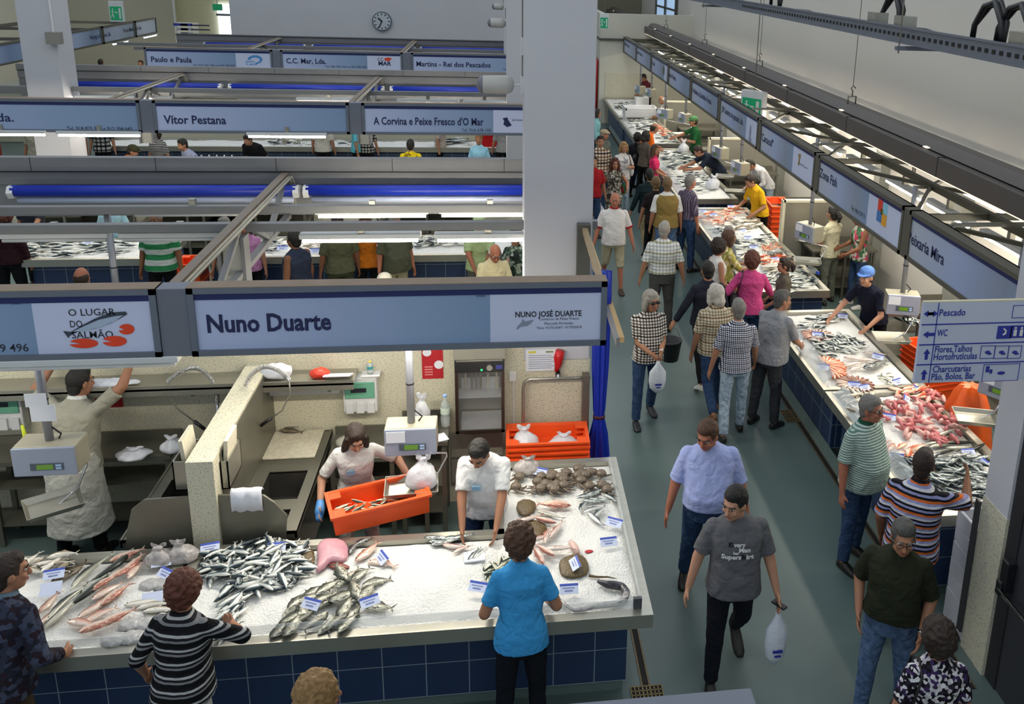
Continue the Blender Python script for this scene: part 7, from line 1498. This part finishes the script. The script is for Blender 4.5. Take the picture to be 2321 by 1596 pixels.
# aisle, front
pA = person('person with long white hair, sunglasses, a checked shirt and jeans carrying a white bag', head=(1477, 660), h=1.72, face=172, top=('shirt', C('brown_check', 'check', ['#d9d5cf', '#7d7470', '#8a7a72'], .034)), bottom=('jeans', jeans), hair=('bob', 'greywhite'), sleeve=.42, arms={'R': (.05, .30, 1.05), 'L': (-.07, .30, 1.06)}, legs={'R': (6, 4), 'L': (-10, 12)}, belly=.04, look=-15, extras=('sunglasses', 'watch'), shoes='#22242a')
pB = person('person in a light blue short sleeved shirt with a red brown belt', head=(1605, 955), h=1.80, face=188, top=('tucked', P_('light_blue_shirt', '#a3aede')), bottom=('jeans', jeans), hair=('short', 'brown'), sleeve=.48, arms={'R': (.34, .04, .80), 'L': (-.34, .10, .82)}, legs={'R': (-12, 8), 'L': (12, 8)}, build=1.16, belly=.06, look=30, nod=20, skin='red', extras=('belt',))
pC = person('person in a dark grey T-shirt with white lettering and black trousers', head=(1668, 1105), h=1.76, face=184, top=('shirt', P_('dark_grey_tshirt', '#606064')), bottom=('trousers', navy_t), hair=('short', 'black'), sleeve=.42, arms={'R': (.36, .02, .80), 'L': (-.34, .12, .78)}, legs={'R': (8, 6), 'L': (-16, 26)}, build=1.10, belly=.02, look=42, nod=10, skin='fair')
person('person with white hair, beige checked shirt and jeans walking away', head=(1623, 645), h=1.72, face=-6, top=('shirt', C('beige_check', 'check', ['#cfc8b6', '#c4bba8', '#c9a898'], .035)), bottom=('jeans', jeans), hair=('bob', 'white'), sleeve=.45, legs={'R': (12, 8), 'L': (-22, 30)}, shoes='#7a5230', look=-20, build=1.08)
person('person with cropped grey hair, navy gingham shirt and pale jeans walking away', head=(1675, 678), h=1.72, face=2, top=('shirt', C('navy_check', 'check', ['#e3e3e8', '#4a4e68', '#4a4e68'], .022)), bottom=('jeans', ljeans), hair=('short', 'grey'), sleeve=.45, legs={'R': (8, 5), 'L': (-10, 8)}, arms={'R': (.28, .16, .88), 'L': (-.32, 0, .76)}, build=1.02)
person('person in a plain grey shirt and dark trousers leaning over the right counter', head=(1775, 658), h=1.74, face=50, top=('shirt', P_('plain_grey_cotton', '#85868a')), bottom=('trousers', dgrey_t), hair=('short', 'salt'), sleeve=.45, arms={'R': (.18, .42, .98), 'L': (-.14, .50, .98)}, lean=14, look=35, belly=.05, build=1.12, shoes='#1a1a1c')
pD = person('person in a navy sweater and black trousers carrying a black bucket', head=(1605, 592), h=1.72, face=-8, top=('shirt', P_('navy_sweater', '#20222e')), bottom=('trousers', black_t), hair=('short', 'black'), sleeve=.97, arms={'L': (-.46, .05, .84), 'R': (.28, .15, .9)}, legs={'R': (10, 6), 'L': (-16, 18)}, shoes='#c9c9c4', build=1.1)
person('person in a bright pink cardigan with a dark shoulder bag', head=(1706, 572), h=1.68, face=12, fem=True, top=('shirt', P_('pink_cardigan', '#c2477f')), bottom=('jeans', jeans), hair=('curly', 'auburn'), sleeve=.97, arms={'R': (.34, .34, 1.0), 'L': (-.38, .12, .98)}, build=1.18, extras=(('bagstrap', 'L', black_pl),))
person('girl with a dark curly ponytail in a grey brown top at the right counter', head=(1778, 585), h=1.50, face=-80, fem=True, top=('shirt', P_('grey_brown_top', '#5d564a')), bottom=('trousers', dgrey_t), hair=('pony', 'dark'), sleeve=.45, arms={'L': (-.14, .26, .95), 'R': (.14, .26, .95)}, look=-10)
person('person in a white sleeveless top with dark curly hair facing the right counter', head=(1632, 543), h=1.64, face=75, fem=True, top=('tank', white_c), bottom=('trousers', black_t), hair=('curly', 'dark'), arms={'R': (.2, .2, 1.0), 'L': (-.2, .25, 1.0)}, skin='tan')
person('person in a yellow green patterned top and glasses holding a paper', head=(1654, 522), h=1.66, face=80, fem=True, top=('shirt', C('yellow_green_print', 'blotch', ['#a59b4a', '#c9bd84', '#8a8a45', '#d5cba0'], .05)), bottom=('trousers', black_t), hair=('bob', 'brown'), sleeve=.5, arms={'R': (.16, .38, 1.15), 'L': (-.14, .36, 1.12)}, extras=('glasses',))
person('person with ash grey hair bending at the counter behind the yellow green top', head=(1653, 513), h=1.50, face=60, top=('shirt', P_('ash_top', '#6f7478')), bottom=('trousers', dgrey_t), hair=('short', 'grey'), sleeve=.5, det=2)
person('person in a pale yellow and white checked shirt and grey trousers seen from behind', head=(1507, 502), h=1.75, face=3, top=('tucked', C('yellow_check', 'check', ['#dcdcd2', '#d3d8e2', '#e0d6ae'], .05)), bottom=('trousers', grey_t), hair=('short', 'greywhite'), sleeve=.48, arms={'R': (.34, .0, .80), 'L': (-.34, 0, .80)}, build=1.18, belly=.03, legs={'R': (4, 5), 'L': (-6, 10)}, look=20)
person('person in a white polo shirt with red collar and khaki shorts walking towards the camera', head=(1394, 438), h=1.74, face=182, top=('shirt', P_('white_red_polo', '#cfcbc8')), bottom=('shorts', khaki_s), hair=('bald', None), sleeve=.46, arms={'R': (.34, .04, .82), 'L': (-.34, .08, .8)}, legs={'L': (10, 4), 'R': (-14, 26)}, build=1.12, belly=.03, skin='red', shoes='#3a2a20', extras=(('collar', '#a01422'), ('band', '#a01422')))
# aisle, middle and far
person('person in a tan knitted vest over a white shirt seen from behind', head=(1513, 402), h=1.78, face=0, det=2, top=('shirt', white_c), bottom=('jeans', mjeans), hair=('short', 'darkblond'), sleeve=.48, build=1.14, extras=(('vest', P_('tan_knit', '#87713f')),))
person('person in a purple striped shirt and jeans looking at the fish', head=(1566, 397), h=1.80, face=62, det=2, top=('tucked', C('purple_stripe', 'v', ['#4b4152', '#4b4152', '#7f7484'], .04)), bottom=('jeans', jeans), hair=('short', 'grey'), sleeve=.6, build=1.1, skin='red')
person('person in a short sleeved black brown top and black skirt seen from behind', head=(1487, 400), h=1.73, face=5, det=2, fem=True, top=('shirt', P_('black_brown_top', '#251d1e')), bottom=('trousers', black_t), hair=('short', 'darkblond'), sleeve=.4)
person('person in a dark green sweater and beige trousers walking away', head=(1473, 382), h=1.70, face=-4, det=2, top=('shirt', P_('dark_green_sweater', '#16262a')), bottom=('trousers', beige_t), hair=('short', 'black'), sleeve=.97, legs={'R': (12, 6), 'L': (-20, 28)}, arms={'L': (-.36, .05, .82), 'R': (.3, .1, .84)}, build=1.12)
pF = person('person with dark red hair in a leopard print dress with a red flowered bag', head=(1394, 358), h=1.64, face=178, det=2, fem=True, top=('shirt', C('leopard', 'blotch', ['#8a8478', '#3a3733', '#b5aea0', '#5a554d'], .035)), bottom=('trousers', C('leopard', '', [])), hair=('long', 'auburn'), sleeve=.1, arms={'L': (-.26, .18, 1.08), 'R': (.32, .04, .76)}, extras=(('bagstrap', 'L', C('red_flower_bag', 'blotch', ['#a81f28', '#2f5a3a', '#20283a', '#c9a13a'], .06)), 'headglasses'))
person('person with short blond hair in a white T-shirt with a white shoulder bag', head=(1414, 322), h=1.66, face=172, det=2, fem=True, top=('shirt', C('white_print_tee', 'blotch', ['#d2d0cc', '#d2d0cc', '#cbc9c6', '#8d8f96'], .05)), bottom=('trousers', ljeans), hair=('bob', 'blond'), sleeve=.4, arms={'L': (-.14, .22, 1.18)}, extras=(('bagstrap', 'L', white_pl),))
person('person in a brown and white plaid shirt at the edge of the column', head=(1361, 308), h=1.78, face=178, det=2, top=('shirt', C('brown_plaid', 'check', ['#c9bfb0', '#a08878', '#6a7390'], .07)), bottom=('jeans', jeans), hair=('short', 'dark'), sleeve=.6, build=1.1, extras=('headglasses',))
person('person in a light flat cap and green grey shirt looking down', head=(1371, 293), h=1.70, face=140, det=2, top=('shirt', P_('green_grey_shirt', '#5b625a')), bottom=('trousers', grey_t), hair=('flatcap', 'grey', '#a5977c'), sleeve=.9)
person('person in a light blue long sleeved top at the left of the aisle', head=(1354, 247), h=1.64, face=95, det=3, fem=True, top=('shirt', P_('light_aqua_top', '#7fb6bd')), bottom=('trousers', navy_t), hair=('bob', 'dark'), sleeve=.95)
person('person in a red shirt half hidden by the column', head=(1345, 352), h=1.72, face=178, det=3, top=('shirt', P_('red_shirt', '#9c1c22')), bottom=('jeans', jeans), hair=('short', 'dark'))
person('person in a brown grey top with sunglasses on the head beside the orange shirt', head=(1465, 297), h=1.66, face=55, det=2, fem=True, top=('shirt', P_('brown_grey_top', '#5a5048')), bottom=('trousers', black_t), hair=('bob', 'black'), sleeve=.7, extras=('headglasses', ('bagstrap', 'L', black_pl)))
person('person with dark hair in black half hidden behind the brown grey top', head=(1446, 302), h=1.56, face=30, det=3, top=('shirt', P_('black_top', '#14141a')), bottom=('trousers', black_t), hair=('curly', 'black'))
person('person with long brown hair in a bright pink T-shirt looking at the camera', head=(1486, 328), h=1.62, face=100, det=2, fem=True, top=('shirt', P_('bright_pink_tee', '#cf2f62')), bottom=('jeans', jeans), hair=('long', 'brown'), sleeve=.4, look=45, arms={'R': (.12, .3, 1.0), 'L': (-.12, .3, 1.0)})
person('person in an orange shirt bending over the far counter', head=(1484, 280), h=1.78, face=75, det=2, top=('shirt', P_('orange_shirt', '#e06a1c')), bottom=('jeans', jeans), hair=('ring', 'dark'), sleeve=.45, lean=40, arms={'R': (.16, .5, .98), 'L': (-.12, .5, 1.0)})
# sellers of the right row
person('farthest seller in a white apron beside the white scale', head=(1459, 168), h=1.80, face=235, det=2, top=('shirt', P_('maroon_tee', '#5b2026')), bottom=('trousers', black_t), hair=('short', 'black'), sleeve=.45, nod=20, lean=8, arms={'R': (.1, .4, 1.0), 'L': (-.1, .42, 1.05)}, extras=(('bib', white_c),))
person('elderly seller with white hair and a white apron reaching over the fish', head=(1500, 220), h=1.70, face=255, det=2, top=('shirt', white_c), bottom=('trousers', grey_t), hair=('ring', 'white'), sleeve=.45, nod=25, lean=28, arms={'R': (.12, .52, .98), 'L': (-.12, .5, 1.0)}, extras=(('bib', white_c),))
person('seller in a dark green T-shirt and green cap holding out an arm', head=(1572, 264), h=1.76, face=265, det=2, top=('shirt', P_('dark_green_tee', '#1f5a2f')), bottom=('jeans', jeans), hair=('cap', 'dark', '#4c7a4e'), sleeve=.45, lean=8, arms={'R': (.22, .62, 1.12), 'L': (-.12, .36, 1.15)}, extras=('watch',))
person('seller in a navy shirt bending far over the counter', head=(1583, 332), h=1.76, face=268, det=2, top=('shirt', P_('navy_shirt', '#1c2433')), bottom=('trousers', black_t), hair=('short', 'dark'), sleeve=.45, lean=52, nod=10, arms={'R': (.14, .78, 1.0), 'L': (-.16, .74, 1.0)}, build=1.12)
person('seller in a white jacket bending down behind the yellow shirt', head=(1700, 366), h=1.72, face=258, det=2, top=('shirt', P_('white_jacket', '#c9c9cc')), bottom=('jeans', ljeans), hair=('short', 'black'), sleeve=.7, lean=42, nod=35, arms={'R': (.16, .45, .85), 'L': (-.14, .42, .9)})
person('seller in a bright yellow T-shirt leaning on the counter edge', head=(1701, 397), h=1.76, face=248, det=1, top=('shirt', P_('yellow_tee', '#dba81a')), bottom=('trousers', black_t), hair=('short', 'dark'), sleeve=.45, lean=22, nod=18, arms={'R': (.24, .36, .97), 'L': (-.24, .34, .97)}, extras=('badge',))
person('seller in a cream T-shirt and grey apron with a black ponytail seen from behind', head=(1889, 468), h=1.68, face=-25, det=1, fem=True, top=('shirt', P_('cream_tee', '#bdb89c')), bottom=('trousers', P_('grey_green_trousers', '#5c5f54')), hair=('pony', 'black'), sleeve=.42, arms={'L': (-.16, .3, 1.05), 'R': (.14, .3, 1.0)}, extras=('glasses',))
person('person in a green, white and pink flowered sleeveless top and jeans', head=(1948, 478), h=1.68, face=268, det=1, fem=True, top=('tank', C('flower_top', 'blotch', ['#44694a', '#b9b9ae', '#b8405f', '#3d5a42'], .06)), bottom=('jeans', jeans), hair=('short', 'dark'), skin='dark', sleeve=.1, nod=15, arms={'R': (.12, .3, 1.05), 'L': (-.14, .3, 1.0)}, shoes='#c9c9c4')
person('seller in a light blue cap and black T-shirt leaning on the counter with both arms', head=(1966, 606), h=1.76, face=236, det=1, top=('shirt', P_('black_navy_tee', '#15182a')), bottom=('trousers', black_t), hair=('cap', 'dark', '#5d84c9'), sleeve=.42, lean=30, nod=-12, arms={'R': (.30, .52, .96), 'L': (-.22, .48, .96)}, skin='fair')
# near right
person('person in a green and white finely striped T-shirt and jeans smiling by the counter', head=(1978, 898), h=1.74, face=150, top=('shirt', C('fine_green_stripe', 'h', ['#b9c4ba', '#5f8078'], .022)), bottom=('jeans', jeans), hair=('short', 'grey'), sleeve=.47, arms={'R': (.30, .04, .82), 'L': (-.28, -.08, .85)}, build=1.14, belly=.06, skin='red', look=-12, extras=('glasses', ('collar', '#1f4a38')), shoes='#16140f')
person('person in an orange, navy and lilac striped polo shirt resting one hand on the pillar', head=(2098, 1020), h=1.74, face=38, top=('shirt', C('orange_navy_stripe', 'h', ['#8d90b8', '#15151f', '#c9c9d0', '#8d90b8', '#c4622a', '#15151f'], .10)), bottom=('trousers', black_t), hair=('short', 'dark'), sleeve=.5, arms={'R': (.30, .50, 1.38, .6, -.4, -.6), 'L': (-.26, .10, .88)}, build=1.18, belly=.04, lean=10, skin='dark', extras=(('collar', '#12141c'),), shoes='#2a2723')
person('person in a dark olive polo shirt and glasses with a hand in the jeans pocket', head=(2052, 1182), h=1.74, face=212, top=('tucked', P_('dark_olive_polo', '#262a1c')), bottom=('jeans', mjeans), hair=('short', 'salt'), sleeve=.48, arms={'R': (.22, .10, .94), 'L': (-.22, .12, .92)}, look=-15, nod=8, build=1.1, belly=.03, skin='tan', extras=('glasses', 'watch'), shoes='#6a4426', legs={'R': (6, 6), 'L': (-8, 8)})
person('person with short wavy hair in a purple and white patterned top, bottom right', head=(2130, 1408), h=1.62, face=4, fem=True, top=('shirt', C('purple_pattern', 'blotch', ['#14121a', '#b9b7bd', '#2a2433', '#d8d6da', '#3d2a58', '#16141a'], .022)), bottom=('trousers', black_t), hair=('curly', 'dark'), sleeve=.4, build=1.12, extras=(('bagstrap', 'L', black_pl),))
# between the islands
D2 = dict(det=2)
person('bald person in white seen from behind in the back stall beside the keypad scale', head=(183, 607), h=1.70, face=5, hair=('ring', 'dark'), top=('shirt', white_c), bottom=('trousers', black_t), skin='red', **D2)
person('person in a green and white striped shirt and black trousers behind the near island', head=(350, 478), h=1.76, face=182, hair=('short', 'grey'), top=('shirt', C('green_white_stripe', 'h', ['#b9bfb9', '#2a7a4a'], .16)), bottom=('trousers', black_t), build=1.15, skin='dark', **D2)
person('person in a dark maroon top at the left edge behind the near island', head=(5, 462), h=1.74, face=5, hair=('bob', 'auburn'), top=('shirt', P_('dark_maroon', '#2a1218')), bottom=('trousers', black_t), fem=True, build=1.2, sleeve=.9, **D2)
person('person in a sleeveless dark blue top with swept back black hair', head=(664, 524), h=1.70, face=-60, hair=('tall', 'black'), top=('tank', P_('slate_blue', '#2c3346')), bottom=('trousers', navy_t), skin='dark', build=1.2, **D2)
person('person in an olive T-shirt standing at the second island counter', head=(763, 484), h=1.74, face=-20, hair=('short', 'dark'), top=('shirt', P_('olive_tee', '#55563f')), bottom=('trousers', P_('olive_trousers', '#40412f')), build=1.15, skin='dark', **D2)
person('person in an orange top with a pale blue scarf facing the camera', head=(828, 487), h=1.64, face=180, fem=True, hair=('bob', 'brown'), top=('shirt', P_('amber_top', '#c4701c')), bottom=('trousers', black_t), sleeve=.35, arms={'R': (.24, -.1, .9), 'L': (-.24, -.1, .9)}, **D2)
person('person in a khaki green shirt and cream trousers beside the orange top', head=(895, 486), h=1.72, face=150, hair=('short', 'grey'), top=('shirt', P_('khaki_green', '#4f5140')), bottom=('trousers', P_('cream_trousers', '#9d9578')), build=1.15, belly=.05, skin='red', **D2)
pE = person('person in a pale green top seen from behind holding a bag', head=(1086, 484), h=1.72, face=0, hair=('cap', 'grey', '#b9cfa0'), top=('shirt', P_('pale_green_top', '#a3b583')), bottom=('trousers', P_('grey_green_trousers', '')), arms={'R': (.07, -.22, .92), 'L': (-.07, -.22, .92)}, build=1.12, skin='red', **D2)
person('person in a cream shirt and glasses looking down in the back stall', head=(1122, 556), h=1.72, face=165, hair=('ring', 'white'), top=('shirt', P_('cream_shirt', '#c9bf9a')), bottom=('trousers', grey_t), nod=25, skin='red', extras=('glasses',), arms={'R': (.15, .3, 1.05), 'L': (-.15, .3, 1.05)}, **D2)
person('person with a white cap turned backwards in the back stall', head=(871, 620), h=1.66, face=0, hair=('cap', 'black', '#c9c4b4'), top=('shirt', white_c), bottom=('trousers', black_t), extras=('back',), **D2)
person('person in a dark patterned blouse beside the big column', head=(1168, 520), h=1.64, face=200, fem=True, hair=('curly', 'dark'), top=('shirt', C('dark_floral', 'blotch', ['#2c3a33', '#4f6152', '#9aa394', '#1f2723'], .05)), bottom=('trousers', dgrey_t), arms={'R': (.1, .2, 1.25)}, **D2)
person('person in a small leopard print top behind the roof truss', head=(505, 493), h=1.66, face=200, fem=True, hair=('short', 'grey'), top=('shirt', C('small_leopard', 'blotch', ['#5d5148', '#3a2f2a', '#8a7c6e'], .03)), bottom=('trousers', dgrey_t), **D2)
person('person in a lilac pink ruffled top behind the roof truss', head=(556, 497), h=1.58, face=190, fem=True, hair=('bob', 'dark'), top=('shirt', P_('lilac_pink', '#b880ab')), bottom=('trousers', black_t), **D2)
person('seller in a white and aqua overall behind the second island counter', head=(245, 436), h=1.62, face=180, fem=True, hair=('short', 'black'), top=('shirt', P_('aqua_overall', '#9fc4cf')), bottom=('trousers', white_t), **D2)
person('seller with dark clothes pointing at the fish at the far left of the second island', head=(60, 418), h=1.72, face=190, hair=('short', 'black'), top=('shirt', P_('charcoal_tee', '#2b2f38')), bottom=('trousers', black_t), arms={'L': (-.2, .4, 1.0)}, **D2)
# far slit under the second row of signs
D3 = dict(det=3)
for (x, y, f, hr, tp, lb, k) in ((70, 270, 190, ('short', 'grey'), P_('beige_tee', '#a59f8c'), 'person in a beige T-shirt at the left under the second row of signs', {}), (112, 300, 160, ('bob', 'darkblond'), P_('dark_yellow', '#4a4424'), 'person with fair hair in a dark and yellow top behind the lamp post', {'fem': True}),
        (158, 258, 185, ('short', 'dark'), P_('heather_grey', '#8e8e92'), 'person in a heather grey T-shirt with a shoulder strap', {'build': 1.15}), (222, 260, 178, ('short', 'grey'), C('grey_blue_check', 'check', ['#a9a79a', '#5a6478', '#5a6478'], .09), 'person in a grey and blue checked shirt under the phone number sign', {}),
        (350, 288, 200, ('bob', 'dark'), C('fine_black_stripe', 'h', ['#b9b9b9', '#16161a'], .035), 'person in a fine black and white striped top', {'fem': True}), (412, 315, 220, ('short', 'black'), C('pale_stripe', 'v', ['#9fa6bd', '#7f88a8'], .03), 'person with black hair in a pale striped shirt bending forward', {'lean': 25}),
        (560, 305, 200, ('short', 'black'), P_('black_tee2', '#101014'), 'person in a black T-shirt leaning forward under the Vítor Pestana sign', {'lean': 40, 'build': 1.2}), (730, 262, 10, ('short', 'dark'), P_('off_white_shirt', '#bdb9b0'), 'person in an off white shirt seen from behind under the signs', {'build': 1.1}),
        (808, 264, 80, ('short', 'brown'), P_('turquoise_top', '#5fb3c2'), 'person in a turquoise top beside the grey patterned shirt', {'fem': True}), (828, 264, 5, ('bob', 'brown'), C('grey_lattice', 'check', ['#a3a39c', '#6f6f6c', '#6f6f6c'], .07), 'person in a grey patterned shirt beside the turquoise top', {}),
        (930, 316, 0, ('short', 'black'), C('yellow_floral', 'blotch', ['#c9b414', '#c9b414', '#bda80f', '#7a6a10'], .08), 'person in a bright yellow flowered top with black hair', {'fem': True, 'build': 1.25}), (1085, 303, 185, ('short', 'blond'), P_('sky_tee', '#8fc4dc'), 'person in a sky blue T-shirt beside the red shirt', {'fem': True}),
        (1108, 258, 190, ('short', 'dark'), P_('crimson_tee', '#a31418'), 'person in a crimson T-shirt under the Corvina sign', {'build': 1.1}), (1140, 266, 10, ('long', 'black'), P_('grey_white_top', '#8f8f8f'), 'person with long black hair at the right end under the Corvina sign', {'fem': True}),
        (1000, 260, 100, ('short', 'brown'), P_('greige_shirt', '#a89c92'), 'person in a greige shirt reaching to the right under the signs', {}), (300, 330, 90, ('cap', 'dark', '#3a3a28'), P_('orange_navy_tee', '#c9702a'), 'person in an orange top with a dark olive cap leaning over fish', {'lean': 40})):
    person(lb, head=(x, y), h=1.70, face=f, hair=hr, top=('shirt', tp), bottom=('trousers', black_t), **k, **D3)
person('person in a lime green shirt behind the third island', head=(228, 134), h=1.70, face=10, hair=('short', 'black'), top=('shirt', P_('lime_shirt', '#7fa51c')), bottom=('trousers', black_t), extras=(('collar', '#dfe3da'),), **D3)
person('person in a red and white top behind the third island', head=(318, 136), h=1.68, face=180, hair=('short', 'dark'), top=('shirt', C('red_white_top', 'blotch', ['#9c2a28', '#c9c0bc'], .08)), bottom=('trousers', black_t), **D3)
# lettering on the dark grey T-shirt
def shirt_text(s_, x, z, w, h, m): text(s_, pC['root'], (x, 0, z), (-1, 0, 0), (0, 0, 1), w=w, h=h, m=m, bold=.05, name='shirt_lettering', wrap=(.205, .150, .020))
tw, tk = mat('white_shirt_print', '#d8d8d8', .7, 0, 0), mat('black_shirt_print', '#141416', .7, 0, 0)
shirt_text('E', .088, 1.325, .032, .036, tk); shirt_text('very', .052, 1.325, .088, .036, tw); shirt_text('Man', .012, 1.280, .088, .036, tw); shirt_text('has', .052, 1.262, .042, .024, tw)
shirt_text('Supers', .135, 1.222, .145, .036, tw); shirt_text('h', -.014, 1.222, .028, .036, tk); shirt_text('irt', -.046, 1.222, .060, .036, tw)
# ---- bags and other things held
def hang_bag(p, w, d, h, label, print_=True):
    p = Vector(p); t = thing('carrier_bag', label, 'bag', p); m = MB(); n = 18
    prof = [(0, .15, .3), (.12, .30, .5), (.35, .95, .9), (.62, 1., 1.), (.85, .85, .8), (1., .25, .3)]
    m.loft([[(p.x+w/2*a*math.cos(2*PI*k/n)*(1+.06*math.sin(k*5)), p.y+d/2*b*math.sin(2*PI*k/n)*(1+.15*math.sin(k*3)), p.z-h*u) for k in range(n)] for u, a, b in prof])
    o = m.build('bag_body', mat('white_carrier_plastic', '#d9dde6', .4, 0, .05, 14., bump=.3, bs=20.), t, smooth=True)
    for q in (-1, 1): MB().tube([(p.x+q*.02, p.y, p.z-h*.12), (p.x+q*.012, p.y, p.z)], .008, 6).build('handle', mat('white_carrier_plastic', ''), t)
    if print_: MB().box(p.x-.035, p.x+.04, p.y-d/2*1.02-.004, p.y-d/2*1.0, p.z-h*.72, p.z-h*.67).box(p.x-.02, p.x+.03, p.y-d/2*1.02-.004, p.y-d/2, p.z-h*.8, p.z-h*.77).build('blue_print', bi, t)
    return t
hp = (pA['hand']['R']+pA['hand']['L'])/2; hang_bag(hp+Vector((0, -.02, -.03)), .20, .10, .40, 'white carrier bag with blue print held by the person in sunglasses')
hp = pC['hand']['L']; hang_bag(hp+Vector((0, 0, -.05)), .17, .10, .48, 'white carrier bag hanging from the hand of the person in the dark grey T-shirt')
tag(MB().obox((0, 0, 0), (.05, .12, .015), rz=.6).build('car_key', black_pl, loc=hp+Vector((0, 0, -.005)), bevel=.005), 'small black phone in the hand holding the white bag', 'phone').name = 'phone'
hp = pD['hand']['L']; t = thing('bucket', 'black plastic bucket hanging from the hand of the person in the navy sweater', 'bucket', hp); b = Vector((hp.x, hp.y, hp.z-.32)); MB().loft([[(b.x+r*math.cos(2*PI*k/24), b.y+r*math.sin(2*PI*k/24), b.z+z) for k in range(24)] for r, z in ((.115, -.14), (.15, .12), (.155, .12), (.155, .14), (.14, .14), (.105, -.12))]).build('bucket_body', black_pl, t, smooth=True)
MB().tube([(b.x-.15, b.y, b.z+.12), (b.x-.08, b.y, b.z+.28), (b.x, b.y, b.z+.32), (b.x+.08, b.y, b.z+.28), (b.x+.15, b.y, b.z+.12)], .004, 6).build('handle', steel_dark, t)
hp = (pE['hand']['R']+pE['hand']['L'])/2; hang_bag(hp+Vector((0, -.02, -.02)), .2, .12, .3, 'small white bag held behind the back in pale green', False)
hang_bag(pF['hand']['R']+Vector((0, 0, -.02)), .20, .12, .38, 'white bag with blue print carried by the person in the leopard print dress')
q = Pz(1683, 598, 1.12); tag(MB().obox((0, 0, 0), (.12, .22, .004), rx=-.5).build('white_paper', paper, loc=(q.x-.05, q.y, 1.16)), 'sheet of white paper held over the fish by the person in the patterned top', 'paper')
finish_texts()
